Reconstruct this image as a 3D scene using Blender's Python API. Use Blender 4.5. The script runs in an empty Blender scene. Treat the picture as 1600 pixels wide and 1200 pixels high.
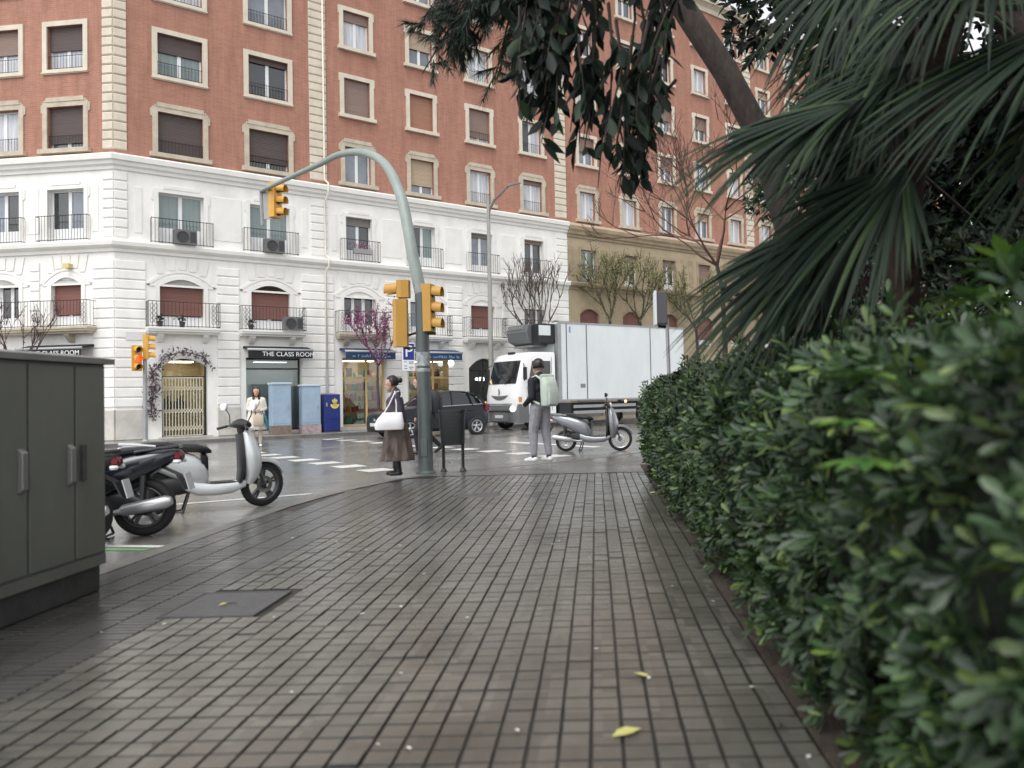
import bpy, bmesh, math, random
import numpy as np
from mathutils import Vector, Matrix

random.seed(7); rng = np.random.default_rng(7)
SC = bpy.context.scene
COL = SC.collection
rad = math.radians

# ------------------------------------------------------------------ camera
CAMH = 1.2
cam_d = bpy.data.cameras.new('camera'); cam = bpy.data.objects.new('camera', cam_d); COL.objects.link(cam)
SC.camera = cam
cam_d.sensor_width = 36.0; cam_d.lens = 36.0 * 1250 / 1600
cam_d.shift_x = -130 / 1600.0; cam_d.shift_y = -16 / 1600.0
cam_d.clip_start = 0.05; cam_d.clip_end = 2000
_t, _p = math.atan(0.022), rad(1.5)
_c, _s = math.cos(_t), math.sin(_t)
_r = Vector((_c, _s * math.sin(_p), -_s * math.cos(_p))); _u = Vector((_s, -_c * math.sin(_p), _c * math.cos(_p)))
_f = Vector((0, math.cos(_p), math.sin(_p)))
cam.matrix_world = Matrix(((_r.x, _u.x, -_f.x, 0), (_r.y, _u.y, -_f.y, 0), (_r.z, _u.z, -_f.z, CAMH), (0, 0, 0, 1)))
cam_d.dof.use_dof = True; cam_d.dof.focus_distance = 20.0; cam_d.dof.aperture_fstop = 1.8

# ------------------------------------------------------------------ light
SUN_EL, SUN_AZ = rad(58), rad(200)          # high soft sun behind an overcast sky, from behind the camera
W = bpy.data.worlds.new('World'); SC.world = W; W.use_nodes = True
nt = W.node_tree; nt.nodes.clear()
sky = nt.nodes.new('ShaderNodeTexSky'); sky.sky_type = 'NISHITA'; sky.sun_disc = False
sky.sun_elevation = SUN_EL; sky.sun_rotation = SUN_AZ; sky.air_density = 1.0; sky.dust_density = 1.0; sky.ozone_density = 1.0
hs = nt.nodes.new('ShaderNodeHueSaturation'); hs.inputs['Saturation'].default_value = 0.12
bg = nt.nodes.new('ShaderNodeBackground'); bg.inputs['Strength'].default_value = 0.15
wo = nt.nodes.new('ShaderNodeOutputWorld')
nt.links.new(sky.outputs[0], hs.inputs['Color']); nt.links.new(hs.outputs[0], bg.inputs[0]); nt.links.new(bg.outputs[0], wo.inputs[0])
sd = bpy.data.lights.new('sun', 'SUN'); sd.energy = 0.9; sd.angle = rad(35); sd.color = (1, .98, .95)
so = bpy.data.objects.new('sun', sd); COL.objects.link(so); so.location = (0, -20, 40)
_sv = Vector((math.sin(SUN_AZ) * math.cos(SUN_EL), math.cos(SUN_AZ) * math.cos(SUN_EL), math.sin(SUN_EL)))
so.rotation_euler = _sv.to_track_quat('Z', 'Y').to_euler()
vs = SC.view_settings; vs.view_transform = 'Standard'; vs.look = 'None'; vs.gamma = 1; vs.use_curve_mapping = False
vs.exposure = 1.0
SC.render.engine = 'CYCLES'

# ------------------------------------------------------------------ materials
MATS = {}
def mat(name, col, rough=.6, metal=0., var=0., scale=5., bump=0., bscale=60., spec=.5, coat=0., rvar=0., emit=None, estr=0., stretch=None, col2=None, islands=0., trans=0.):
    if name in MATS: return MATS[name]
    m = bpy.data.materials.new(name); m.use_nodes = True; MATS[name] = m
    t = m.node_tree; b = t.nodes['Principled BSDF']; L = t.links.new
    c = (*col, 1); b.inputs['Base Color'].default_value = c
    b.inputs['Roughness'].default_value = rough; b.inputs['Metallic'].default_value = metal
    b.inputs['Specular IOR Level'].default_value = spec; b.inputs['Coat Weight'].default_value = coat; b.inputs['Coat Roughness'].default_value = .08
    if emit: b.inputs['Emission Color'].default_value = (*emit, 1); b.inputs['Emission Strength'].default_value = estr
    if trans: b.inputs['Transmission Weight'].default_value = trans
    geo = t.nodes.new('ShaderNodeNewGeometry'); vec = geo.outputs['Position']
    if stretch:
        mp = t.nodes.new('ShaderNodeMapping'); mp.inputs['Scale'].default_value = stretch; L(vec, mp.inputs[0]); vec = mp.outputs[0]
    src = None
    if var or col2:
        n = t.nodes.new('ShaderNodeTexNoise'); n.inputs['Scale'].default_value = scale; n.inputs['Detail'].default_value = 6; n.inputs['Roughness'].default_value = .65
        L(vec, n.inputs['Vector'])
        r = t.nodes.new('ShaderNodeValToRGB'); r.color_ramp.elements[0].position = .32; r.color_ramp.elements[1].position = .68
        lo = tuple(x * (1 - var) for x in col); hi = tuple(min(1, x * (1 + var)) for x in col) if not col2 else col2
        r.color_ramp.elements[0].color = (*lo, 1); r.color_ramp.elements[1].color = (*hi, 1)
        L(n.outputs['Fac'], r.inputs[0]); src = r.outputs[0]; L(src, b.inputs['Base Color'])
        if rvar:
            mr = t.nodes.new('ShaderNodeMapRange'); mr.inputs[1].default_value = .35; mr.inputs[2].default_value = .65
            mr.inputs[3].default_value = max(0.03, rough - rvar); mr.inputs[4].default_value = min(1, rough + rvar)
            L(n.outputs['Fac'], mr.inputs[0]); L(mr.outputs[0], b.inputs['Roughness'])
    if islands:
        oi = t.nodes.new('ShaderNodeObjectInfo'); ad = t.nodes.new('ShaderNodeMath'); ad.operation = 'ADD'
        L(geo.outputs['Random Per Island'], ad.inputs[0]); L(oi.outputs['Random'], ad.inputs[1])
        fr = t.nodes.new('ShaderNodeMath'); fr.operation = 'FRACT'; L(ad.outputs[0], fr.inputs[0])
        mr = t.nodes.new('ShaderNodeMapRange'); mr.inputs[3].default_value = 1 - islands; mr.inputs[4].default_value = 1 + islands
        L(fr.outputs[0], mr.inputs[0])
        mx = t.nodes.new('ShaderNodeVectorMath'); mx.operation = 'SCALE'
        if src: L(src, mx.inputs[0])
        else: mx.inputs[0].default_value = col
        L(mr.outputs[0], mx.inputs['Scale']); L(mx.outputs[0], b.inputs['Base Color'])
    if bump:
        n2 = t.nodes.new('ShaderNodeTexNoise'); n2.inputs['Scale'].default_value = bscale; n2.inputs['Detail'].default_value = 4; L(vec, n2.inputs['Vector'])
        bp = t.nodes.new('ShaderNodeBump'); bp.inputs['Strength'].default_value = bump; bp.inputs['Distance'].default_value = .02
        L(n2.outputs['Fac'], bp.inputs['Height']); L(bp.outputs[0], b.inputs['Normal'])
    return m

def leaf_mat(name, dark, mid, bright, rough=.38, bfrac=.12, spec=.5, clump=0.):
    """foliage: hue differs leaf by leaf; a share of young pale leaves"""
    m = bpy.data.materials.new(name); m.use_nodes = True; MATS[name] = m
    t = m.node_tree; b = t.nodes['Principled BSDF']; L = t.links.new
    geo = t.nodes.new('ShaderNodeNewGeometry'); oi = t.nodes.new('ShaderNodeObjectInfo')
    ad = t.nodes.new('ShaderNodeMath'); ad.operation = 'ADD'; L(geo.outputs['Random Per Island'], ad.inputs[0]); L(oi.outputs['Random'], ad.inputs[1])
    fr = t.nodes.new('ShaderNodeMath'); fr.operation = 'FRACT'; L(ad.outputs[0], fr.inputs[0])
    r = t.nodes.new('ShaderNodeValToRGB'); e = r.color_ramp.elements
    e[0].position = 0; e[0].color = (*dark, 1); e[1].position = 1; e[1].color = (*bright, 1)
    k = e.new(1 - bfrac * 1.6); k.color = (*mid, 1); k2 = e.new(.45); k2.color = (*[(a + c) / 2 for a, c in zip(dark, mid)], 1)
    L(fr.outputs[0], r.inputs[0]); leafc = r.outputs[0]
    if clump:      # shoots of older and younger growth differ in tone
        nz = t.nodes.new('ShaderNodeTexNoise'); nz.inputs['Scale'].default_value = 3.2; nz.inputs['Detail'].default_value = 3; L(geo.outputs['Position'], nz.inputs['Vector'])
        mr = t.nodes.new('ShaderNodeMapRange'); mr.inputs[1].default_value = .36; mr.inputs[2].default_value = .66; mr.inputs[3].default_value = 1 - clump; mr.inputs[4].default_value = 1 + clump; L(nz.outputs['Fac'], mr.inputs[0])
        sc_ = t.nodes.new('ShaderNodeVectorMath'); sc_.operation = 'SCALE'; L(leafc, sc_.inputs[0]); L(mr.outputs[0], sc_.inputs['Scale']); leafc = sc_.outputs[0]
    L(leafc, b.inputs['Base Color'])
    b.inputs['Roughness'].default_value = rough; b.inputs['Specular IOR Level'].default_value = spec
    tr = t.nodes.new('ShaderNodeBsdfTranslucent'); mx = t.nodes.new('ShaderNodeMixShader'); mx.inputs[0].default_value = .12
    L(leafc, tr.inputs[0]); L(b.outputs[0], mx.inputs[1]); L(tr.outputs[0], mx.inputs[2])
    L(mx.outputs[0], t.nodes['Material Output'].inputs['Surface'])
    return m

def glass_mat(name, tint=(.9, .95, .95), rough=.02, refl=.35):
    m = bpy.data.materials.new(name); m.use_nodes = True; MATS[name] = m
    t = m.node_tree; t.nodes.clear(); L = t.links.new
    o = t.nodes.new('ShaderNodeOutputMaterial'); tr = t.nodes.new('ShaderNodeBsdfTransparent'); tr.inputs[0].default_value = (*tint, 1)
    g = t.nodes.new('ShaderNodeBsdfGlossy'); g.inputs['Roughness'].default_value = rough
    f = t.nodes.new('ShaderNodeFresnel'); f.inputs[0].default_value = 1.45 + refl
    mx = t.nodes.new('ShaderNodeMixShader'); L(f.outputs[0], mx.inputs[0]); L(tr.outputs[0], mx.inputs[1]); L(g.outputs[0], mx.inputs[2]); L(mx.outputs[0], o.inputs[0])
    return m

# ------------------------------------------------------------------ mesh helpers
class MB:
    def __init__(s): s.v = []; s.f = []; s.m = []; s.cm = 0
    def add(s, vs, fs):
        o = len(s.v); s.v += [tuple(p) for p in vs]
        for f in fs: s.f.append(tuple(i + o for i in f)); s.m.append(s.cm)
        return s
    def box(s, x0, x1, y0, y1, z0, z1):
        if x1 < x0: x0, x1 = x1, x0
        if y1 < y0: y0, y1 = y1, y0
        return s.add([(x0, y0, z0), (x1, y0, z0), (x1, y1, z0), (x0, y1, z0), (x0, y0, z1), (x1, y0, z1), (x1, y1, z1), (x0, y1, z1)],
                     [(0, 3, 2, 1), (4, 5, 6, 7), (0, 1, 5, 4), (1, 2, 6, 5), (2, 3, 7, 6), (3, 0, 4, 7)])
    def loft(s, rings, caps=True, closed=True):
        n = len(rings[0]); vs = [p for r in rings for p in r]; fs = []
        for i in range(len(rings) - 1):
            for j in range(n if closed else n - 1):
                k = (j + 1) % n
                fs.append((i * n + j, i * n + k, (i + 1) * n + k, (i + 1) * n + j))
        if caps:
            fs.append(tuple(range(n - 1, -1, -1))); b = (len(rings) - 1) * n; fs.append(tuple(b + j for j in range(n)))
        return s.add(vs, fs)
    def tube(s, pts, radii, n=8, caps=True, flat=1.0):
        pts = [Vector(p) for p in pts]
        if not hasattr(radii, '__len__'): radii = [radii] * len(pts)
        rings = []; prev = None
        for i, p in enumerate(pts):
            d = (pts[min(i + 1, len(pts) - 1)] - pts[max(i - 1, 0)])
            d = d.normalized() if d.length > 1e-9 else Vector((0, 0, 1))
            if prev is None:
                a = Vector((0, 0, 1)) if abs(d.z) < .9 else Vector((1, 0, 0)); u = d.cross(a).normalized()
            else:
                u = (prev - d * prev.dot(d)); u = u.normalized() if u.length > 1e-6 else d.cross(Vector((0, 1, 0))).normalized()
            prev = u; w = d.cross(u)
            rings.append([p + (u * math.cos(2 * math.pi * k / n) + w * math.sin(2 * math.pi * k / n) * flat) * radii[i] for k in range(n)])
        return s.loft(rings, caps)
    def cyl(s, p0, p1, r0, r1=None, n=12): return s.tube([p0, p1], [r0, r0 if r1 is None else r1], n)
    def prism(s, poly, a0, a1, axis='y'):
        n = len(poly)
        f = {'y': lambda p, a: (p[0], a, p[1]), 'x': lambda p, a: (a, p[0], p[1]), 'z': lambda p, a: (p[0], p[1], a)}[axis]
        vs = [f(p, a0) for p in poly] + [f(p, a1) for p in poly]
        fs = [tuple(range(n - 1, -1, -1)), tuple(range(n, 2 * n))] + [(i, (i + 1) % n, (i + 1) % n + n, i + n) for i in range(n)]
        return s.add(vs, fs)
    def lathe(s, prof, c=(0, 0, 0), axis='y', n=28, closed=False):
        """prof: (r, a) pairs; revolve about an axis through c"""
        rings = []
        for r, a in prof:
            ring = []
            for k in range(n):
                t = 2 * math.pi * k / n; u, w = r * math.cos(t), r * math.sin(t)
                ring.append({'y': (c[0] + u, c[1] + a, c[2] + w), 'z': (c[0] + u, c[1] + w, c[2] + a), 'x': (c[0] + a, c[1] + u, c[2] + w)}[axis])
            rings.append(ring)
        if closed: rings.append(rings[0])
        return s.loft(rings, caps=not closed)
    def sphere(s, c, r, n=12, sc=(1, 1, 1)):
        rings = []
        for i in range(1, n // 2):
            t = math.pi * i / (n // 2)
            rings.append([(c[0] + r * sc[0] * math.sin(t) * math.cos(2 * math.pi * k / n), c[1] + r * sc[1] * math.sin(t) * math.sin(2 * math.pi * k / n), c[2] - r * sc[2] * math.cos(t)) for k in range(n)])
        return s.loft(rings, True)
    def quad(s, a, b, c, d): return s.add([a, b, c, d], [(0, 1, 2, 3)])
    def mesh(s, name, mats, smooth=False, recalc=True):
        me = bpy.data.meshes.new(name); me.from_pydata(s.v, [], s.f)
        for m in (mats if isinstance(mats, (list, tuple)) else [mats]): me.materials.append(m)
        if any(s.m): me.polygons.foreach_set('material_index', s.m)
        if recalc:
            bm = bmesh.new(); bm.from_mesh(me); bmesh.ops.recalc_face_normals(bm, faces=bm.faces); bm.to_mesh(me); bm.free()
        if smooth:
            me.polygons.foreach_set('use_smooth', [True] * len(me.polygons))
        me.update(); return me
    def build(s, name, mats, parent=None, smooth=False, bevel=0., loc=(0, 0, 0), rz=0., auto=None):
        o = bpy.data.objects.new(name, s.mesh(name, mats, smooth)); COL.objects.link(o)
        o.location = loc; o.rotation_euler[2] = rz
        if parent: o.parent = parent
        if bevel:
            bv = o.modifiers.new('bevel', 'BEVEL'); bv.width = bevel; bv.segments = 2; bv.limit_method = 'ANGLE'; bv.angle_limit = rad(40)
        if smooth:
            try: o.data.set_sharp_from_angle(angle=rad(auto or 42))
            except Exception: pass
        return o

def sup(n, a, b, e=2.0):
    """superellipse ring in 2-D"""
    out = []
    for k in range(n):
        t = 2 * math.pi * (k + .5) / n; c, s_ = math.cos(t), math.sin(t)
        out.append((a * math.copysign(abs(c) ** (2 / e), c), b * math.copysign(abs(s_) ** (2 / e), s_)))
    return out
def xloft(mb, secs, n=16, e=2.6):
    """secs: (x, zc, half height, half width[, y centre])"""
    mb.loft([[(q[0], p[0] + (q[4] if len(q) > 4 else 0), q[1] + p[1]) for p in sup(n, q[3], q[2], e)] for q in secs]); return mb
def zloft(mb, secs, n=20, e=2.3):
    """secs: (z, cx, cy, half x, half y)"""
    mb.loft([[(q[1] + p[0], q[2] + p[1], q[0]) for p in sup(n, q[3], q[4], e)] for q in secs]); return mb

def tag(o, label=None, cat=None, group=None, kind=None):
    if label: o['label'] = label
    if cat: o['category'] = cat
    if group: o['group'] = group
    if kind: o['kind'] = kind
    return o
def thing(name, label, cat, loc=(0, 0, 0), rz=0., group=None):
    o = bpy.data.objects.new(name, None); COL.objects.link(o); o.location = loc; o.rotation_euler[2] = rz; o.empty_display_size = .2
    return tag(o, label, cat, group)
def inst(name, me, parent=None, loc=(0, 0, 0), rz=0., rot=None, sc=None):
    o = bpy.data.objects.new(name, me); COL.objects.link(o); o.location = loc
    o.rotation_euler = rot if rot else (0, 0, rz)
    if sc: o.scale = sc
    if parent: o.parent = parent
    return o
def dup(root, loc=None, rz=None):
    def cp(o, par):
        c = o.copy(); COL.objects.link(c); c.parent = par
        for ch in list(o.children): cp(ch, c)
        return c
    r = cp(root, root.parent)
    if loc is not None: r.location = loc
    if rz is not None: r.rotation_euler[2] = rz
    return r
def text_mesh(body, size, mat_, extrude=.004, align='CENTER', spacing=1.0, sx=1.0):
    cu = bpy.data.curves.new('lettering', 'FONT'); cu.body = body; cu.size = size; cu.extrude = extrude; cu.align_x = align; cu.align_y = 'CENTER'; cu.space_character = spacing
    o = bpy.data.objects.new('lettering_tmp', cu); COL.objects.link(o)
    dg = bpy.context.evaluated_depsgraph_get(); me = bpy.data.meshes.new_from_object(o.evaluated_get(dg))
    bpy.data.objects.remove(o); bpy.data.curves.remove(cu)
    me.materials.clear(); me.materials.append(mat_); me.name = 'lettering'
    if sx != 1:
        for v in me.vertices: v.co.x *= sx
    return me

def np_mesh(name, V, Fq, mats, smooth=True, k=4, midx=None):
    """fast mesh from numpy: V (n,3), Fq (m,k)"""
    me = bpy.data.meshes.new(name); nv, nf = len(V), len(Fq)
    me.vertices.add(nv); me.vertices.foreach_set('co', np.asarray(V, np.float32).ravel())
    me.loops.add(nf * k); me.loops.foreach_set('vertex_index', np.asarray(Fq, np.int32).ravel())
    me.polygons.add(nf); me.polygons.foreach_set('loop_start', np.arange(0, nf * k, k, dtype=np.int32))
    try: me.polygons.foreach_set('loop_total', np.full(nf, k, np.int32))
    except Exception: pass
    for m in (mats if isinstance(mats, (list, tuple)) else [mats]): me.materials.append(m)
    if midx is not None: me.polygons.foreach_set('material_index', np.asarray(midx, np.int32))
    me.update(calc_edges=True); me.validate()
    me.polygons.foreach_set('use_smooth', np.full(nf, bool(smooth)))
    return me

def norm(a): return a / np.maximum(np.linalg.norm(a, axis=-1, keepdims=True), 1e-9)
# leaf templates: x = width, y = length (0..1), z = fold; triangles
def leaf_template(kind):
    if kind == 'obovate':
        V = [(0, 0, 0), (-.22, .35, .05), (-.40, .72, .07), (-.2, .96, .03), (0, 1.0, -.03), (.2, .96, .03), (.40, .72, .07), (.22, .35, .05), (0, .5, -.03)]
        Fc = [(0, 8, 1), (1, 8, 2), (2, 8, 3), (3, 8, 4), (4, 8, 5), (5, 8, 6), (6, 8, 7), (7, 8, 0)]
    elif kind == 'oval':
        V = [(0, 0, 0), (-.36, .3, .08), (-.4, .6, .08), (0, 1, -.06), (.4, .6, .08), (.36, .3, .08), (0, .45, -.04)]
        Fc = [(0, 6, 1), (1, 6, 2), (2, 6, 3), (3, 6, 4), (4, 6, 5), (5, 6, 0)]
    elif kind == 'needle':
        V = [(-.5, 0, 0), (.5, 0, 0), (0, 1, 0)]; Fc = [(0, 1, 2)]
    else:
        V = [(0, 0, 0), (-.4, .5, .1), (0, 1, 0), (.4, .5, .1)]; Fc = [(0, 2, 1), (0, 3, 2)]
    return np.array(V, float), np.array(Fc, int)
def leaves(kind, pos, d, up, length, width):
    """arrays -> (V, F).  d: leaf direction, up: approx normal"""
    TV, TF = leaf_template(kind); n = len(pos)
    d = norm(d); x = norm(np.cross(d, up)); z = np.cross(x, d)
    L = np.broadcast_to(np.asarray(length, float), (n,))[:, None, None]; Wd = np.broadcast_to(np.asarray(width, float), (n,))[:, None, None]
    V = pos[:, None, :] + TV[None, :, 0:1] * Wd * x[:, None, :] + TV[None, :, 1:2] * L * d[:, None, :] + TV[None, :, 2:3] * Wd * z[:, None, :]
    Fc = TF[None] + (np.arange(n) * len(TV))[:, None, None]
    return V.reshape(-1, 3), Fc.reshape(-1, 3), len(TV), len(TF)
def foliage(parent, kind, pos, d, up, length, width, material, singles=0, name='foliage', leafname='leaf'):
    """leaf mass as one 'stuff' part; the nearest `singles` leaves as parts of their own. World coordinates, parent without rotation."""
    pos = np.asarray(pos, float); n = len(pos)
    length = np.broadcast_to(np.asarray(length, float), (n,)); width = np.broadcast_to(np.asarray(width, float), (n,))
    off = np.array(parent.location) if parent else np.zeros(3)
    V, Fc, nv, nf = leaves(kind, pos - off, d, up, length, width)
    pick = np.zeros(n, bool)
    if singles:
        app = np.linalg.norm(pos - np.array([0, 0, CAMH]), axis=1) / length
        infront = (pos[:, 1] > .3) & (np.abs(pos[:, 0]) < .95 * pos[:, 1]) & (pos[:, 2] - CAMH < .52 * pos[:, 1])
        app = np.where(infront, app, 1e9); pick[np.argsort(app)[:singles]] = True
    V3 = V.reshape(n, nv, 3)
    if singles:
        TF = leaf_template(kind)[1]
        for i in np.nonzero(pick)[0]:
            base = V3[i, 0].copy()
            me = np_mesh(leafname, V3[i] - base, TF, material, True, 3)
            o = bpy.data.objects.new(leafname, me); COL.objects.link(o); o.location = base
            if parent: o.parent = parent
    keep = ~pick; m = int(keep.sum())
    TF = leaf_template(kind)[1]
    F2 = (TF[None] + (np.arange(m) * nv)[:, None, None]).reshape(-1, 3)
    me = np_mesh(name, V3[keep].reshape(-1, 3), F2, material, True, 3)
    o = bpy.data.objects.new(name, me); COL.objects.link(o)
    if parent: o.parent = parent
    o['kind'] = 'stuff'
    return o
# ------------------------------------------------------------------ setting: ground
ROADZ = -0.12
AR, AL = rad(50.5), rad(83)
O = Vector((-16.151, 26.899, 0))
dR = Vector((math.sin(AR), math.cos(AR), 0)); nR = Vector((dR.y, -dR.x, 0))
dL = Vector((-math.sin(AL), math.cos(AL), 0)); nL = Vector((-dL.y, dL.x, 0))     # outward normals (towards the street)
class Fac:
    """a facade frame: x along the wall (to the right), d out of the wall, z up"""
    def __init__(s, ax, n): s.ax, s.n = ax, n; s.rz = math.atan2(ax.y, ax.x)
    def P(s, x, d, z): return O + s.ax * x + s.n * d + Vector((0, 0, z))
FR = Fac(dR, nR); FL = Fac(-dL, nL)

def wet(name, col, col2, rough_dry, rough_wet, scale, bump=.15, bscale=120., cell=None, cellvar=.0, tint=None):
    """wet paving / asphalt: puddle film in patches lowers the roughness, grain as bump, optional per-block tone"""
    m = bpy.data.materials.new(name); m.use_nodes = True; MATS[name] = m
    t = m.node_tree; b = t.nodes['Principled BSDF']; L = t.links.new
    geo = t.nodes.new('ShaderNodeNewGeometry'); P = geo.outputs['Position']
    n = t.nodes.new('ShaderNodeTexNoise'); n.inputs['Scale'].default_value = scale; n.inputs['Detail'].default_value = 7; n.inputs['Roughness'].default_value = .6; L(P, n.inputs['Vector'])
    r = t.nodes.new('ShaderNodeValToRGB'); r.color_ramp.elements[0].position = .33; r.color_ramp.elements[1].position = .7
    r.color_ramp.elements[0].color = (*col, 1); r.color_ramp.elements[1].color = (*col2, 1); L(n.outputs['Fac'], r.inputs[0])
    out = r.outputs[0]
    if cell:
        sn = t.nodes.new('ShaderNodeVectorMath'); sn.operation = 'SNAP'; sn.inputs[1].default_value = (cell, cell, 50); L(P, sn.inputs[0])
        wn = t.nodes.new('ShaderNodeTexWhiteNoise'); L(sn.outputs[0], wn.inputs['Vector'])
        mr = t.nodes.new('ShaderNodeMapRange'); mr.inputs[3].default_value = 1 - cellvar; mr.inputs[4].default_value = 1 + cellvar; L(wn.outputs['Value'], mr.inputs[0])
        mu = t.nodes.new('ShaderNodeVectorMath'); mu.operation = 'SCALE'; L(out, mu.inputs[0]); L(mr.outputs[0], mu.inputs['Scale']); out = mu.outputs[0]
    if tint:   # reddish tiles mixed in
        n4 = t.nodes.new('ShaderNodeTexNoise'); n4.inputs['Scale'].default_value = .9; n4.inputs['Detail'].default_value = 5; L(P, n4.inputs['Vector'])
        r4 = t.nodes.new('ShaderNodeMapRange'); r4.inputs[1].default_value = .5; r4.inputs[2].default_value = .68; r4.inputs[4].default_value = .75; L(n4.outputs['Fac'], r4.inputs[0])
        mx = t.nodes.new('ShaderNodeMix'); mx.data_type = 'RGBA'; L(r4.outputs[0], mx.inputs[0]); L(out, mx.inputs[6]); mx.inputs[7].default_value = (*tint, 1); out = mx.outputs[2]
    L(out, b.inputs['Base Color'])
    n2 = t.nodes.new('ShaderNodeTexNoise'); n2.inputs['Scale'].default_value = .55; n2.inputs['Detail'].default_value = 6; n2.inputs['Roughness'].default_value = .7; L(P, n2.inputs['Vector'])
    m2 = t.nodes.new('ShaderNodeMapRange'); m2.inputs[1].default_value = .38; m2.inputs[2].default_value = .62; m2.inputs[3].default_value = rough_wet; m2.inputs[4].default_value = rough_dry
    L(n2.outputs['Fac'], m2.inputs[0]); L(m2.outputs[0], b.inputs['Roughness'])
    b.inputs['Specular IOR Level'].default_value = .55
    n3 = t.nodes.new('ShaderNodeTexNoise'); n3.inputs['Scale'].default_value = bscale; n3.inputs['Detail'].default_value = 5; L(P, n3.inputs['Vector'])
    bp = t.nodes.new('ShaderNodeBump'); bp.inputs['Strength'].default_value = bump; bp.inputs['Distance'].default_value = .01
    L(n3.outputs['Fac'], bp.inputs['Height']); L(bp.outputs[0], b.inputs['Normal'])
    return m

M_road = wet('asphalt', (.14, .137, .131), (.2, .195, .186), .3, .12, 1.3, .12, 90)
M_grout = wet('grout', (.012, .011, .009), (.026, .024, .02), .6, .3, 5)
M_block = wet('paving', (.068, .065, .055), (.178, .17, .148), .21, .035, .8, .12, 150, cell=.218, cellvar=.2, tint=(.138, .124, .106))
M_dark = wet('dark_paving', (.05, .049, .046), (.105, .102, .096), .22, .06, 1.2, .1, 150, cell=.218, cellvar=.15)
M_smooth = wet('smooth_paving', (.085, .082, .077), (.14, .134, .125), .32, .12, 1.2, .15, 110, cell=.42, cellvar=.12)
M_kerb = wet('kerbstone', (.11, .107, .1), (.18, .173, .162), .5, .28, 3, .2, 100, cell=.9, cellvar=.1)
M_mark = wet('road_paint', (.6, .6, .58), (.78, .77, .74), .5, .3, 8, .1, 120)
M_soil = mat('soil', (.06, .045, .033), .9, var=.4, scale=9, bump=.8, bscale=60)
M_far = wet('far_paving', (.2, .19, .175), (.3, .285, .26), .5, .25, 1.5, .1, 90, cell=.6, cellvar=.08)

def poly(name, pts, z, m, kind='structure'):
    me = bpy.data.meshes.new(name); me.from_pydata([(p[0], p[1], z) for p in pts], [], [tuple(range(len(pts)))]); me.materials.append(m)
    o = bpy.data.objects.new(name, me); COL.objects.link(o); tag(o, kind=kind); return o
poly('road', [(-400, -400), (400, -400), (400, 400), (-400, 400)], ROADZ, M_road)

# near pavement: outline of the kerb's outer edge (counter-clockwise from the camera side)
edge = [(-3.7, -6), (-3.7, 8.0), (-3.68, 9.2), (-3.58, 10.1), (-3.42, 11.0), (-3.12, 12.0), (-2.62, 12.85), (-1.95, 13.5), (-1.2, 14.15), (-.5, 14.85), (.15, 15.55), (.75, 16.35), (1.2, 16.95)]
e_end = Vector((1.2, 16.95, 0)) + dR * 60
edge += [(e_end.x, e_end.y)]
def offset(pts, w):
    out = []
    for i, p in enumerate(pts):
        a = Vector(pts[max(i - 1, 0)]); b = Vector(pts[min(i + 1, len(pts) - 1)]); t = (b - a).normalized(); out.append((p[0] + t.y * w, p[1] - t.x * w))
    return out
inner = offset(edge, .16)
mb = MB(); n_ = len(edge)
mb.loft([[(*p, ROADZ - .05) for p in edge], [(*p, -.014) for p in edge], [(*p, .0) for p in offset(edge, .014)], [(*p, .0) for p in inner]], caps=False, closed=False)
kerb = mb.build('kerb', M_kerb); tag(kerb, kind='structure')
# kerbstone joints: thin recessed gaps are carried by the separate kerb stones along the nearest stretch
pave = poly('pavement', inner + [(60, -6)], -.008, M_grout)

# paving blocks: 0.109 m pastilles, columns run along +Y
G = .109; X0, X1, Y0, Y1 = -2.44, .76, 1.35, 12.3
def block_mesh(name, w, l, m, bev=.002, h=.0065):
    a, b = w / 2, l / 2
    V = [(-a, -b, -h), (a, -b, -h), (a, b, -h), (-a, b, -h), (-a + bev, -b + bev, 0), (a - bev, -b + bev, 0), (a - bev, b - bev, 0), (-a + bev, b - bev, 0)]
    return V, [(4, 5, 6, 7), (0, 1, 5, 4), (1, 2, 6, 5), (2, 3, 7, 6), (3, 0, 4, 7)]
BV, BF = block_mesh('b', G - .01, G - .0075, None); BV = np.array(BV); BF = np.array(BF)
def in_plate(x, y): return -2.52 < x < -1.93 and 4.5 < y < 5.13
cells = []
for i in range(int((X1 - X0) / G)):
    for j in range(int((Y1 - Y0) / G)):
        x, y = X0 + (i + .5) * G, Y0 + (j + .5) * G
        if not in_plate(x, y): cells.append((x, y))
cells = np.array(cells)
dz = rng.normal(0, .0014, len(cells)); jx = rng.normal(0, .0008, (len(cells), 2)); tl = rng.normal(0, .0035, (len(cells), 2))
d_ = np.hypot(cells[:, 0], cells[:, 1]); vis = (np.abs(cells[:, 0] + .3) < .68 * cells[:, 1]) & (cells[:, 1] > 2.4)
order = np.argsort(np.where(vis, d_, 99)); near = np.zeros(len(cells), bool); near[order[:300]] = True
SIDE = np.array([0, 1, 1, 1, 1])        # block and tile sides take the dark grout colour
bme = np_mesh('paving_block', BV, BF, [M_block, M_grout], False, 4, SIDE)
for i in np.nonzero(near)[0]:
    o = inst('paving_block', bme, pave, (cells[i, 0] + jx[i, 0], cells[i, 1] + jx[i, 1], dz[i] - .0), rot=(tl[i, 0], tl[i, 1], 0))
far_i = np.nonzero(~near)[0]; V = BV[None] + np.c_[cells[far_i] + jx[far_i], dz[far_i]][:, None, :]
V[:, :, 2] += BV[None, :, 0] * -tl[far_i, 1][:, None] + BV[None, :, 1] * tl[far_i, 0][:, None]
Fq = BF[None] + (np.arange(len(far_i)) * 8)[:, None, None]
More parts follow.
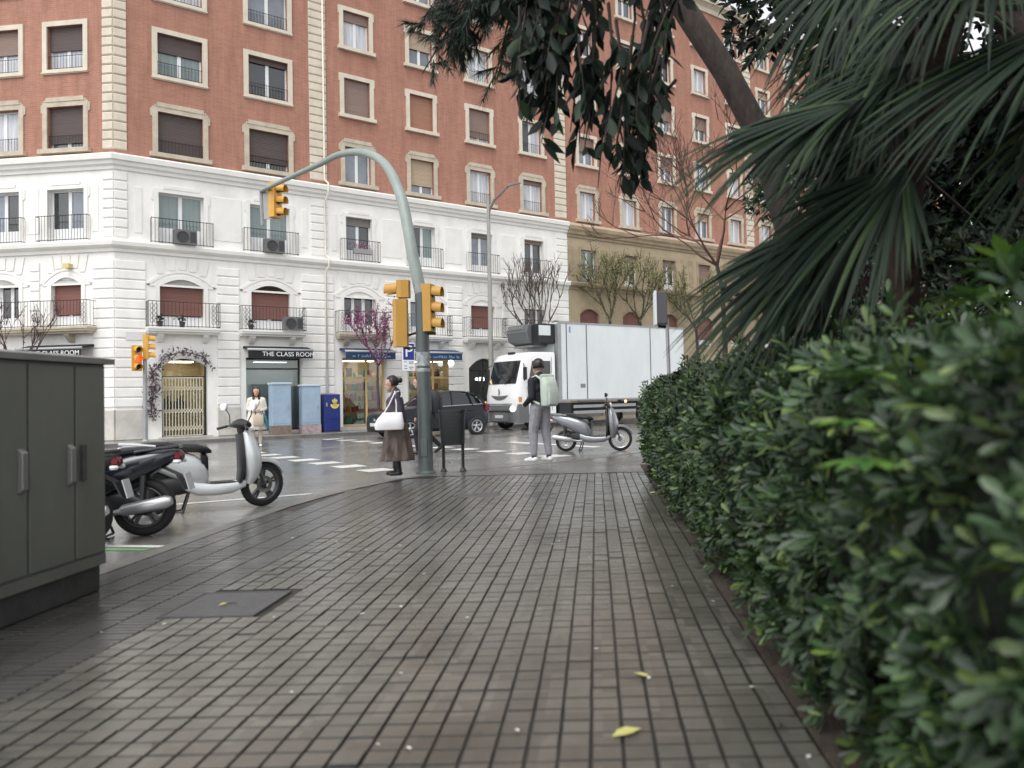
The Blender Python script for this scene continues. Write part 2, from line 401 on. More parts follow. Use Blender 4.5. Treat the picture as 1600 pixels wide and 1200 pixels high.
o = inst('paving_blocks', np_mesh('paving_blocks', V.reshape(-1, 3), Fq.reshape(-1, 4), [M_block, M_grout], False, 4, np.tile(SIDE, len(far_i))), pave); o['kind'] = 'stuff'
# dark kerb-side strip of ribbed tiles (x -3.54 .. -2.44)
SV, SF = block_mesh('r', .213, .049, None, .006, .006); SV = np.array(SV); SF = np.array(SF)
rc = np.array([(-2.44 - (i + .5) * .218, 1.35 + (j + .5) * .0545) for i in range(5) for j in range(int((12.0 - 1.35) / .0545)) if not in_plate(-2.44 - (i + .5) * .218, 1.35 + (j + .5) * .0545)])
rc = rc[rc[:, 0] - .11 > np.interp(rc[:, 1], [p[1] for p in inner[:9]], [p[0] for p in inner[:9]]) - .004]
rd = np.hypot(rc[:, 0], rc[:, 1]); rv = (np.abs(rc[:, 0] + .3) < .68 * rc[:, 1]) & (rc[:, 0] > -3.2)
ro = np.argsort(np.where(rv, rd, 99)); rn = np.zeros(len(rc), bool); rn[ro[:160]] = True
rme = np_mesh('ribbed_tile', SV, SF, [M_dark, M_grout], False, 4, SIDE)
for i in np.nonzero(rn)[0]: inst('ribbed_tile', rme, pave, (rc[i, 0], rc[i, 1], rng.normal(-.0005, .0008)))
fi = np.nonzero(~rn)[0]; V = SV[None] + np.c_[rc[fi], rng.normal(-.0005, .0008, len(fi))][:, None, :]; Fq = SF[None] + (np.arange(len(fi)) * 8)[:, None, None]
o = inst('ribbed_tiles', np_mesh('ribbed_tiles', V.reshape(-1, 3), Fq.reshape(-1, 4), [M_dark, M_grout], False, 4, np.tile(SIDE, len(fi))), pave); o['kind'] = 'stuff'
# smooth crossing end of the pavement (beyond the blocks), laid as large slabs
cut = [p for p in inner if p[1] > 12.35]
sm = poly('smooth_pavement', [(-2.8, 12.35)] + cut + [(60, 40), (60, 12.35)], -.0015, M_smooth, None); sm.parent = pave
# the left strip between ribbed tiles and kerb
o = poly('edge_strip', [(-3.545, -6), (-3.53, -6), (-3.53, 8.5), (-3.545, 8.5)], -.004, M_dark, None); o.parent = pave
# the planting bed of bare soil beside the last column of blocks
so_ = poly('planting_bed', [(.722, -6), (60, -6), (60, 13.6), (.722, 13.6)], .003, M_soil)
tag(so_, kind='structure')

# service covers
M_plate = mat('cover_plate', (.085, .087, .09), .45, var=.25, scale=9, bump=.1, rvar=.12)
for (x0, x1, y0, y1, lab, sk) in ((-2.5, -1.95, 4.53, 5.1, 'square dark grey service cover set in the paving near the utility cabinet', .0), (-1.75, -1.2, 9.7, 10.0, 'small narrow service cover in the paving before the litter bin', 0)):
    t = thing('service_cover', lab, 'service cover', ((x0 + x1) / 2, (y0 + y1) / 2, 0))
    w, l = (x1 - x0) / 2, (y1 - y0) / 2
    MB().box(-w + .02, w - .02, -l + .02, l - .02, -.03, .002).build('lid', M_plate, t, bevel=.004)
    f = MB(); f.box(-w, w, -l, -l + .017, -.03, .004); f.box(-w, w, l - .017, l, -.03, .004); f.box(-w, -w + .017, -l + .017, l - .017, -.03, .004); f.box(w - .017, w, -l + .017, l - .017, -.03, .004)
    f.build('rim', M_plate, t)
    MB().box(-.05, .05, -.012, .012, .0, .0035).build('lifting_slot', M_grout, t)

# road markings: the two dashed lines of the crossing and the parking-bay lines
def rquad(s0, s1, d0, d1, z=ROADZ + .004):
    return [FR.P(s0, d0, z), FR.P(s1, d0, z), FR.P(s1, d1, z), FR.P(s0, d1, z)]
for s0, ds in ((1.42, [9.2 + 1.27 * i for i in range(7)]), (5.5, [4.2 + 1.27 * i for i in range(11)])):
    for d in ds:
        mb = MB(); mb.quad(*rquad(s0, s0 + .56, d - .3, d + .3)); o = mb.build('crossing_dash', M_mark)
        tag(o, kind='structure')
def strip(name, a, b, w, m=M_mark):
    a, b = Vector((*a, ROADZ + .004)), Vector((*b, ROADZ + .004)); t = (b - a).normalized(); n = Vector((-t.y, t.x, 0)) * w / 2
    mb = MB(); mb.quad(a - n, b - n, b + n, a + n); o = mb.build(name, m); tag(o, kind='structure'); return o
strip('bay_line', (-6.3, 10.1), (-4.06, 11.4), .11)
strip('bay_line', (-6.0, 7.75), (-4.05, 7.45), .1)
strip('bay_line', (-6.0, 7.6), (-4.1, 7.3), .09, wet('green_paint', (.12, .3, .12), (.2, .42, .18), .5, .3, 8))
strip('stop_line', tuple(FR.P(8.2, 15.5, 0))[:2], tuple(FR.P(8.2, 11.5, 0))[:2], .35)

# far pavement (in front of the buildings), kerb at 2.15 m
K = 2.15
q = [FL.P(-40, K, 0), FL.P(-.9, K, 0), None, FR.P(.9, K, 0), FR.P(110, K, 0)]
mid = O + (nR + nL).normalized() * (K * 1.07); q[2] = mid
outer = [(p.x, p.y) for p in q]; base = [FR.P(110, -.3, 0), FR.P(0, -.3, 0), FL.P(-40, -.3, 0)]
def off2(pts, w): return [(x + (nR.x + nL.x) / 2 * -w, y + (nR.y + nL.y) / 2 * -w) for x, y in pts]
mb = MB(); io = off2(outer, .16)
mb.loft([[(*p, ROADZ - .05) for p in outer], [(*p, -.012) for p in outer], [(*p, 0) for p in off2(outer, .012)], [(*p, 0) for p in io]], caps=False, closed=False)
tag(mb.build('far_kerb', M_kerb), kind='structure')
poly('far_pavement', io + [(p.x, p.y) for p in base], -.003, M_far)
# ------------------------------------------------------------------ buildings
def brick_mat(name, c1, c2, mortar):
    m = bpy.data.materials.new(name); m.use_nodes = True; MATS[name] = m
    t = m.node_tree; b = t.nodes['Principled BSDF']; L = t.links.new
    geo = t.nodes.new('ShaderNodeNewGeometry'); P = geo.outputs['Position']
    sp = t.nodes.new('ShaderNodeSeparateXYZ'); L(P, sp.inputs[0]); cb = t.nodes.new('ShaderNodeCombineXYZ')
    mu = t.nodes.new('ShaderNodeMath'); mu.operation = 'MULTIPLY'; mu.inputs[1].default_value = 1.2; L(sp.outputs[0], mu.inputs[0]); L(mu.outputs[0], cb.inputs[0]); L(sp.outputs[2], cb.inputs[1])
    br = t.nodes.new('ShaderNodeTexBrick'); br.inputs['Scale'].default_value = 1; br.inputs['Brick Width'].default_value = .26; br.inputs['Row Height'].default_value = .068; br.inputs['Mortar Size'].default_value = .007
    br.inputs['Color1'].default_value = (*c1, 1); br.inputs['Color2'].default_value = (*c2, 1); br.inputs['Mortar'].default_value = (*mortar, 1); br.inputs['Bias'].default_value = 0; L(cb.outputs[0], br.inputs['Vector'])
    mp = t.nodes.new('ShaderNodeMapping'); mp.inputs['Scale'].default_value = (2.2, 2.2, .35); L(P, mp.inputs[0])
    n = t.nodes.new('ShaderNodeTexNoise'); n.inputs['Scale'].default_value = 1.4; n.inputs['Detail'].default_value = 8; n.inputs['Roughness'].default_value = .7; L(mp.outputs[0], n.inputs['Vector'])
    mr = t.nodes.new('ShaderNodeMapRange'); mr.inputs[1].default_value = .3; mr.inputs[2].default_value = .7; mr.inputs[3].default_value = .8; mr.inputs[4].default_value = 1.17; L(n.outputs['Fac'], mr.inputs[0])
    sc = t.nodes.new('ShaderNodeVectorMath'); sc.operation = 'SCALE'; L(br.outputs['Color'], sc.inputs[0]); L(mr.outputs[0], sc.inputs['Scale']); L(sc.outputs[0], b.inputs['Base Color'])
    b.inputs['Roughness'].default_value = .85; b.inputs['Specular IOR Level'].default_value = .25
    return m
M_brick = brick_mat('brick', (.39, .188, .134), (.34, .158, .11), (.385, .23, .175))
M_brick2 = brick_mat('brick_neighbour', (.385, .188, .134), (.335, .158, .11), (.38, .225, .17))
M_white = mat('white_render', (.81, .795, .76), .75, var=.09, scale=1.5, bump=.06, bscale=30, stretch=(1, 1, .5), spec=.3)
M_white2 = mat('white_stone', (.77, .755, .715), .7, var=.05, scale=2.2, bump=.05, bscale=40, spec=.3)
M_cream = mat('cream_stone', (.62, .555, .45), .75, var=.1, scale=3, bump=.08, bscale=30, spec=.3, stretch=(1, 1, .5))
M_cream2 = mat('grimy_cream_stone', (.5, .435, .34), .8, var=.16, scale=3, bump=.08, bscale=30, spec=.3)
M_tan = mat('tan_stone', (.38, .31, .21), .8, var=.14, scale=1.4, bump=.1, bscale=25, spec=.25)
M_tan2 = mat('tan_moulding', (.33, .26, .175), .8, var=.2, scale=2, bump=.1, bscale=25, spec=.25)
M_plinth = mat('plinth_render', (.5, .48, .44), .75, var=.2, scale=1.6, bump=.1, bscale=25)
M_sash = mat('white_sash', (.74, .74, .74), .4)
M_iron = mat('wrought_iron', (.03, .028, .027), .5, metal=.3)
M_sh_brown = mat('brown_shutter', (.085, .062, .058), .6, var=.12, scale=.8, stretch=(1, 1, 14))
M_sh_red = mat('red_brown_shutter', (.2, .085, .068), .6, var=.1, scale=.8, stretch=(1, 1, 14))
M_sh_tan = mat('tan_shutter', (.42, .32, .22), .6, var=.08, scale=.8, stretch=(1, 1, 14))
M_sh_ter = mat('terracotta_shutter', (.33, .16, .1), .6, var=.1, scale=.8, stretch=(1, 1, 14))
M_sh_mid = mat('taupe_shutter', (.24, .165, .135), .6, var=.1, scale=.8, stretch=(1, 1, 14))
M_sh_grey = mat('grey_shutter', (.2, .185, .17), .6, var=.1, scale=.8, stretch=(1, 1, 14))
M_pane = mat('dark_window_glass', (.03, .034, .038), .06, spec=.9, var=.5, scale=.7)
M_pane_b = mat('sky_lit_window_glass', (.16, .18, .21), .06, spec=.9, var=.4, scale=.6)  # paler blue base puts the sky's reflection into the colour
M_pane_c = mat('curtained_window_glass', (.5, .52, .55), .15, spec=.6, var=.25, scale=2.5, stretch=(4, 4, .3))
M_pane_g = mat('greenish_sheer_glass', (.16, .21, .2), .1, spec=.8, var=.2, scale=2, stretch=(5, 5, .2))
M_black = mat('black_cloth', (.012, .012, .014), .8)
M_glass = glass_mat('shop_glass')

CACHE = {}
def cached(key, fn):
    if key not in CACHE: CACHE[key] = fn()
    return CACHE[key]

def wall(parent, fac, name, x0, x1, z0, z1, holes, m, depth=.24, d=0.):
    """wall sheet with rectangular openings and their reveals; facade coordinates, y = -d"""
    xs = sorted({x0, x1} | {h[0] for h in holes} | {h[1] for h in holes}); zs = sorted({z0, z1} | {h[2] for h in holes} | {h[3] for h in holes})
    xs = [x for x in xs if x0 <= x <= x1]; zs = [z for z in zs if z0 <= z <= z1]
    mb = MB(); idx = {}
    def vid(x, z):
        if (x, z) not in idx: idx[(x, z)] = len(mb.v); mb.v.append((x, -d, z))
        return idx[(x, z)]
    for i in range(len(xs) - 1):
        for j in range(len(zs) - 1):
            cx, cz = (xs[i] + xs[i + 1]) / 2, (zs[j] + zs[j + 1]) / 2
            if any(h[0] < cx < h[1] and h[2] < cz < h[3] for h in holes): continue
            mb.f.append((vid(xs[i], zs[j]), vid(xs[i + 1], zs[j]), vid(xs[i + 1], zs[j + 1]), vid(xs[i], zs[j + 1]))); mb.m.append(0)
    for a, b, c, e in holes:
        y0, y1 = -d, -d + depth
        for p, q in (((a, c), (a, e)), ((b, e), (b, c)), ((a, e), (b, e)), ((b, c), (a, c))):
            mb.quad((p[0], y0, p[1]), (q[0], y0, q[1]), (q[0], y1, q[1]), (p[0], y1, p[1]))
    me = mb.mesh(name, m, recalc=False)
    return put(parent, fac, name, me, 0, 0, 0)
def put(parent, fac, name, me, x, d, z):
    """place a facade-frame mesh (x right, -y out) under a building root"""
    o = inst(name, me, parent, fac.P(x, d, z) - parent.location, fac.rz); return o

def frame_mesh(w, h, f=.17, proud=.05, sill=True, ornate=False, m=None):
    def mk():
        mb = MB(); a = w / 2; y = -proud
        if ornate:
            mb.box(-a - f, -a, y, .02, 0, h); mb.box(a, a + f, y, .02, 0, h)
            mb.box(-a - f, a + f, y, .02, h, h + f)
            mb.prism([(-a - f * .25, h + f), (a + f * .25, h + f), (a + f * .1, h + f + .15), (-a - f * .1, h + f + .15)], y - .02, .02)
            for s_ in (-1, 1):
                mb.prism([(s_ * (a + f), h - .22), (s_ * (a + f + .07), h - .16), (s_ * (a + f + .07), h + f * .35), (s_ * (a + f), h + f * .8)], y + .012, .02)
                mb.prism([(s_ * (a + f * .25), h + f), (s_ * (a + f * .7), h + f), (s_ * (a + f * .45), h + f + .09)], y - .01, .02)
            mb.box(-a - f - .1, a + f + .1, -.17, .02, -.15, 0)
        else:
            for s_ in (-1, 1):
                mb.box(s_ * a, s_ * (a + f), y, .02, 0, h)
            mb.box(-a - f, a + f, y, .02, h, h + f)
            if sill == 2:
                for s_ in (-1, 1): mb.box(s_ * (a + f), s_ * (a + f + .045), y + .012, .02, h - .16, h + f - .02)
                mb.box(-a - f - .07, a + f + .07, -.15, .02, -.14, 0)
            else:
                mb.box(-a - f, a + f, y, .02, -f, 0)
                mb.box(-a - f - .015, a + f + .015, y - .035, .02, -f + .03, -f + .075)
        return mb.mesh('window', m)
    return cached(('frame', w, h, f, sill, ornate, m.name), mk)
def arc_pts(a, h0, rise, n=9): return [(-a + 2 * a * i / n, h0 + rise * (1 - (2 * i / n - 1) ** 2)) for i in range(n + 1)]

def sash_parts(win, w, h, fy, pane, shutter, frac, arched=0., leaves_=2, low_panel=0., open_leaf=False):
    """white sash, panes and roller shutter, window-frame coordinates (z from sill)"""
    a = w / 2; t = .055
    def mk():
        mb = MB()
        mb.box(-a, -a + t, fy, fy + .05, 0, h); mb.box(a - t, a, fy, fy + .05, 0, h); mb.box(-a + t, a - t, fy, fy + .05, 0, t); mb.box(-a + t, a - t, fy, fy + .05, h - t, h)
        for k in range(1, leaves_):
            x = -a + w * k / leaves_; mb.box(x - .06, x + .06, fy - .012, fy + .05, t, h - t)
        if low_panel: mb.box(-a + t, a - t, fy - .008, fy + .05, t, low_panel)
        return mb.mesh('sash', M_sash)
    o = inst('sash', cached(('sash', w, h, fy, leaves_, low_panel), mk), win)
    for k in range(leaves_):
        x0 = -a + t + (w - 2 * t) * k / leaves_ + (.05 if k else 0); x1 = -a + t + (w - 2 * t) * (k + 1) / leaves_ - (.05 if k < leaves_ - 1 else 0)
        pm = pane[k % len(pane)] if isinstance(pane, (list, tuple)) else pane
        def mkp(): return MB().box(x0, x1, fy + .02, fy + .03, max(low_panel, t), h - t).mesh('pane', pm)
        inst('pane', cached(('pane', w, h, fy, k, leaves_, pm.name, low_panel), mkp), win)
    if shutter is not None and frac > 0:
        z0 = h * (1 - frac)
        def mks():
            mb = MB(); n = max(3, int((h - z0) / .055)); st = (h - z0) / n
            for i in range(n): mb.prism([(fy - .0555, z0 + i * st + .0015), (fy - .0595, z0 + i * st + st * .5), (fy - .0555, z0 + (i + 1) * st - .0015), (fy - .035, z0 + (i + 1) * st), (fy - .035, z0 + i * st)], -a + .01, a - .01, 'x')
            if frac > .95: pass
            return mb.mesh('roller_shutter', shutter)
        inst('roller_shutter', cached(('shut', w, h, round(frac, 2), shutter.name, fy), mks), win)
def railing_mesh(w, dep, h, step=.11, ornate=False):
    def mk():
        mb = MB(); a = w / 2
        for z in (.04, h): mb.tube([(-a, 0, z), (-a, -dep, z), (a, -dep, z), (a, 0, z)], .012, 4)
        n = int(w / step)
        for i in range(n + 1):
            x = -a + w * i / n; mb.cyl((x, -dep, 0), (x, -dep, h + (.03 if dep < .2 else 0)), .008, n=4)
        m_ = max(1, int(dep / step))
        for s_ in (-1, 1):
            for i in range(m_): mb.cyl((s_ * a, -dep * i / m_, 0), (s_ * a, -dep * i / m_, h), .008, n=4)
            if ornate:
                for k in range(4):
                    z = .12 + k * (h - .2) / 4; r = (h - .2) / 8
                    for q in range(2):
                        cx = s_ * (a - .1 - q * .13)
                        mb.tube([(cx + .055 * math.cos(tt), -dep - .004, z + r + r * math.sin(tt)) for tt in [j * math.pi / 4 for j in range(9)]], .007, 4)
        return mb.mesh('railing', M_iron)
    return cached(('rail', w, dep, h, ornate), mk)

def brick_window(root, fac, xc, w, z0, h, m, ornate=False, sill=True, pane=None, shutter=None, frac=0., rail=True, curtain=False):
    win = put(root, fac, 'window', frame_mesh(w, h, .17, .05, sill, ornate, m), xc, 0, z0)
    sash_parts(win, w, h, .17, pane or M_pane, shutter, frac)
    if rail:
        def mk():
            mb = MB(); a = w / 2
            for z in (.06, .48): mb.tube([(-a, .04, z), (a, .04, z)], .01, 4)
            for i in range(int(w / .11) + 1): mb.cyl((-a + i * .11 + .02, .04, 0.02), (-a + i * .11 + .02, .04, .52), .007, n=4)
            return mb.mesh('railing', M_iron)
        inst('railing', cached(('wrail', w), mk), win)
    return win

def block(name, w, h, dep, m, bev=.02):
    def mk():
        mb = MB(); a, c = w / 2, h / 2
        mb.loft([[(-a, .0, -c), (a, .0, -c), (a, .0, c), (-a, .0, c)], [(-a, -dep + bev, -c), (a, -dep + bev, -c), (a, -dep + bev, c), (-a, -dep + bev, c)],
                 [(-a + bev * .3, -dep, -c + bev), (a - bev * .3, -dep, -c + bev), (a - bev * .3, -dep, c - bev), (-a + bev * .3, -dep, c - bev)]])
        return mb.mesh(name, m)
    return cached((name, round(w, 3), round(h, 3), dep, m.name), mk)

def cornice(root, fac, name, x0, x1, prof, m, miter0=0., miter1=0.):
    """prof: (d, z); miter: how far x runs on per metre of d at each end"""
    rings = [[(x - (mi * p[0] if e == 0 else -mi * p[0]), -p[0], p[1]) for p in prof] for e, (x, mi) in enumerate(((x0, miter0), (x1, miter1)))]
    mb = MB(); mb.loft(rings); return put(root, fac, name, mb.mesh(name, m), 0, 0, 0)

MIT = math.tan((math.pi - (AR + AL)) / 2)            # mitre at the 133.5 degree corner
C1 = [(-.05, 9.2), (.06, 9.2), (.08, 9.3), (.16, 9.36), (.18, 9.47), (.26, 9.5), (.28, 9.66), (.2, 9.72), (-.05, 9.74)]
C2 = [(-.05, 6.4), (.07, 6.4), (.09, 6.5), (.18, 6.55), (.24, 6.6), (.26, 6.72), (.24, 6.78), (-.05, 6.79)]
CT = [(-.05, 23.2), (.1, 23.2), (.14, 23.45), (.3, 23.55), (.45, 23.6), (.5, 23.8), (.45, 23.95), (-.05, 24.0)]
ROWS = [(9.98, 1.47), (12.75, 1.5), (15.52, 1.5), (18.28, 1.5), (21.05, 1.5)]
root = thing('corner_building', 'white and red brick corner apartment building with arched mezzanine windows and iron balconies', 'building', O)
B = root

Rcols = [(2.07, 1.46, 'A'), (5.12, 1.46, 'B'), (8.63, 1.1, 'C'), (11.52, 1.1, 'D'), (14.42, 1.1, 'E'), (17.3, 1.1, 'F')]
Lcols = [(-1.77, 1.36, 'M'), (-4.2, 1.36, 'N'), (-6.65, 1.36, 'O')]
XEND = 19.32; LEND = -9.0
brick = {('A', 0): (M_pane, M_sh_brown, 1.), ('A', 1): (M_pane_g, M_sh_brown, .42), ('A', 2): (M_pane_c, None, 0), ('B', 0): (M_pane, M_sh_brown, .8), ('B', 1): (M_pane, M_sh_brown, .14), ('B', 2): (M_pane_b, None, 0),
         ('C', 0): (M_pane_b, None, 0), ('C', 1): (M_pane, M_sh_mid, 1.), ('C', 2): (M_pane_c, M_sh_mid, .25), ('D', 0): (M_pane_b, M_sh_tan, .74), ('D', 1): (M_pane, M_sh_ter, 1.), ('D', 2): (M_pane_b, M_sh_tan, .5),
         ('E', 0): (M_pane_c, None, 0), ('E', 1): (M_pane_c, M_sh_mid, .84), ('E', 2): (M_pane_c, None, 0), ('F', 0): (M_pane_c, M_sh_mid, .12), ('F', 1): ([M_pane, M_pane_c], None, 0), ('F', 2): (M_pane_c, None, 0), ('F', 3): (M_pane_c, None, 0), ('E', 3): (M_pane_c, None, 0),
         ('M', 0): (M_pane_b, M_sh_brown, .84), ('M', 1): (M_pane_c, M_sh_brown, .55), ('N', 0): (M_pane_c, None, 0), ('N', 1): (M_pane_c, M_sh_mid, .55)}
opts = [(M_pane_c, None, 0), (M_pane_b, M_sh_mid, .5), (M_pane, M_sh_brown, 1.), (M_pane_b, M_sh_tan, .3), (M_pane, None, 0), (M_pane_c, M_sh_ter, .7)]
for fac, cols, x0, x1, nm in ((FR, Rcols, 0, XEND, 'brick_wall'), (FL, Lcols, LEND, 0, 'brick_wall')):
    holes = [(c - w / 2, c + w / 2, z, z + h) for c, w, _ in cols for z, h in ROWS]
    wall(B, fac, nm, x0, x1, 9.7, 23.3, holes, M_brick)
    for c, w, k in cols:
        for r, (z, h) in enumerate(ROWS):
            p, s_, f = brick.get((k, r), random.choice(opts))
            wide = k in 'ABMNO'
            brick_window(B, fac, c, w, z, h, M_cream2 if r == 0 else M_cream, ornate=(r == 0), sill=(True if wide else 2), pane=p, shutter=s_, frac=f, rail=(wide or k in 'EF'))
# quoin blocks (0.322 pitch): corner, downpipe pilaster and end pilaster
PIT = .322
for i in range(41):
    z = 9.9 + PIT * i + PIT / 2 - .02
    for fac, x in ((FR, .195), (FL, -.195)):
        put(B, fac, 'quoin_block', block('quoin_block', .39, PIT - .015, .05, M_cream, .04), x, 0, z)
    for x in (7.0, 18.97): put(B, FR, 'quoin_block', block('quoin_block', .68, PIT - .015, .045, M_cream, .04), x, 0, z)
for fac, a, b, m0, m1 in ((FR, 0, XEND, MIT, 0), (FL, LEND, 0, 0, MIT)):
    cornice(B, fac, 'upper_cornice', a, b, C1, M_white2, m0, m1)
    cornice(B, fac, 'lower_cornice', a, b, C2, M_white2, m0, m1)
    cornice(B, fac, 'roof_cornice', a, b, CT, M_cream, m0, m1)
mb = MB(); mb.prism([tuple(FR.P(0, 0, 0) - O)[:2], tuple(FR.P(XEND, 0, 0) - O)[:2], tuple(FR.P(XEND, -12, 0) - O)[:2], tuple(FL.P(LEND, -12, 0) - O)[:2], tuple(FL.P(LEND, 0, 0) - O)[:2]], 23.9, 24.1, 'z')
mb.build('roof', M_cream2, B)

# ---- white first floor: french windows behind low railings
first = {'A': (M_pane_g, None, 0, .62), 'B': (M_pane_g, None, 0, .62), 'C': ([M_pane_b, M_pane], M_sh_grey, .18, .5), 'D': ([M_pane, M_pane_g], None, 0, .5), 'E': ([M_pane_b, M_pane_b], M_sh_grey, .1, .4), 'F': (M_pane, M_sh_mid, .1, .3), 'M': ([M_pane, M_pane_b], None, 0, .5), 'N': ([M_pane_b, M_pane], None, 0, .5), 'O': (M_pane, None, 0, .5)}
M_acdark = mat('air_conditioner_grille', (.04, .04, .042), .6); M_acw = mat('air_conditioner_case', (.13, .13, .128), .5)
def aircon(parent, fac, x, d, z):
    o = put(parent, fac, 'air_conditioner', MB().box(-.36, .36, -.26, 0, 0, .5).mesh('air_conditioner', M_acw), x, d, z)
    mb = MB(); mb.lathe([(.19, 0), (.2, -.02), (.16, -.02), (.15, -.005)], (-.1, -.262, .25), 'y', 16); inst('fan_grille', mb.mesh('fan_grille', M_acdark), o)
    inst('side_grille', MB().box(.14, .33, -.268, -.262, .06, .44).mesh('side_grille', M_acdark), o)
for fac, cols, a, b in ((FR, Rcols, 0, XEND), (FL, Lcols, LEND, 0)):
    holes = [(c - w / 2, c + w / 2, 6.79, 8.6) for c, w, _ in cols]
    wall(B, fac, 'white_wall', a, b, 6.45, 9.25, holes, M_white, .26)
    for i, (c, w, k) in enumerate(cols):
        fm = frame_mesh(w, 1.81, .13, .04, 3, False, M_white2)
        def mkf():
            mb = MB(); q = w / 2
            mb.box(-q - .14, -q, -.045, .02, .01, 1.81); mb.box(q, q + .14, -.045, .02, .01, 1.81); mb.box(-q - .14, q + .14, -.045, .02, 1.81, 1.95)
            mb.box(-q * .8, q * .8, -.06, .02, 1.95, 2.06)
            for s_ in (-1, 1): mb.prism([(s_ * (q + .14), 1.5), (s_ * (q + .21), 1.56), (s_ * (q + .21), 1.86), (s_ * (q + .14), 1.93)], -.034, .02)
            return mb.mesh('french_window', M_white2)
        win = put(B, fac, 'french_window', cached(('ffw', w), mkf), c, 0, 6.79)
        p, s_, f, lp = first[k]
        sash_parts(win, w, 1.81, .19, p, s_, f, low_panel=lp)
        inst('railing', railing_mesh(w + .52, .17, .86), win, (0, -.07, 0))
        if k in 'AB': aircon(B, fac, c + .05, .16, 6.8)
    # flat panels between the windows
    xs = sorted([c for c, w, k in cols])
    for i in range(len(xs) - 1):
        c = (xs[i] + xs[i + 1]) / 2; wgap = (xs[i + 1] - xs[i]) - 1.95
        if abs(c - 6.87) < .3:
            for cc in (6.42, 7.6): put(B, fac, 'wall_panel', block('wall_panel', .2, 1.5, .025, M_white2, .02), cc, 0, 7.9)
            continue
        put(B, fac, 'wall_panel', block('wall_panel', max(.4, wgap - .1), 1.6, .025, M_white2, .02), c, 0, 7.9)
    put(B, fac, 'wall_panel', block('wall_panel', .22, 1.6, .025, M_white2, .02), .72 if fac is FR else -.68, 0, 7.9)
    for i in range(7):
        z = 6.95 + PIT * i + .1
        put(B, fac, 'quoin_block', block('quoin_block_w', .39, PIT - .03, .05, M_white2, .03), .195 if fac is FR else -.195, 0, z)
        if fac is FR:
            for x in (7.0, 18.97): put(B, fac, 'quoin_block', block('quoin_block_w', .66, PIT - .03, .045, M_white2, .03), x, 0, z)

# ---- mezzanine (arched) and ground floor
mez = {'A': (1.42, M_pane, M_sh_red, 1.0), 'B': (1.42, M_pane, M_sh_red, 1.0), 'C': (1.34, M_pane, None, 0), 'D': (1.34, M_pane_b, None, 0), 'E': (1.24, M_pane, M_sh_red, 1.0), 'F': (1.24, M_pane, None, 0), 'M': (1.12, M_pane, M_sh_red, 1.0), 'N': (1.3, M_pane, None, 0), 'O': (1.2, M_pane, M_sh_red, 1.0)}
ground = {'A': (1.4, 2.88, .06, 2.8), 'B': (4.2, 6.24, .12, 2.86), 'C': (7.87, 9.72, .14, 2.9), 'D': (10.7, 12.9, .14, 2.9), 'E': (13.65, 15.3, .0, 2.95), 'F': (16.4, 18.2, .14, 2.9), 'M': (-2.6, -.95, .1, 2.86), 'N': (-5.0, -3.4, .1, 2.86), 'O': (-7.4, -5.8, .1, 2.86)}
Z_M, H_M, RISE = 3.88, 1.42, .28
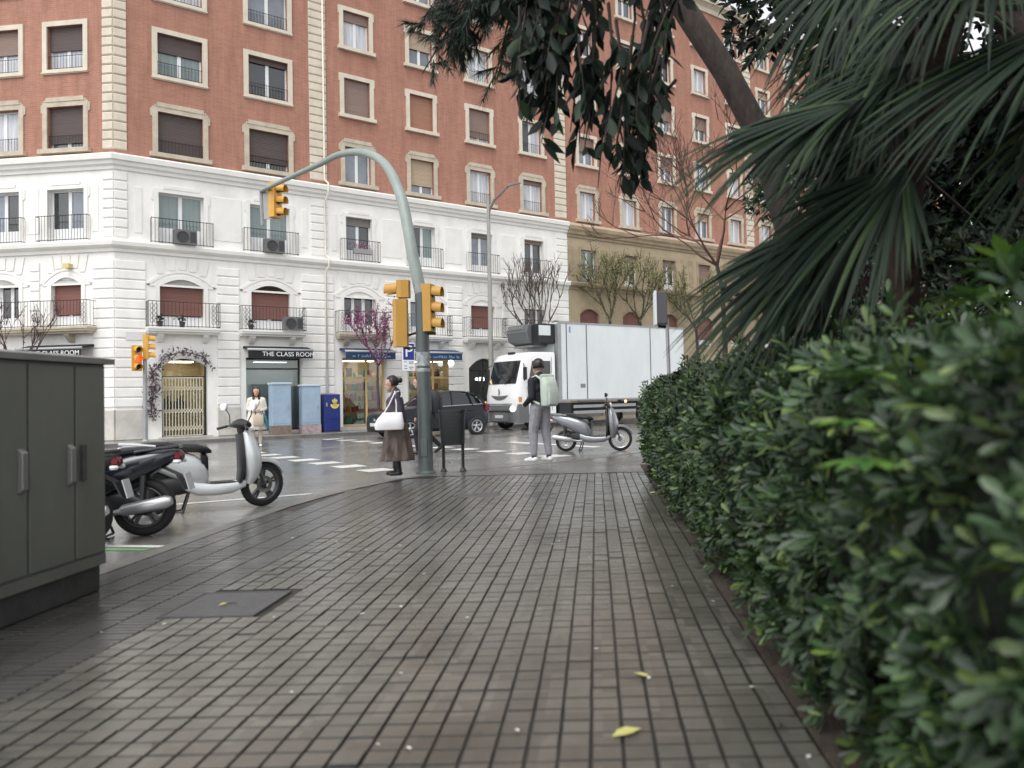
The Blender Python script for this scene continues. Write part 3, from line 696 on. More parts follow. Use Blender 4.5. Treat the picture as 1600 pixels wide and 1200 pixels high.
for fac, cols, a, b in ((FR, Rcols, 0, XEND), (FL, Lcols, LEND, 0)):
    holes = []; surr = []
    for c, w, k in cols:
        mw = mez[k][0]; holes.append((c - mw / 2, c + mw / 2, Z_M, Z_M + H_M + RISE)); g = ground[k]; holes.append(g)
        surr.append((c - max(mw / 2 + .42, 1.05 if fac is FR else .86), c + max(mw / 2 + .42, 1.05 if fac is FR else .86)))
    wall(B, fac, 'white_wall', a, b, 0, 6.45, holes, M_white, .3)
    for (c, w, k), (sx0, sx1) in zip(cols, surr):
        mw, pn, sh, fr_ = mez[k]; q = mw / 2
        # arched head fills the square corners of the opening
        def mka():
            mb = MB(); P_ = arc_pts(q, H_M, RISE)
            mb.loft([[(-q, y, H_M + RISE + .001)] + [(x, y, z) for x, z in P_] + [(q, y, H_M + RISE + .001)] for y in (-.0, .3)], caps=True)
            # moulding round the arch and jambs
            out = [(x * (q + .14) / q, z + .14) for x, z in P_]
            ring0 = [(-q, 0.0)] + P_ + [(q, 0.0)]; ring1 = [(-q - .14, 0.0)] + out + [(q + .14, 0.0)]
            mb.loft([[(x, .01, z) for x, z in ring0], [(x, -.035, z) for x, z in ring0], [(x, -.035, z) for x, z in ring1], [(x, .01, z) for x, z in ring1]], caps=False, closed=False)
            return mb.mesh('arched_window', M_white2)
        win = put(B, fac, 'arched_window', cached(('arch', mw), mka), c, .001, Z_M)
        sash_parts(win, mw, H_M + RISE, .2, pn, sh, .74 if sh else 0, leaves_=3 if not sh else 2, low_panel=.4)
        if sh:
            pass
        # surround panel with big shallow arch (slightly proud)
        hw = (sx1 - sx0) / 2
        def mks():
            mb = MB(); oq = hw
            arcO = [(-oq + 2 * oq * i / 14, 1.5 + .5 * (1 - (2 * i / 14 - 1) ** 2)) for i in range(15)]
            arcI = [(x * (oq - .07) / oq, z - .07) for x, z in arcO]
            mb.loft([[(x, .005, z) for x, z in arcI], [(x, -.028, z) for x, z in arcI], [(x, -.028, z) for x, z in arcO], [(x, .005, z) for x, z in arcO]], caps=True)
            return mb.mesh('arch_moulding', M_white2)
        put(B, fac, 'arch_moulding', cached(('surr', round(hw, 2)), mks), c, .001, Z_M)
        # voussoirs: four wedge stones over the arch
        for vi in range(5):
            tv = -.5 + vi * .25
            def mkv(tv=tv):
                mb = MB(); z0 = 2.03 - .5 * (tv * 1.2) ** 2
                mb.prism([(tv * hw * 1.15 - .13, z0 + .02), (tv * hw * 1.15 + .13, z0 + .02), (tv * hw * 1.35 + .15, 2.45), (tv * hw * 1.35 - .15, 2.45)], -.03, .005); return mb.mesh('voussoir', M_white2)
            put(B, fac, 'voussoir', cached(('vou', round(hw, 2), vi), mkv), c, .001, Z_M)
    # rusticated stone courses on the piers
    edges = sorted([a] + [e for s_ in surr for e in s_] + [b]); piers = []
    ss = sorted(surr); prev = a
    for s0, s1 in ss: piers.append((prev, s0 - .015)); prev = s1 + .015
    piers.append((prev, b))
    for p0, p1 in piers:
        if p1 - p0 < .12: continue
        for i in range(16):
            z = 1.12 + .335 * i
            if z + .3 > 6.38: continue
            w_ = p1 - p0
            put(B, fac, 'stone_course', block('stone_course', round(w_, 2) - (.0 if p0 == 0 or p1 == 0 else .0), .31, .05, M_white, .03), (p0 + p1) / 2, 0, z + .16)
        put(B, fac, 'plinth', block('plinth', round(p1 - p0, 2), 1.05, .07, M_plinth, .03), (p0 + p1) / 2, 0, .53)
    # balconies
    for c, w, k in cols:
        if k in 'NO': continue
        bw = {'A': 2.34, 'B': 2.38, 'C': 2.1, 'D': 2.24, 'E': 2.14, 'F': 2.1, 'M': 4.9}[k]; cc = c if k != 'M' else -3.07
        def mkb():
            mb = MB(); q = bw / 2
            mb.loft([[(-q * s0, .02, z), (q * s0, .02, z), (q * s0, -d0, z), (-q * s0, -d0, z)] for s0, d0, z in ((.96, .36, -.24), (.965, .38, -.2), (.99, .46, -.16), (.99, .46, -.1), (1, .5, -.09), (1, .5, -.02))])
            for s_ in (-.62, .62):
                mb.prism([(0, -.24), (-.3, -.24), (-.3, -.3), (-.08, -.52), (0, -.52)], s_ * q - .09, s_ * q + .09, 'x')
            return mb.mesh('balcony', M_cream2 if k in 'CM' else M_white2)
        bal = put(B, fac, 'balcony', cached(('bal', bw, k in 'CM'), mkb), cc, 0, Z_M)
        inst('railing', railing_mesh(bw - .06, .45, .88, .12, True), bal, (0, -.01, -.02))
        if k == 'B': aircon(B, fac, c + .62, .42, Z_M)
M_rail2 = M_iron
# downpipe on the pilaster, with its swan necks over the cornices
mb = MB(); X = 7.2
mb.tube([(X, -.1, 23.1), (X, -.1, 9.95), (X + .06, -.16, 9.85), (X + .06, -.34, 9.76), (X + .06, -.34, 9.35), (X, -.12, 9.05), (X, -.11, 6.95), (X + .06, -.16, 6.88), (X + .06, -.31, 6.8), (X + .06, -.31, 6.5), (X, -.12, 6.25), (X, -.11, 2.4)], .035, 8)
put(B, FR, 'downpipe', mb.mesh('downpipe', mat('cream_pipe', (.7, .67, .58), .5), True), 0, 0, 0)
put(B, FR, 'downpipe', MB().cyl((X, -.11, .1), (X, -.11, 2.42), .045).mesh('downpipe', mat('grey_pipe', (.3, .3, .3), .5), True), 0, 0, 0)
# wall lamp over the left balcony door and faint street-name plate
put(B, FL, 'wall_lamp', MB().box(-.1, .1, -.2, 0, -.08, .08).mesh('wall_lamp', mat('yellowed_lamp', (.62, .5, .2), .5)), -1.62, .02, 5.95)
pl = put(B, FR, 'street_plate', block('street_plate', .62, .3, .02, mat('marble_plate', (.66, .65, .63), .4), .008), .62, .055, 3.55)

# ---- ground-floor fronts
M_dframe = mat('dark_shop_frame', (.02, .021, .023), .35); M_yframe = mat('yellow_oak_frame', (.62, .45, .2), .5)
M_inner = mat('shop_interior', (.5, .42, .3), .8); M_inner2 = mat('shop_interior_grey', (.42, .45, .43), .8)
M_lamp = mat('lit_lamp', (1, .95, .8), .5, emit=(1, .82, .55), estr=5.); M_lampw = mat('lit_white_lamp', (1, 1, 1), .5, emit=(.95, .97, 1), estr=2.2)
def interior(fac, g, m, dep=1.3, name='shop_interior'):
    x0, x1, z0, z1 = g; mb = MB(); y0, y1 = .3, .3 + dep
    mb.quad((x0 - .2, y1, z0), (x1 + .2, y1, z0), (x1 + .2, y1, z1), (x0 - .2, y1, z1)); mb.quad((x0 - .2, y0, z0), (x1 + .2, y0, z0), (x1 + .2, y1, z0), (x0 - .2, y1, z0)); mb.quad((x0 - .2, y0, z1), (x1 + .2, y0, z1), (x1 + .2, y1, z1), (x0 - .2, y1, z1))
    for x in (x0 - .2, x1 + .2): mb.quad((x, y0, z0), (x, y1, z0), (x, y1, z1), (x, y0, z1))
    return put(B, fac, name, mb.mesh(name, m), 0, 0, 0)
def shopfront(fac, g, fm, mull=(), trans=(), fw=.07):
    x0, x1, z0, z1 = g; mb = MB(); y = .2
    mb.box(x0, x0 + fw, y, y + .06, z0, z1); mb.box(x1 - fw, x1, y, y + .06, z0, z1); mb.box(x0 + fw, x1 - fw, y, y + .06, z1 - fw, z1); mb.box(x0 + fw, x1 - fw, y, y + .06, z0, z0 + fw)
    for x in mull: mb.box(x - fw / 2, x + fw / 2, y - .005, y + .06, z0 + fw, z1 - fw)
    for z in trans: mb.box(x0 + fw, x1 - fw, y + .003, y + .05, z - fw / 2, z + fw / 2)
    o = put(B, fac, 'shopfront', mb.mesh('shopfront', fm), 0, 0, 0)
    xs = [x0 + fw] + [v for x in mull for v in (x - fw / 2, x + fw / 2)] + [x1 - fw]
    for i in range(0, len(xs), 2): inst('pane', MB().box(xs[i], xs[i + 1], y + .02, y + .028, z0 + fw, z1 - fw).mesh('pane', M_glass), o)
    return o
# A: doorway with folding lattice gate, warm inside
gA = ground['A']; interior(FR, gA, M_inner, 1.6)
put(B, FR, 'ceiling_lamp', MB().box(1.7, 2.6, .8, 1.2, 2.7, 2.74).mesh('ceiling_lamp', M_lamp), 0, 0, 0)
o = shopfront(FR, gA, M_dframe, (), (2.15,), .05)
gate = MB(); gx0, gx1, gz0, gz1 = 1.46, 2.74, .1, 2.1
for i in range(14):
    x = gx0 + (gx1 - gx0) * i / 13; gate.box(x - .012, x + .012, .1, .125, gz0, gz1)
for zc in (.35, .95, 1.75):
    for i in range(13):
        xa = gx0 + (gx1 - gx0) * i / 13; xb = gx0 + (gx1 - gx0) * (i + 1) / 13
        gate.tube([(xa, .09, zc - .1), (xb, .09, zc + .1)], .01, 4); gate.tube([(xa, .092, zc + .1), (xb, .092, zc - .1)], .01, 4)
gate.box(gx0, gx1, .1, .13, gz0 - .03, gz0); gate.box(gx0, gx1, .1, .13, gz1, gz1 + .04)
put(B, FR, 'folding_gate', gate.mesh('folding_gate', mat('cream_gate', (.68, .64, .5), .5)), 0, 0, 0)
put(B, FR, 'arch_head', MB().loft([[(1.4, y, 2.802)] + [(2.14 + x, y, z) for x, z in arc_pts(.74, 2.5, .3)] + [(2.88, y, 2.802)] for y in (-.001, .3)]).mesh('arch_head', M_white2), 0, 0, 0)
put(B, FR, 'doorstep', MB().box(1.3, 3.0, -.12, .3, 0, .06).mesh('doorstep', M_plinth), 0, 0, 0)
for x, lab in ((1.8, 0), (2.25, 1)):
    mb = MB()
    for k in range(4): mb.box(x + k * .1 - .2, x + k * .1 - .12, 1.2, 1.3, .9, 1.3 + .1 * ((k * 7) % 3)); 
    mb.box(x - .35, x + .3, 1.1, 1.4, .84, .88)
    put(B, FR, 'display_shelf', mb.mesh('display_shelf', mat('dark_goods', (.05, .045, .045), .6)), 0, 0, 0)
# B: dark-framed white-backed window under the black awning
gB = ground['B']; interior(FR, gB, M_inner2, .9); shopfront(FR, gB, M_dframe, (), (2.45,), .06)
put(B, FR, 'window_back_panel', MB().box(4.35, 6.1, .5, .52, .2, 2.4).mesh('window_back_panel', mat('pale_panel', (.55, .58, .55), .7)), 0, 0, 0)
put(B, FR, 'ceiling_lamp', MB().box(4.6, 5.8, .36, .48, 2.7, 2.72).mesh('ceiling_lamp', M_lampw), 0, 0, 0)
put(B, FR, 'doorstep', MB().box(4.1, 6.34, -.1, .3, 0, .12).mesh('doorstep', M_plinth), 0, 0, 0)
# C, D: lit shop windows with goods
GOODS = [mat('goods_%s' % n, c, .55) for n, c in (('red', (.55, .05, .04)), ('green', (.05, .32, .16)), ('yellow', (.75, .55, .08)), ('teal', (.06, .3, .36)), ('dark', (.05, .045, .05)), ('orange', (.6, .2, .05)), ('white', (.7, .7, .68)), ('pink', (.6, .12, .2)), ('brown', (.2, .11, .06)))]
for k in 'CD':
    g = ground[k]; interior(FR, g, M_inner, 1.2); shopfront(FR, g, M_yframe, ((g[0] * .42 + g[1] * .58),), (2.1,), .08)
    put(B, FR, 'ceiling_lamp', MB().box(g[0] + .3, g[1] - .3, .5, .75, 2.78, 2.81).mesh('ceiling_lamp', M_lamp), 0, 0, 0)
    put(B, FR, 'stall_riser', MB().box(g[0] - .1, g[1] + .1, -.06, .3, 0, .14).mesh('stall_riser', M_plinth), 0, 0, 0)
    rr = random.Random(5 if k == 'C' else 9)
    for zi, z in enumerate((.2, .72, 1.18, 1.6, 2.15)):
        sh_ = put(B, FR, 'display_shelf', MB().box(g[0] + .12, g[1] - .12, .42, .85, z - .03, z).mesh('display_shelf', mat('shelf_wood', (.4, .28, .15), .6)), 0, 0, 0)
        x = g[0] + .16; i = 0
        while x < g[1] - .3:
            w_ = rr.uniform(.09, .24); h_ = rr.uniform(.12, .36); y0 = rr.uniform(.42, .5)
            mb = MB()
            if rr.random() < .45: mb.lathe([(w_ * .42, 0), (w_ * .45, h_ * .1), (w_ * .4, h_ * .7), (w_ * .2, h_ * .86), (w_ * .2, h_)], (x + w_ / 2, y0 + .12, z), 'z', 10)
            else: mb.box(x, x + w_, y0, y0 + .16, z, z + h_)
            inst('goods', mb.mesh('goods', rr.choice(GOODS), False), sh_); x += w_ + rr.uniform(.01, .07)
put(B, FR, 'globe_lamp', MB().sphere((12.62, -.25, 2.72), .13, 14).mesh('globe_lamp', M_lampw, True), 0, 0, 0)
# E: dark arched doorway with lit white letters; F plain shop
gE = ground['E']; interior(FR, gE, mat('dark_lobby', (.03, .028, .04), .6), 2.0)
put(B, FR, 'arch_head', MB().loft([[(13.65, y, 2.952)] + [(14.475 + x, y, z) for x, z in arc_pts(.825, 2.5, .45)] + [(15.3, y, 2.952)] for y in (-.001, .3)]).mesh('arch_head', M_white2), 0, 0, 0)
shopfront(FR, gE, M_dframe, (14.48,), (2.4,), .06)
tx = MB(); tx.sphere((14.16, .19, 2.02), .06, 12, (1, .3, 1.2)); tx.box(14.31, 14.34, .18, .19, 1.94, 2.1); tx.box(14.34, 14.38, .18, .19, 2.06, 2.1); tx.box(14.51, 14.54, .18, .19, 1.94, 2.1)
put(B, FR, 'lit_sign', tx.mesh('lit_sign', M_lampw), 0, 0, 0)
interior(FR, ground['F'], M_inner2, 1.0); shopfront(FR, ground['F'], M_dframe, (17.3,), (2.3,), .06)
for k in 'MNO':
    interior(FL, ground[k], M_inner2, 1.0); shopfront(FL, ground[k], M_dframe, (), (2.4,), .06)

# awnings: folded cassette + hanging valance with lettering
def awning(fac, x0, x1, z, m, txt=None, tm=None, tx=0., size=.24, lab='awning'):
    mb = MB(); mb.prism([(.0, z + .34), (-.1, z + .36), (-.62, z + .24), (-.64, z + .2), (0, z + .28)], x0, x1, 'x')
    o = put(B, fac, 'awning', mb.mesh('awning', m), 0, 0, 0)
    inst('front_bar', MB().tube([(x0 - .02, -.64, z + .21), (x1 + .02, -.64, z + .21)], .045, 8).mesh('front_bar', mat('grey_bar', (.42, .43, .44), .4), True), o)
    v = MB(); n = max(6, int((x1 - x0) / .18))
    v.loft([[(x0 + (x1 - x0) * i / n, -.645 - .012 * math.sin(i * 1.7), zz) for i in range(n + 1)] for zz in (z + .19, z - .1)], caps=False, closed=False)
    v.loft([[(x0 + (x1 - x0) * i / n, -.638 - .012 * math.sin(i * 1.7), zz) for i in range(n + 1)] for zz in (z + .19, z - .1)], caps=False, closed=False)
    inst('valance', v.mesh('valance', m), o)
    if txt == 'strokes':
        rr_ = random.Random(int(x0 * 10)); mb2 = MB(); xx = x0 + .28
        while xx < x1 - .2:
            h_ = rr_.choice((.07, .07, .08, .12, .13)); w_ = rr_.choice((.018, .022, .03))
            mb2.box(xx, xx + w_, -.672, -.664, z - .03, z - .03 + h_)
            if rr_.random() < .6: mb2.box(xx + w_, xx + w_ + .04, -.672, -.664, z - .03 + h_ * .5, z - .015 + h_ * .5)
            xx += rr_.choice((.06, .065, .07, .075, .15))
        inst('lettering', mb2.mesh('lettering', tm), o)
    elif txt:
        t_ = inst('lettering', text_mesh(txt, size, tm, .003), o, (tx, -.665, z + .04)); t_.rotation_euler = (math.pi / 2, 0, 0)
    return o
M_txtw = mat('white_lettering', (.8, .8, .8), .6); M_txtb = mat('pale_blue_lettering', (.25, .4, .6), .6)
M_blueawn = mat('navy_awning_cloth', (.02, .05, .12), .8, var=.2, scale=6)
awning(FR, 4.1, 6.45, 2.92, M_black, 'THE CLASS ROOM', M_txtw, 5.55, .235)
awning(FR, 7.75, 9.85, 2.92, M_blueawn, 'strokes', M_txtb, 8.8, .2)
awning(FR, 10.75, 12.95, 2.92, M_blueawn, 'strokes', M_txtb, 11.85, .2)
awning(FL, -3.1, -.72, 2.92, M_black, 'THE CLASS ROOM', M_txtw, -1.68, .225)

# ---- neighbouring building: same storeys, tan stone base
N = thing('neighbour_building', 'red brick apartment building with soiled tan stone base behind the truck', 'building', FR.P(XEND, 0, 0))
Ncols = [20.66 + 2.83 * i for i in range(14)]; NEND = 60.0
holes = [(c - .5, c + .5, z, z + 1.4) for c in Ncols for z, h in ROWS]
wall(N, FR, 'brick_wall', XEND, NEND, 9.6, 23.3, holes, M_brick2)
rr = random.Random(3)
for i, c in enumerate(Ncols):
    for r, (z, h) in enumerate(ROWS):
        p, s_, f = rr.choice(opts[:1] * 3 + opts[1:2] + opts[3:5] * 2) if r or i > 2 else (M_pane_c if i < 2 else M_pane_b, None, 0)
        if i > 9: # far and hidden: frame only with glass
            win = put(N, FR, 'window', frame_mesh(1.0, 1.4, .17, .05, 2, False, M_cream), c, 0, z); inst('pane', cached(('np',), lambda: MB().box(-.5, .5, .17, .19, 0, 1.4).mesh('pane', M_pane_b)), win); continue
        brick_window(N, FR, c, 1.0, z, 1.4, M_cream2 if r == 0 else M_cream, ornate=(r == 0), sill=2, pane=p, shutter=s_, frac=f, rail=False)
holes = [(c - .5, c + .5, 6.79, 8.45) for c in Ncols] + [(c - .62, c + .62, Z_M, Z_M + 1.62) for c in Ncols] + [(c - .9, c + .9, .1, 2.9) for c in Ncols]
wall(N, FR, 'stone_wall', XEND + .005, NEND, 0, 9.3, holes, M_tan, .28)
for i, c in enumerate(Ncols):
    win = put(N, FR, 'french_window', cached(('nfw',), lambda: (lambda mb: (mb.box(-.62, -.5, -.04, .02, 0, 1.66), mb.box(.5, .62, -.04, .02, 0, 1.66), mb.box(-.62, .62, -.04, .02, 1.66, 1.78), mb.mesh('french_window', M_tan2))[-1])(MB())), c, 0, 6.79)
    sash_parts(win, 1.0, 1.66, .19, M_pane_g if i == 0 else M_pane, None if i == 0 else M_sh_mid, 0 if i == 0 else rr.choice((.2, 1.)), low_panel=.35)
    if i == 0: inst('railing', railing_mesh(1.2, .15, .85), win, (0, -.05, 0))
    win = put(N, FR, 'arched_window', cached(('narch',), lambda: MB().loft([[(-.62, y, 1.621)] + [(x, y, z) for x, z in arc_pts(.62, 1.32, .3)] + [(.62, y, 1.621)] for y in (0, .28)]).mesh('arched_window', M_tan2)), c, .001, Z_M)
    sash_parts(win, 1.24, 1.62, .2, M_pane, M_sh_red, .8, low_panel=.3)
    inst('shop_shutter', cached(('nsh',), lambda: MB().box(-.9, .9, .2, .23, 0, 2.8).mesh('shop_shutter', M_sh_grey)), N, FR.P(c, 0, .1) - N.location, FR.rz)
    for q in (-1, 1): put(N, FR, 'wall_panel', block('wall_panel_n', .3, 1.5, .03, M_tan2, .02), c + q * 1.1, 0, 7.85)
for nm, pr, m in (('upper_cornice', [(p[0] * .9, p[1] - .18 if p[1] < 9.5 else p[1] - .1) for p in C1], M_tan2), ('lower_cornice', [(p[0] * .9, p[1] + .02) for p in C2], M_tan2), ('roof_cornice', CT, M_cream)):
    cornice(N, FR, nm, XEND + .01, NEND, pr, m)
cornice(N, FR, 'string_course', XEND + .01, NEND, [(-.05, 9.53), (.2, 9.56), (.2, 9.7), (-.05, 9.76)], mat('pink_cream_band', (.6, .46, .36), .8, var=.1))
for i in range(41):
    for x in (33.3, 47.4): put(N, FR, 'quoin_block', block('quoin_block', .68, PIT - .015, .045, M_cream, .04), x, 0, 9.9 + PIT * i + PIT / 2)
mb = MB(); mb.prism([tuple(FR.P(XEND, 0, 0) - N.location)[:2], tuple(FR.P(NEND, 0, 0) - N.location)[:2], tuple(FR.P(NEND, -12, 0) - N.location)[:2], tuple(FR.P(XEND, -12, 0) - N.location)[:2]], 23.9, 24.1, 'z'); mb.build('roof', M_cream2, N)
# ------------------------------------------------------------------ street furniture
M_cab = mat('olive_grey_paint', (.14, .145, .124), .42, var=.16, scale=2.2, bump=.05, bscale=18, rvar=.1, stretch=(1, 1, .35))
M_cabtop = mat('weathered_top', (.2, .2, .185), .5, var=.15, scale=6)
M_conc = mat('dark_wet_concrete', (.05, .05, .048), .5, var=.35, scale=7, bump=.2, bscale=40)
M_handle = mat('brushed_handle', (.3, .3, .28), .4, metal=.6)
M_pole = mat('grey_green_pole', (.085, .1, .098), .45, var=.1, scale=4, rvar=.1)
M_pole2 = mat('pale_green_pole', (.27, .31, .285), .45, var=.12, scale=4, rvar=.1)
M_amber = mat('yellow_signal_housing', (.62, .33, .055), .5, var=.06, scale=5)
M_amber_d = mat('yellow_signal_back', (.5, .27, .05), .55, var=.06, scale=5)
M_lens = mat('dark_lens', (.03, .02, .02), .15)
M_red = mat('lit_red_lens', (.9, .05, .02), .3, emit=(1, .035, .012), estr=2.5)
M_grn = mat('lit_green_lens', (.05, .7, .3), .3, emit=(.1, .9, .35), estr=.5)
M_galv = mat('galvanised_steel', (.32, .33, .33), .45, metal=.4, var=.1, scale=6)
M_signblue = mat('sign_blue', (.012, .02, .22), .4); M_signw = mat('sign_white', (.75, .77, .78), .4); M_ink = mat('sign_ink', (.03, .05, .12), .5)

# utility cabinet
t = thing('utility_cabinet', 'large olive grey utility cabinet with three doors beside the parked motorbikes', 'cabinet', (-3.22, 4.2, 0)); t.scale = (1, 1, 1.02)
# local: front face at x=0 facing +x, runs y -1.3..1.08
MB().box(-.42, -.03, -1.3, 1.04, 0, .17).build('plinth', M_conc, t, bevel=.01)
MB().box(-.45, -.012, -1.32, 1.07, .17, 1.44).build('body', M_cab, t, bevel=.008)
mb = MB(); mb.loft([[(-.5, -1.36, 1.44), (.03, -1.36, 1.44), (.03, 1.11, 1.44), (-.5, 1.11, 1.44)], [(-.5, -1.36, 1.475), (.03, -1.36, 1.475), (.03, 1.11, 1.475), (-.5, 1.11, 1.475)], [(-.35, -1.2, 1.5), (-.12, -1.2, 1.5), (-.12, .95, 1.5), (-.35, .95, 1.5)]]); mb.build('roof', M_cabtop, t)
for y0, y1, hy in ((-1.29, -.53, -.62), (-.52, .33, .27), (.34, .74, .685), (.75, 1.04, None)):
    dr = MB().box(-.012, .004, y0 + .006, y1 - .006, .25, 1.42).build('door', M_cab, t, bevel=.004)
    if hy is None: continue
    h = MB(); h.loft([[(x, hy + y, z) for y, z in ((-.022, .71 - s_), (.022, .71 - s_), (.022, .94 + s_), (-.022, .94 + s_))] for x, s_ in ((.004, 0.01), (.02, .0), (.035, -.015))]); h.build('handle', M_handle, dr, bevel=.004)
h = MB(); h.box(.004, .03, .785, .815, .72, .94); h.build('lock_cover', M_conc, t, bevel=.004)
MB().box(.0045, .006, -.16 - .75, -.02 - .75, 1.24, 1.34).build('sticker', mat('faded_sticker', (.3, .31, .3), .6), t)
MB().box(-.012, .001, -1.3, 1.05, .17, .235).build('vent_strip', M_cab, t)

# traffic signal head: 3 lenses with visors. local: faces +x
def signal_head(parent, name, loc, rz, lit=None, n=3, w=.26, h=.84, dep=.14, m=None, visor=.2):
    r = bpy.data.objects.new(name, MB().loft([[(x, y * k, z0) for x, y in ()] for k in ()] or [[(-dep, -w / 2 * .7, z), (-dep * .4, -w / 2, z), (0, -w / 2, z), (0, w / 2, z), (-dep * .4, w / 2, z), (-dep, w / 2 * .7, z)] for z in (0, h)]).mesh(name, m or M_amber)); COL.objects.link(r)
    r.parent = parent; r.location = loc; r.rotation_euler[2] = rz
    R_ = h / n * .36
    for i in range(n):
        z = h * (i + .5) / n
        mb = MB(); mb.lathe([(R_, .0), (R_ * .95, .015), (R_ * .6, .03)], (0, 0, z), 'x', 18)
        lm = M_lens if lit != i else (M_red if lit_red else M_grn)
        inst('lens', mb.mesh('lens', lm, True), r)
        mb = MB()
        for rr_ in (R_ * 1.1, R_ * 1.06):
            mb.loft([[(x, rr_ * math.cos(a), z + rr_ * math.sin(a) - x * .12) for a in [rad(-30 + 240 * k / 14) for k in range(15)]] for x in (0, visor)], caps=False, closed=False)
        inst('visor', mb.mesh('visor', m or M_amber, True), r)
    return r
lit_red = False
# near mast with long curved arm
P0 = Vector((-2.74, 12.82, 0))
t = thing('traffic_light_mast', 'dark grey mast with curved pale arm holding three yellow traffic signals beside the litter bin', 'traffic light', P0)
t_near = t
MB().tube([(0, 0, 0), (0, 0, .02), (0, 0, 1.0), (-.03, 0, 2.9)], [.12, .118, .112, .1], 20).build('lower_mast', M_pole, t, smooth=True)
MB().lathe([(.16, 0), (.16, .02), (.13, .05)], (0, 0, 0), 'z', 20).build('base_flange', M_pole, t)
pts = [(-.03, 0, 2.88), (-.16, .03, 3.5), (-.36, .28, 4.4), (-.6, .6, 4.95), (-.85, .95, 5.3), (-1.15, 1.3, 5.55), (-1.55, 1.75, 5.75), (-2.1, 2.4, 5.9), (-2.71, 3.18, 5.97), (-3.7, 4.2, 6.0), (-4.73, 5.18, 5.98)]
pts = [Vector(p) for p in pts]; sm_ = []
for i in range(len(pts) - 1):
    p0, p1, p2, p3 = pts[max(i - 1, 0)], pts[i], pts[i + 1], pts[min(i + 2, len(pts) - 1)]
    for k in range(4):
        u = k / 4; sm_.append(.5 * ((2 * p1) + (p2 - p0) * u + (2 * p0 - 5 * p1 + 4 * p2 - p3) * u * u + (3 * p1 - p0 - 3 * p2 + p3) * u ** 3))
sm_.append(pts[-1]); nn = len(sm_)
MB().tube(sm_, [.1 - .055 * i / (nn - 1) for i in range(nn)], 16).build('curved_arm', M_pole2, t, smooth=True)
MB().lathe([(.108, 0), (.112, .01), (.112, .05), (.108, .06)], (-.012, 0, 1.62), 'z', 20).build('clamp_band', M_galv, t)
MB().lathe([(.112, 0), (.112, .22)], (-.015, 0, 1.72), 'z', 20).build('torn_sticker', mat('torn_paper', (.3, .31, .32), .7, var=.6, scale=14), t)
MB().box(-.05, .05, -.125, -.1, .28, .55).build('access_hatch', M_pole, t, bevel=.004)
hd = signal_head(t, 'signal_head', (-4.33, 5.12, 5.35), rad(-12), w=.3, h=.78, dep=.18)
MB().tube([(-4.43, 5.1, 6.0), (-4.43, 5.1, 6.14)], .05, 8).build('hanger_cap', M_amber, t)
MB().tube([(-4.75, 5.2, 6.0), (-4.72, 5.2, 5.2)], .035, 6).build('hanger_post', M_galv, t)
MB().box(-.42 + -4.3, -.0 - 4.45, 5.2, 5.22, 5.34, 6.06).build('back_plate', M_galv, t)
# left pair (round-backed housings seen from behind), right head seen from the side
hb = signal_head(t, 'signal_head', (-.38, .04, 2.03), rad(108), w=.24, h=.76, dep=.2, m=M_amber_d, visor=.16)
hp = signal_head(t, 'pedestrian_signal', (-.4, -.02, 2.82), rad(180), n=1, w=.2, h=.28, dep=.19, m=M_amber_d, visor=.2)
hr = signal_head(t, 'signal_head', (.16, -.02, 2.27), rad(-8), w=.24, h=.76, dep=.18, m=M_amber_d, visor=.16)
MB().tube([(0, 0, 2.3), (-.3, .02, 2.2)], .02, 6).build('bracket', M_iron, t); MB().tube([(0, 0, 2.24), (.2, -.02, 2.24)], .022, 6).build('bracket', M_iron, t)
MB().box(-.33, -.06, .03, .07, 2.0, 2.03).build('bracket', M_iron, t)

# far traffic light
F0 = FR.P(.55, 1.9, 0)
t = thing('traffic_light', 'slim grey post with a lit red yellow signal at the building corner', 'traffic light', F0, FR.rz)
MB().tube([(0, 0, 0), (0, 0, 3.0)], [.07, .055], 12).build('post', M_galv, t, smooth=True)
MB().lathe([(.12, 0), (.12, .03), (.07, .08)], (0, 0, 0), 'z', 12).build('base', M_galv, t)
signal_head(t, 'signal_head', (.1, -.05, 2.66), rad(-10), w=.26, h=.8, dep=.16)
lit_red = True
signal_head(t, 'signal_head', (-.24, -.12, 2.28), rad(-78), lit=1, w=.3, h=.82, dep=.14)
lit_red = False

# street lamp behind the truck
t = thing('street_lamp', 'tall grey street lamp with one angled arm rising behind the truck cab', 'street lamp', FR.P(13.72, 1.75, 0), FR.rz)
MB().tube([(0, 0, 0), (0, 0, 4), (0, 0, 9.4), (0, 0, 9.9)], [.12, .1, .07, .05], 12).build('post', mat('lamp_post_grey', (.3, .29, .27), .5, var=.1), t, smooth=True)
MB().tube([(0, 0, 8.3), (.02, -.02, 9.2), (.25, -.1, 9.7), (.85, -.3, 10.35)], [.06, .06, .055, .04], 8).build('arm', mat('lamp_arm', (.1, .1, .1), .5), t, smooth=True)
mb = MB(); xloft(mb, [(.78, 10.34, .03, .05, -.3), (.95, 10.42, .06, .11, -.33), (1.2, 10.5, .06, .12, -.36), (1.42, 10.54, .03, .08, -.38)], 10); mb.build('lantern', mat('lantern_grey', (.16, .18, .2), .4), t, smooth=True)

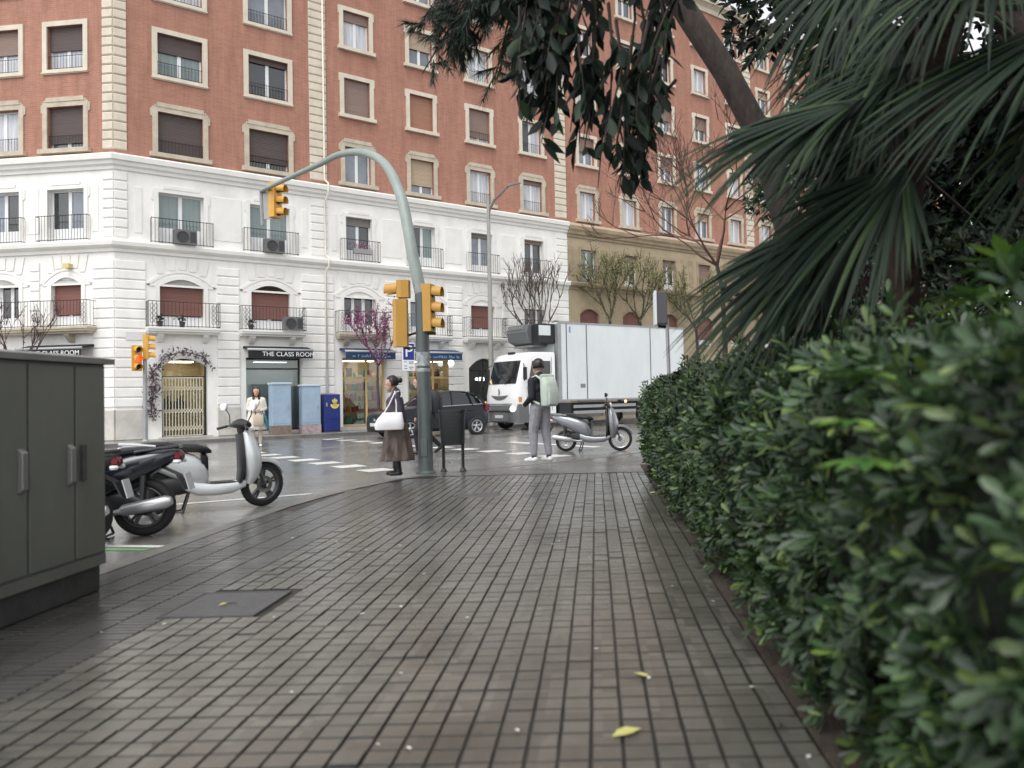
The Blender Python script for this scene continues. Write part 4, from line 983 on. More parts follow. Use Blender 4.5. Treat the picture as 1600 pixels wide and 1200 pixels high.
# parking sign
t = thing('parking_sign', 'blue and white parking sign on a thin post beside the mast', 'sign', FR.P(9.78, 1.9, 0), FR.rz)
MB().tube([(0, 0, 0), (0, 0, 3.4)], .03, 8).build('post', M_galv, t)
pn = MB().box(-.27, .27, -.06, -.035, 2.3, 3.42).build('panel', M_signw, t, bevel=.01)
MB().box(-.235, .235, -.0645, -.0605, 2.74, 3.385).build('blue_field', M_signblue, pn)
l = inst('letter', text_mesh('P', .66, M_signw, .003), pn, (.0, -.068, 3.06), rot=(math.pi / 2, 0, 0)); l.scale = (1.1, 1, 1)
mb = MB()
for z, x0, x1 in ((2.66, -.2, -.1), (2.66, .0, .2), (2.6, .0, .18), (2.5, -.2, -.08), (2.45, 0, .2), (2.4, -.2, -.06), (2.38, .03, .15)): mb.box(x0, x1, -.0645, -.0605, z - .012, z + .012)
mb.build('small_print', M_ink, pn)

# sign seen from behind at the hedge corner
t = thing('signal_post', 'grey post with a box-shaped panel seen edge-on above the hedge end', 'sign', (1.4, 15.0, 0))
MB().tube([(0, 0, 0), (-.03, 0, 2.6)], .035, 8).build('post', M_galv, t)
MB().box(-.22, -.03, -.1, .25, 2.5, 3.1).build('panel_box', mat('dark_panel', (.09, .09, .1), .5), t, bevel=.012)
MB().box(-.265, -.222, -.12, .27, 2.48, 3.12).build('white_edge', M_signw, t, bevel=.006)
MB().tube([(-.03, 0, 2.44), (-.2, 0, 2.46)], .03, 6).build('bracket', M_iron, t)

# litter bin
t = thing('litter_bin', 'black perforated litter bin hung between two legs beside the mast', 'litter bin', (-2.34, 13.05, 0), rad(8))
M_bin = mat('bin_black', (.018, .02, .021), .45, var=.15, scale=9)
for x in (-.155, .155):
    MB().tube([(x, 0, 0), (x, 0, .98)], .026, 8).build('leg', M_bin, t, smooth=True); MB().lathe([(.055, 0), (.055, .015), (.03, .06)], (x, 0, 0), 'z', 12).build('foot', M_bin, t)
mb = MB(); zloft(mb, [(.44, 0, -.02, .185, .12), (.46, 0, -.02, .19, .125), (.98, -.01, -.02, .215, .145)], 24, 4); mb.build('bucket', M_bin, t, smooth=True)
mb = MB(); mb.loft([[(x * k, y * k - .02, z) for x, y in sup(24, .225, .152, 4)] for k, z in ((1, .98), (1, 1.01), (.93, 1.01), (.93, .9))], caps=False); mb.build('rim', M_bin, t)
mb = MB()
for i in range(9):
    for j in range(7): mb.cyl((-.15 + i * .037, -.155, .53 + j * .062), (-.15 + i * .037, -.168 + .0 * j, .53 + j * .062), .007, n=6)
mb.build('perforations', mat('bin_hole', (.004, .004, .004), .8), t)['kind'] = 'stuff'

# two pale blue cabinets and the post box on the far pavement
M_pb = mat('pale_blue_box', (.3, .4, .5), .5, var=.1, scale=3); M_pbl = mat('pale_blue_top', (.45, .54, .6), .5)
for x0, x1, h, lab in ((4.73, 5.44, 1.9, 'tall pale blue street cabinet with brown grimy base, left of the pair'), (5.83, 6.53, 1.82, 'pale blue street cabinet with graffiti smear next to the blue post box')):
    w = x1 - x0; t = thing('street_cabinet', lab, 'cabinet', FR.P(x0 + w / 2, 1.0, 0), FR.rz, 'pale blue street cabinets')
    MB().box(-w / 2, w / 2, -.22, .2, 0, .32).build('base', mat('grimy_base' if x0 < 5 else 'pink_grimy_base', (.2, .15, .12) if x0 < 5 else (.34, .27, .28), .7, var=.35, scale=9), t)
    MB().box(-w / 2 + .01, w / 2 - .01, -.21, .19, .32, h - .08).build('body', M_pb, t, bevel=.012)
    MB().box(-w / 2 + .05, w / 2 - .05, -.218, -.208, .4, h - .16).build('door', M_pb, t, bevel=.004)
    MB().box(-w / 2 - .02, w / 2 + .02, -.24, .22, h - .08, h).build('lid', M_pbl, t, bevel=.02)
    MB().box(w / 2 - .14, w / 2 - .11, -.232, -.216, h * .5, h * .5 + .12).build('handle', M_galv, t)
t = thing('post_box', 'deep blue post box with yellow crown and horn emblem beside the shop', 'post box', FR.P(6.96, 1.0, 0), FR.rz)
M_corr = mat('post_box_blue', (.012, .025, .16), .45, var=.1, scale=4); M_cy = mat('post_box_yellow', (.7, .58, .15), .5)
MB().box(-.31, .31, -.24, .2, .03, 1.44).build('body', M_corr, t, bevel=.03)
MB().box(-.1, .28, -.252, -.238, .08, .46).build('lower_door', M_corr, t, bevel=.004)
MB().box(-.1, .28, -.256, -.238, .5, .53).build('slot_lip', M_corr, t); MB().box(-.33, .33, -.26, .22, 0, .04).build('base', M_conc, t)
MB().box(-.25, -.19, -.252, -.24, .98, 1.12).build('lock', M_galv, t)
mb = MB(); cx, cz = .09, 1.06
mb.loft([[(cx + r_ * math.cos(a), y, cz + r_ * math.sin(a)) for a in [math.pi + math.pi * k / 14 for k in range(15)]] for r_, y in ((.17, -.243), (.17, -.249), (.105, -.249), (.105, -.243))], caps=True, closed=False)
for k in range(3): mb.box(cx - .07, cx + .07, -.25, -.243, cz - .05 + k * .045, cz - .025 + k * .045)
for k, (dx, r_) in enumerate(((-.06, .045), (0, .06), (.06, .045))): mb.lathe([(r_, 0), (r_, -.006)], (cx + dx, -.243, cz + .14), 'y', 12)
mb.box(cx - .1, cx + .1, -.25, -.243, cz + .08, cz + .1); mb.box(cx - .01, cx + .01, -.25, -.243, cz + .18, cz + .24)
mb.build('emblem', M_cy, t)

# ------------------------------------------------------------------ vehicles
M_tyre = mat('tyre_rubber', (.014, .014, .015), .75, var=.2, scale=20); M_alloy = mat('alloy', (.5, .5, .51), .35, metal=.7); M_alloyd = mat('dark_alloy', (.1, .1, .105), .4, metal=.6)
M_chrome = mat('chrome', (.7, .7, .7), .15, metal=1.0); M_blackp = mat('black_plastic', (.016, .016, .018), .5); M_seat = mat('black_vinyl', (.014, .014, .016), .42)
M_dkglass = mat('car_glass', (.012, .014, .016), .04, spec=.9)
M_redl = mat('red_lens', (.14, .008, .01), .25); M_headl = mat('headlamp_lens', (.75, .76, .78), .12); M_lit = mat('lit_headlamp', (1, 1, .95), .3, emit=(1, .88, .68), estr=1.8)
M_plate = mat('blank_plate', (.55, .55, .56), .5)
def wheel(parent, c, r, w, rim=.66, spokes=5, m_rim=None, name='wheel', sides=(1, -1), hub=.2, sw=.1):
    """wheel with its axle along y"""
    m_rim = m_rim or M_alloy
    e = inst(name, MB().lathe([(r * .18, -w * .3), (r * .18, w * .3)], (0, 0, 0), 'y', 14).mesh('hub', m_rim, True), parent, c)
    ri = r * rim; mb = MB()
    mb.lathe([(ri, -w * .42), (r * .88, -w * .5), (r * .97, -w * .36), (r, -w * .12), (r, w * .12), (r * .97, w * .36), (r * .88, w * .5), (ri, w * .42)], (0, 0, 0), 'y', 36, closed=True); inst('tyre', mb.mesh('tyre', M_tyre, True), e)
    mb = MB(); mb.lathe([(ri * 1.01, -w * .43), (ri * .92, -w * .4), (ri * .88, -w * .1), (ri * .88, w * .1), (ri * .92, w * .4), (ri * 1.01, w * .43)], (0, 0, 0), 'y', 36, closed=True); inst('rim', mb.mesh('rim', m_rim, True), e)
    for k in range(spokes):
        a = 2 * math.pi * k / spokes + .3; mb = MB()
        for q in (-1, 1):
            a2 = a + q * .13
            mb.loft([[(rr_ * math.cos(a2) + t_ * ww * math.sin(a2), y, rr_ * math.sin(a2) - t_ * ww * math.cos(a2)) for t_, y in ((-1, -yo), (1, -yo), (1, yo), (-1, yo))] for rr_, ww, yo in ((r * hub * .7, r * sw * .45, w * .26), (ri * .9, r * sw * .35, w * .33))])
        inst('spoke', mb.mesh('spoke', m_rim), e)
    return e

def scooter(name, label, loc, heading, body, inner, r_f=.29, r_r=.27, wf=.09, wr=.11, exh=-1, tailm=None, group=None, lean=0., seatm=None, topbox=False, rim=None, mirrors=True, steer=0.):
    """local: x forward, y left, ground z=0"""
    t = thing(name, label, 'scooter' if name == 'scooter' else 'motorbike', loc, math.atan2(heading[1], heading[0]), group)
    t.rotation_euler[0] = lean
    xf, xr = .69, -.6; tailm = tailm or body; rim = rim or M_alloy
    fw_ = wheel(t, (xf, 0, r_f), r_f, wf, .74, 5, rim, 'front_wheel'); fw_.rotation_euler[2] = steer
    inst('brake_disc', MB().lathe([(.11, 0), (.11, .006), (.06, .006), (.06, 0)], (0, -.06, 0), 'y', 20, closed=True).mesh('brake_disc', M_chrome), fw_)
    wheel(t, (xr, 0, r_r), r_r, wr, .7, 5, rim, 'rear_wheel')
    for y in (-.075, .075): MB().tube([(xf, y, r_f), (xf - .13, y, .62), (xf - .2, y * .7, .82)], [.02, .022, .022], 8).build('fork', M_blackp if y > 0 else M_alloyd, t, smooth=True)
    mb = MB()   # fender
    A_ = [rad(20 + 130 * k / 12) for k in range(13)]; rf = r_f + .035
    sect = [(-.068, -.03), (-.06, .008), (-.03, .022), (.0, .026), (.03, .022), (.06, .008), (.068, -.03)]
    mb.loft([[(xf + (rf + q) * math.cos(a), y * (1 - .25 * abs(i - 6) / 6), r_f + (rf + q) * math.sin(a)) for y, q in sect] for i, a in enumerate(A_)], caps=False, closed=False); mb.build('front_fender', body, t, smooth=True)
    # front apron: shells swept up the steering column
    def shell(name_, m, rows, n=14, e=2.4):
        mb = MB(); mb.loft([[(cx + p[1] * math.cos(tl_) , p[0], cz + p[1] * math.sin(tl_)) for p in sup(n, hw, hh, e)] for cx, cz, tl_, hh, hw in rows]); return mb.build(name_, m, t, smooth=True)
    shell('front_apron', body, [(.5, .32, -.1, .06, .12), (.54, .42, -.1, .09, .18), (.55, .55, -.05, .115, .225), (.535, .7, .05, .115, .225), (.51, .85, .15, .095, .19), (.48, .97, .25, .065, .13), (.455, 1.03, .25, .03, .08)])
    shell('leg_shield', inner, [(.39, .34, 0, .035, .16), (.42, .5, 0, .045, .205), (.42, .66, 0, .05, .21), (.415, .82, .1, .05, .18), (.4, .96, .2, .05, .12)])
    shell('steering_column', inner, [(.44, .92, .3, .05, .06), (.42, 1.0, .3, .05, .07), (.4, 1.08, .3, .045, .06)])
    mb = MB(); xloft(mb, [(.46, .33, .05, .13), (.3, .285, .075, .16), (.1, .275, .08, .175), (-.1, .3, .09, .17), (-.24, .36, .08, .14)], 14, 3.5); mb.build('footboard', body, t, smooth=True)
    mb = MB(); mb.box(-.02, .4, -.13, .13, .352, .362); mb.build('floor_mat', inner, t)
    mb = MB(); xloft(mb, [(-.95, .82, .025, .04), (-.87, .8, .07, .095), (-.7, .745, .12, .145), (-.5, .68, .165, .17), (-.3, .6, .195, .18), (-.12, .53, .19, .17), (-.02, .48, .15, .15), (.03, .44, .09, .11)], 16, 2.6); mb.build('rear_body', tailm, t, smooth=True)
    mb = MB(); xloft(mb, [(-.05, .58, .17, .125), (.0, .56, .18, .11), (.03, .53, .16, .09)], 12, 3); mb.build('seat_front_panel', inner, t, smooth=True)
    mb = MB(); xloft(mb, [(-.72, .865, .015, .08), (-.6, .865, .035, .125), (-.42, .85, .045, .135), (-.3, .815, .05, .14), (-.1, .8, .055, .135), (.02, .77, .045, .1), (.07, .75, .02, .06)], 14, 2.8); mb.build('seat', seatm or M_seat, t, smooth=True)
    mb = MB(); mb.tube([(-.55, .13, .85), (-.8, .12, .88), (-.93, .06, .89), (-.93, -.06, .89), (-.8, -.12, .88), (-.55, -.13, .85)], .016, 8); mb.build('grab_rail', tailm, t, smooth=True)
    mb = MB(); xloft(mb, [(-.965, .79, .03, .05), (-.95, .79, .045, .075), (-.9, .79, .05, .08)], 10); mb.build('tail_light', M_redl, t, smooth=True)
    for y in (-.1, .1): mb = MB(); mb.sphere((-.93, y, .74), .035, 8, (1.2, 1, .8)); mb.build('indicator', M_headl, t, smooth=True)
    mb = MB(); mb.loft([[(x, y, z) for y in (-.08, .08)] + [(x + .02, y, z + .01) for y in (.08, -.08)] for x, z in ((-.78, .68), (-.93, .6), (-1.0, .45))]); mb.build('rear_mudguard', M_blackp, t)
    MB().loft([[(x, y, z) for y, z in ()] for x in ()] or [[(-1.0, -.1, .62), (-1.0, .1, .62), (-.992, .1, .62), (-.992, -.1, .62)], [(-1.045, -.1, .45), (-1.045, .1, .45), (-1.037, .1, .45), (-1.037, -.1, .45)]]).build('number_plate', M_plate, t)
    mb = MB(); xloft(mb, [(-.18, .34, .09, .11), (-.3, .36, .13, .13), (-.5, .34, .12, .1, .03), (-.62, .3, .08, .05, .1), (-.7, .29, .05, .035, .1)], 12, 3); mb.build('engine', M_blackp, t, smooth=True)
    mb = MB(); mb.tube([(-.15, exh * .1, .26), (-.3, exh * .15, .25), (-.42, exh * .16, .27), (-.46, exh * .165, .28), (-.85, exh * .17, .35), (-.9, exh * .17, .36)], [.02, .022, .03, .058, .064, .04], 12); mb.build('exhaust', M_alloy, t, smooth=True)
    for y in (-.1, .1): MB().tube([(-.6, y, r_r), (-.62, y * 1.1, .62)], [.024, .026], 8).build('shock_absorber', M_alloyd, t)
    mb = MB(); mb.tube([(-.18, .1, .28), (-.26, .15, .02)], .013, 6); mb.tube([(-.18, -.1, .28), (-.26, -.15, .02)], .013, 6); mb.tube([(-.26, .15, .02), (-.26, -.15, .02)], .012, 6); mb.tube([(-.26, .15, .02), (-.34, .19, .012)], .013, 6); mb.build('centre_stand', M_blackp, t)
    # handlebar
    hb_ = MB(); hb_.tube([(.3, .34, 1.03), (.36, .22, 1.06), (.4, 0, 1.07), (.36, -.22, 1.06), (.3, -.34, 1.03)], .012, 6); hb = hb_.build('handlebar', M_blackp, t, smooth=True)
    mb = MB(); mb.loft([[(.41 + p[1], y, 1.08 + p[0] + dz_) for p in sup(12, hh, hw)] for y, hh, hw, dz_ in ((-.2, .03, .035, -.01), (-.13, .05, .06, .0), (0, .065, .085, .01), (.13, .05, .06, 0), (.2, .03, .035, -.01))]); mb.build('handlebar_cowl', inner, t, smooth=True)
    mb = MB(); mb.loft([[(.475 + p[1] * .5, y, 1.075 + p[0]) for p in sup(12, hh, hw)] for y, hh, hw in ((-.11, .025, .03), (-.07, .05, .06), (0, .06, .075), (.07, .05, .06), (.11, .025, .03))]); mb.build('headlight', M_headl, t, smooth=True)
    for s_ in (-1, 1):
        MB().tube([(.35, s_ * .24, 1.055), (.29, s_ * .37, 1.025)], .018, 8).build('grip', M_seat, hb, smooth=True)
        MB().tube([(.39, s_ * .21, 1.04), (.4, s_ * .37, 1.015)], .007, 5).build('brake_lever', M_alloy, hb)
        if mirrors:
            mr = MB(); mr.tube([(.37, s_ * .2, 1.07), (.4, s_ * .27, 1.2), (.38, s_ * .32, 1.28)], .007, 6); ms = mr.build('mirror_stem', M_blackp, hb)
            mb = MB(); mb.loft([[(.37 + x, s_ * .36 + p[0], 1.31 + p[1]) for p in sup(14, .075 * k, .05 * k, 3)] for x, k in ((-.012, .95), (.0, 1), (.03, .7), (.045, .25))]); mh = mb.build('mirror', M_headl if body is M_silver and s_ > -9 else M_blackp, ms, smooth=True)
    if steer:
        pv = Vector((.5, 0, 0)); Rm = Matrix.Rotation(steer, 4, 'Z'); lo = pv - Rm @ pv
        for ch in t.children:
            if ch.name.split('.')[0] in ('fork', 'front_fender', 'handlebar', 'handlebar_cowl', 'headlight', 'steering_column'): ch.location = lo; ch.rotation_euler[2] = steer
            elif ch.name.split('.')[0] == 'front_wheel': ch.location = lo + Rm @ Vector((xf, 0, r_f))
    return t
M_silver = mat('silver_scooter_paint', (.62, .635, .64), .3, metal=.15, coat=.5); M_greyp = mat('grey_scooter_paint', (.22, .225, .24), .28, metal=.4, coat=.6)
M_navy = mat('dark_blue_paint', (.012, .014, .022), .25, coat=.6)
scooter('scooter', 'silver scooter with black seat and leg shield parked at the kerb', (-4.8, 9.82, ROADZ), (.86, .5), M_silver, M_blackp, exh=1, rim=M_alloyd, steer=rad(22)).scale = (.97, .97, .97)
sc2 = scooter('motorbike', 'dark motorbike with silver exhaust parked tail-out behind the utility cabinet', (-5.16, 7.98, ROADZ), (-.96, -.2), M_navy, M_blackp, exh=1, tailm=M_navy, r_r=.29, wr=.13, rim=M_alloyd)
scooter('motorbike', 'black motorbike almost hidden behind the utility cabinet, only its tyre and tail showing', (-5.42, 7.32, ROADZ), (-.96, -.25), M_blackp, M_blackp, exh=1, r_r=.29, wr=.13, rim=M_alloy)
scooter('scooter', 'grey scooter parked on the road between the man and the hedge', (-.13, 18.8, ROADZ), (.98, -.18), M_greyp, M_seat, exh=-1, r_f=.28, r_r=.25, steer=rad(8))

# dark hatchback
ang_h = math.atan2(-dR.y, -dR.x)
CP = FR.P(7.56, 5.58, ROADZ)
car = thing('car', 'dark blue hatchback car waiting behind the mast and litter bin', 'car', CP, ang_h)
M_carp = mat('dark_car_paint', (.006, .008, .015), .32, coat=.0, spec=.35)
# local: x forward (front axle at 0), y left; length +.88 .. -3.15
def carsec(x, zb, zbelt, hwb, hwbelt, zt=None, hwt=None):
    """half section from sill to top, mirrored"""
    half = [(hwb * .93, zb), (hwb, zb + .12), (hwb * 1.015, (zb + zbelt) * .52), (hwbelt, zbelt - .05), (hwbelt * .985, zbelt)]
    if zt: half += [(hwbelt * .97 * .55 + hwt * .45, (zbelt + zt) / 2), (hwt, zt - .06), (hwt * .86, zt - .012), (hwt * .4, zt)]
    else: half += [(hwbelt * .96, zbelt + .01), (hwbelt * .9, zbelt + .025), (hwbelt * .7, zbelt + .045), (hwbelt * .35, zbelt + .06)]
    return [(x, y, z) for y, z in half] + [(x, -y, z) for y, z in reversed(half)]
body = [carsec(.86, .3, .66, .62, .6), carsec(.8, .22, .76, .78, .74), carsec(.6, .2, .84, .86, .8), carsec(.2, .2, .93, .875, .83), carsec(-.35, .2, .99, .875, .85), carsec(-.9, .19, 1.02, .87, .86), carsec(-1.6, .19, 1.04, .87, .86), carsec(-2.4, .2, 1.07, .87, .85), carsec(-2.85, .23, 1.08, .85, .8), carsec(-3.08, .3, 1.06, .78, .74), carsec(-3.14, .38, .98, .7, .68)]
mb = MB(); mb.loft(body); bd = mb.build('body', M_carp, car, smooth=True)
gh = [(-.42, .97, 1.0, .8, .77), (-.75, .98, 1.26, .82, .68), (-1.15, 1.0, 1.5, .83, .62), (-1.7, 1.02, 1.58, .83, .61), (-2.3, 1.04, 1.55, .82, .6), (-2.75, 1.05, 1.42, .8, .58), (-3.03, 1.05, 1.08, .74, .6)]
def ghsec(x, z0, z1, w0, w1):
    half = [(w0, z0), (w0 * .55 + w1 * .45, (z0 + z1) / 2), (w1, z1 - .04), (w1 * .85, z1 - .008), (w1 * .4, z1)]
    return [(x, y, z) for y, z in half] + [(x, -y, z) for y, z in reversed(half)]
mb = MB(); mb.loft([ghsec(*g) for g in gh]); mb.build('greenhouse_glass', M_dkglass, car, smooth=True)
rf = MB(); rf.loft([[(x, y * 1.012, z + .012) for x, y, z in ghsec(*g)[2:8]] for g in gh[2:6]], caps=False, closed=False); rf.build('roof', M_carp, car, smooth=True)
for s_ in (-1, 1):
    for xa, za, xb, zb, w_ in ((-.45, 1.0, -1.15, 1.49, .035), (-1.62, 1.02, -1.68, 1.56, .04), (-2.42, 1.05, -2.36, 1.53, .045), (-2.95, 1.07, -2.74, 1.41, .07)):
        MB().tube([(xa, s_ * .845, za), ((xa + xb) / 2, s_ * .745, (za + zb) / 2), (xb, s_ * .632, zb)], w_, 6, flat=.45).build('pillar', M_carp, car, smooth=True)
    MB().tube([(-.4, s_ * .86, 1.005), (-1.6, s_ * .865, 1.045), (-2.9, s_ * .825, 1.085)], .014, 6).build('window_trim', M_chrome, car)
    mb = MB(); mb.sphere((-.72, s_ * .96, 1.08), .1, 10, (.7, 1.0, .7)); mb.build('mirror', M_carp, car, smooth=True)
    for x in (-1.35, -2.25): MB().tube([(x, s_ * .885, .86), (x - .17, s_ * .885, .87)], .014, 6).build('door_handle', M_carp, car)
    mb = MB(); mb.loft([[(.8 - k * .3, s_ * (.6 + k * .2), z) for z in (.66, .74)] + [(.78 - k * .3, s_ * (.58 + k * .2), z) for z in (.8, .7)] for k in (0, .5, 1)]); mb.build('headlight', M_headl, car, smooth=True)
    mb = MB(); mb.box(-3.16, -2.95, s_ * .66, s_ * .83, .84, 1.05); mb.build('tail_light', M_redl, car, bevel=.02)
    for x in (0, -2.56):
        mb = MB(); mb.lathe([(.37, 0), (.37, s_ * .016)], (x, s_ * .862, .33), 'y', 26); mb.build('wheel_arch', M_blackp, car)
        wheel(car, (x, s_ * .83, .315), .315, .2, .68, 5, M_alloy)
MB().box(.8, .885, -.6, .6, .3, .46).build('lower_grille', M_blackp, car, bevel=.03); MB().box(.86, .9, -.28, .28, .42, .53).build('number_plate', M_plate, car)
mb = MB()
for k in range(2): mb.tube([(.87, -.1, .63 - k * .05), (.885, 0, .68 - k * .05), (.87, .1, .63 - k * .05)], .012, 5)
mb.build('badge', M_chrome, car); MB().tube([(.8, -.55, .62), (.87, 0, .63), (.8, .55, .62)], .012, 5).build('grille_bar', M_chrome, car)

# refrigerated lorry
TP = FR.P(13.4, 4.28, ROADZ)
tr = thing('truck', 'white refrigerated box truck with lit headlight on the cross street', 'truck', TP, ang_h)
M_tw = mat('white_truck_paint', (.78, .78, .78), .3, coat=.4); M_box = mat('truck_box_panel', (.66, .69, .69), .45, var=.07, scale=.9, stretch=(1, 1, .4)); M_tg = mat('truck_grey', (.12, .125, .13), .5); M_seal = mat('panel_seal', (.06, .06, .065), .5)
# cab: profile swept across the width with rounded front corners
prof = [(.84, .62), (.9, .95), (.9, 1.35), (.82, 1.75), (.55, 2.75), (.38, 2.98), (0, 3.07), (-1.0, 3.09), (-1.02, .62)]
def cabring(y, ins): return [(max(x - (ins if x > 0 else 0), -1.02), y, z - (ins * .5 if z > 2.9 else 0)) for x, z in prof]
mb = MB(); mb.loft([cabring(y, i) for y, i in ((-1.12, .3), (-1.1, .14), (-1.02, .05), (-.7, .0), (0, -.02), (.7, .0), (1.02, .05), (1.1, .14), (1.12, .3))]); cabm = mb.build('cab', M_tw, tr, smooth=True)
mb = MB(); mb.loft([[(.815 - k * (.815 - .56) + .02 - abs(y) ** 4 * .06, y, 1.82 + k * .9) for y in [-.97 + 1.94 * i / 10 for i in range(11)]] for k in (0, .5, 1)], caps=False, closed=False); mb.build('windscreen', M_dkglass, tr, smooth=True)
for s_ in (-1, 1):
    mb = MB(); mb.prism([(.32, 1.72), (.02, 1.55), (-.78, 1.55), (-.78, 2.7), (.1, 2.7)], s_ * 1.121, s_ * 1.127); mb.build('side_window', M_dkglass, tr)
    mb = MB(); mb.box(-.84, -.82, s_ * 1.12, s_ * 1.126, .75, 2.85); mb.build('door_gap', M_seal, tr)
    mb = MB(); mb.tube([(.5, s_ * 1.12, 2.6), (.62, s_ * 1.32, 2.5), (.62, s_ * 1.34, 1.9)], .02, 6); ma = mb.build('mirror_arm', M_blackp, tr)
    MB().box(.55, .63, s_ * 1.24, s_ * 1.44, 1.95, 2.45).build('mirror', M_blackp, ma, bevel=.03)
    mb = MB(); mb.sphere((.84, s_ * .84, .84), .14, 14, (.8, 1.1, .85)); mb.build('headlight', M_lit if s_ > 0 else M_headl, tr, smooth=True)
    MB().box(.6, .75, s_ * 1.08, s_ * 1.12, 1.1, 1.3).build('indicator', mat('amber_lens', (.6, .25, .04), .3), tr)
    for x in (0, -5.9): wheel(tr, (x, s_ * .98, .4), .4, .26, .62, 6, M_alloyd)
mb = MB(); mb.loft([[(x, y, z) for x, z in ((.86, .3), (.95 - abs(y) ** 3 * .12, .36), (.95 - abs(y) ** 3 * .12, .98), (.8, 1.02), (.3, 1.02), (.3, .3))] for y in [-1.14 + 2.28 * i / 10 for i in range(11)]]); mb.build('bumper', M_tg, tr, smooth=True)
mb = MB(); mb.loft([[(.925 - abs(y) ** 2 * .02, y, 1.37 - .2 * (1 - abs(y / .62) ** 2)), (.925 - abs(y) ** 2 * .02, y, 1.375 - .03 * (1 - abs(y / .62) ** 2))] for y in [-.62 + 1.24 * i / 10 for i in range(11)]], caps=False, closed=False); mb.build('grille', M_tg, tr)
mb = MB(); mb.prism([(0, 1.36), (.055, 1.5), (0, 1.64), (-.055, 1.5)], .925, .95, 'x'); emb = mb.build('badge', mat('badge_grey', (.25, .25, .26), .3, metal=.8), tr)
mb = MB(); mb.prism([(0, 1.43), (.026, 1.5), (0, 1.57), (-.026, 1.5)], .9505, .953, 'x'); mb.build('badge_gap', M_tw, emb)
MB().box(.945, .965, -.28, .28, .48, .6).build('number_plate', M_plate, tr)
for y0 in (-.5, .3): MB().tube([(.85, y0, 1.8), (.78, y0 + .45, 2.12)], .012, 4).build('wiper', M_blackp, tr)
MB().tube([(-.62, 1.13, 1.42), (-.78, 1.13, 1.42)], .022, 6).build('door_handle', M_blackp, tr)
MB().box(.36, .375, 1.1, 1.126, .95, 1.7).build('door_gap', M_seal, tr); MB().box(-.8, .3, 1.1, 1.16, .5, .62).build('cab_step', M_tg, tr)
MB().box(.92, .93, -.9, .9, 1.02, 1.045).build('front_panel_gap', M_seal, tr)
MB().box(.952, .96, -.75, .75, .72, .78).build('bumper_grille', M_blackp, tr)
MB().box(.3, .42, -.1, .28, 2.99, 3.08).build('roof_stripe', M_blackp, tr, bevel=.01)
MB().box(-1.0, .2, -.95, .95, .45, 1.0).build('chassis', M_blackp, tr)
MB().box(-8.0, -1.0, -.45, .45, .55, 1.0).build('chassis_rail', M_blackp, tr)
MB().box(-8.3, -1.15, -1.18, 1.18, 1.13, 4.26).build('cargo_box', M_box, tr, bevel=.02)
for x in (-1.56, -2.6, -6.2): MB().box(x - .02, x + .02, 1.18, 1.188, 1.16, 4.22).build('panel_seam', M_seal, tr)
MB().box(-1.3, -1.14, .9, 1.19, 1.1, 4.2).build('corner_post', M_galv, tr, bevel=.01)
MB().box(-8.32, -1.13, 1.165, 1.19, 4.2, 4.28).build('top_rail', M_galv, tr); MB().box(-8.32, -1.13, 1.165, 1.192, 1.1, 1.16).build('bottom_rail', M_galv, tr)
MB().box(-2.5, -2.25, 1.18, 1.186, 1.62, 1.78).build('data_plate', mat('plate_grey', (.2, .2, .2), .5), tr); MB().box(-1.78, -1.7, 1.18, 1.186, 3.85, 4.1).build('sticker', mat('blue_sticker', (.2, .25, .5), .5), tr)
for z in (.62, .86): MB().box(-5.3, -1.9, 1.1, 1.14, z - .06, z + .06).build('side_guard', M_galv, tr)
MB().box(-1.8, -1.2, .7, 1.12, .5, 1.02).build('fuel_tank', M_blackp, tr, bevel=.04)
MB().box(-4.75, -4.65, 1.14, 1.165, .98, 1.06).build('side_marker', mat('lit_amber', (.9, .4, .05), .4, emit=(1, .45, .08), estr=6.), tr)
# refrigeration unit over the cab
mb = MB(); mb.loft([[(x, y, z) for x, z in ((-1.14, 3.35), (-.55, 3.38), (-.2, 3.55), (-.12, 3.9), (-.2, 4.2), (-1.14, 4.25))] for y in (-1.0, .45)]); ru = mb.build('refrigeration_unit', M_tg, tr, bevel=.03)
mb = MB()
for k in range(7): mb.box(-.165, -.11, -.85 + k * .16, -.77 + k * .16, 4.02, 4.14)
mb.build('vent_slots', M_galv, ru)
MB().box(-1.14, -.35, .46, 1.0, 3.4, 4.2).build('compressor_cover', M_blackp, tr, bevel=.04); MB().box(-.9, -.33, 1.0, 1.02, 3.72, 4.12).build('access_panel', M_box, tr, bevel=.01)
MB().box(-1.1, -.4, -.9, .4, 3.3, 3.37).build('unit_tray', M_galv, tr)
# ------------------------------------------------------------------ people
M_skin = mat('skin', (.5, .3, .22), .5, var=.06, scale=12); M_hair = mat('dark_hair', (.018, .013, .011), .45, var=.3, scale=40)
M_brownhair = mat('brown_hair', (.06, .035, .022), .5, var=.3, scale=40)
M_lip = mat('lips', (.35, .13, .11), .5); M_eye = mat('eye_dark', (.02, .018, .018), .2); M_shoew = mat('white_shoe', (.7, .7, .7), .5); M_boot = mat('black_boot', (.012, .012, .012), .4)
_ICO = None
def capsule_hull(bm, p0, r0, p1, r1):
    global _ICO
    if _ICO is None:
        tb = bmesh.new(); bmesh.ops.create_icosphere(tb, subdivisions=2, radius=1.0); _ICO = [v.co.copy() for v in tb.verts]; tb.free()
    for p, r in ((p0, r0), (p1, r1)):
        for c in _ICO: bm.verts.new(p + c * r)
    h = bmesh.ops.convex_hull(bm, input=list(bm.verts))
    dead = [v for v in bm.verts if not v.link_faces]
    bmesh.ops.delete(bm, geom=dead, context='VERTS')
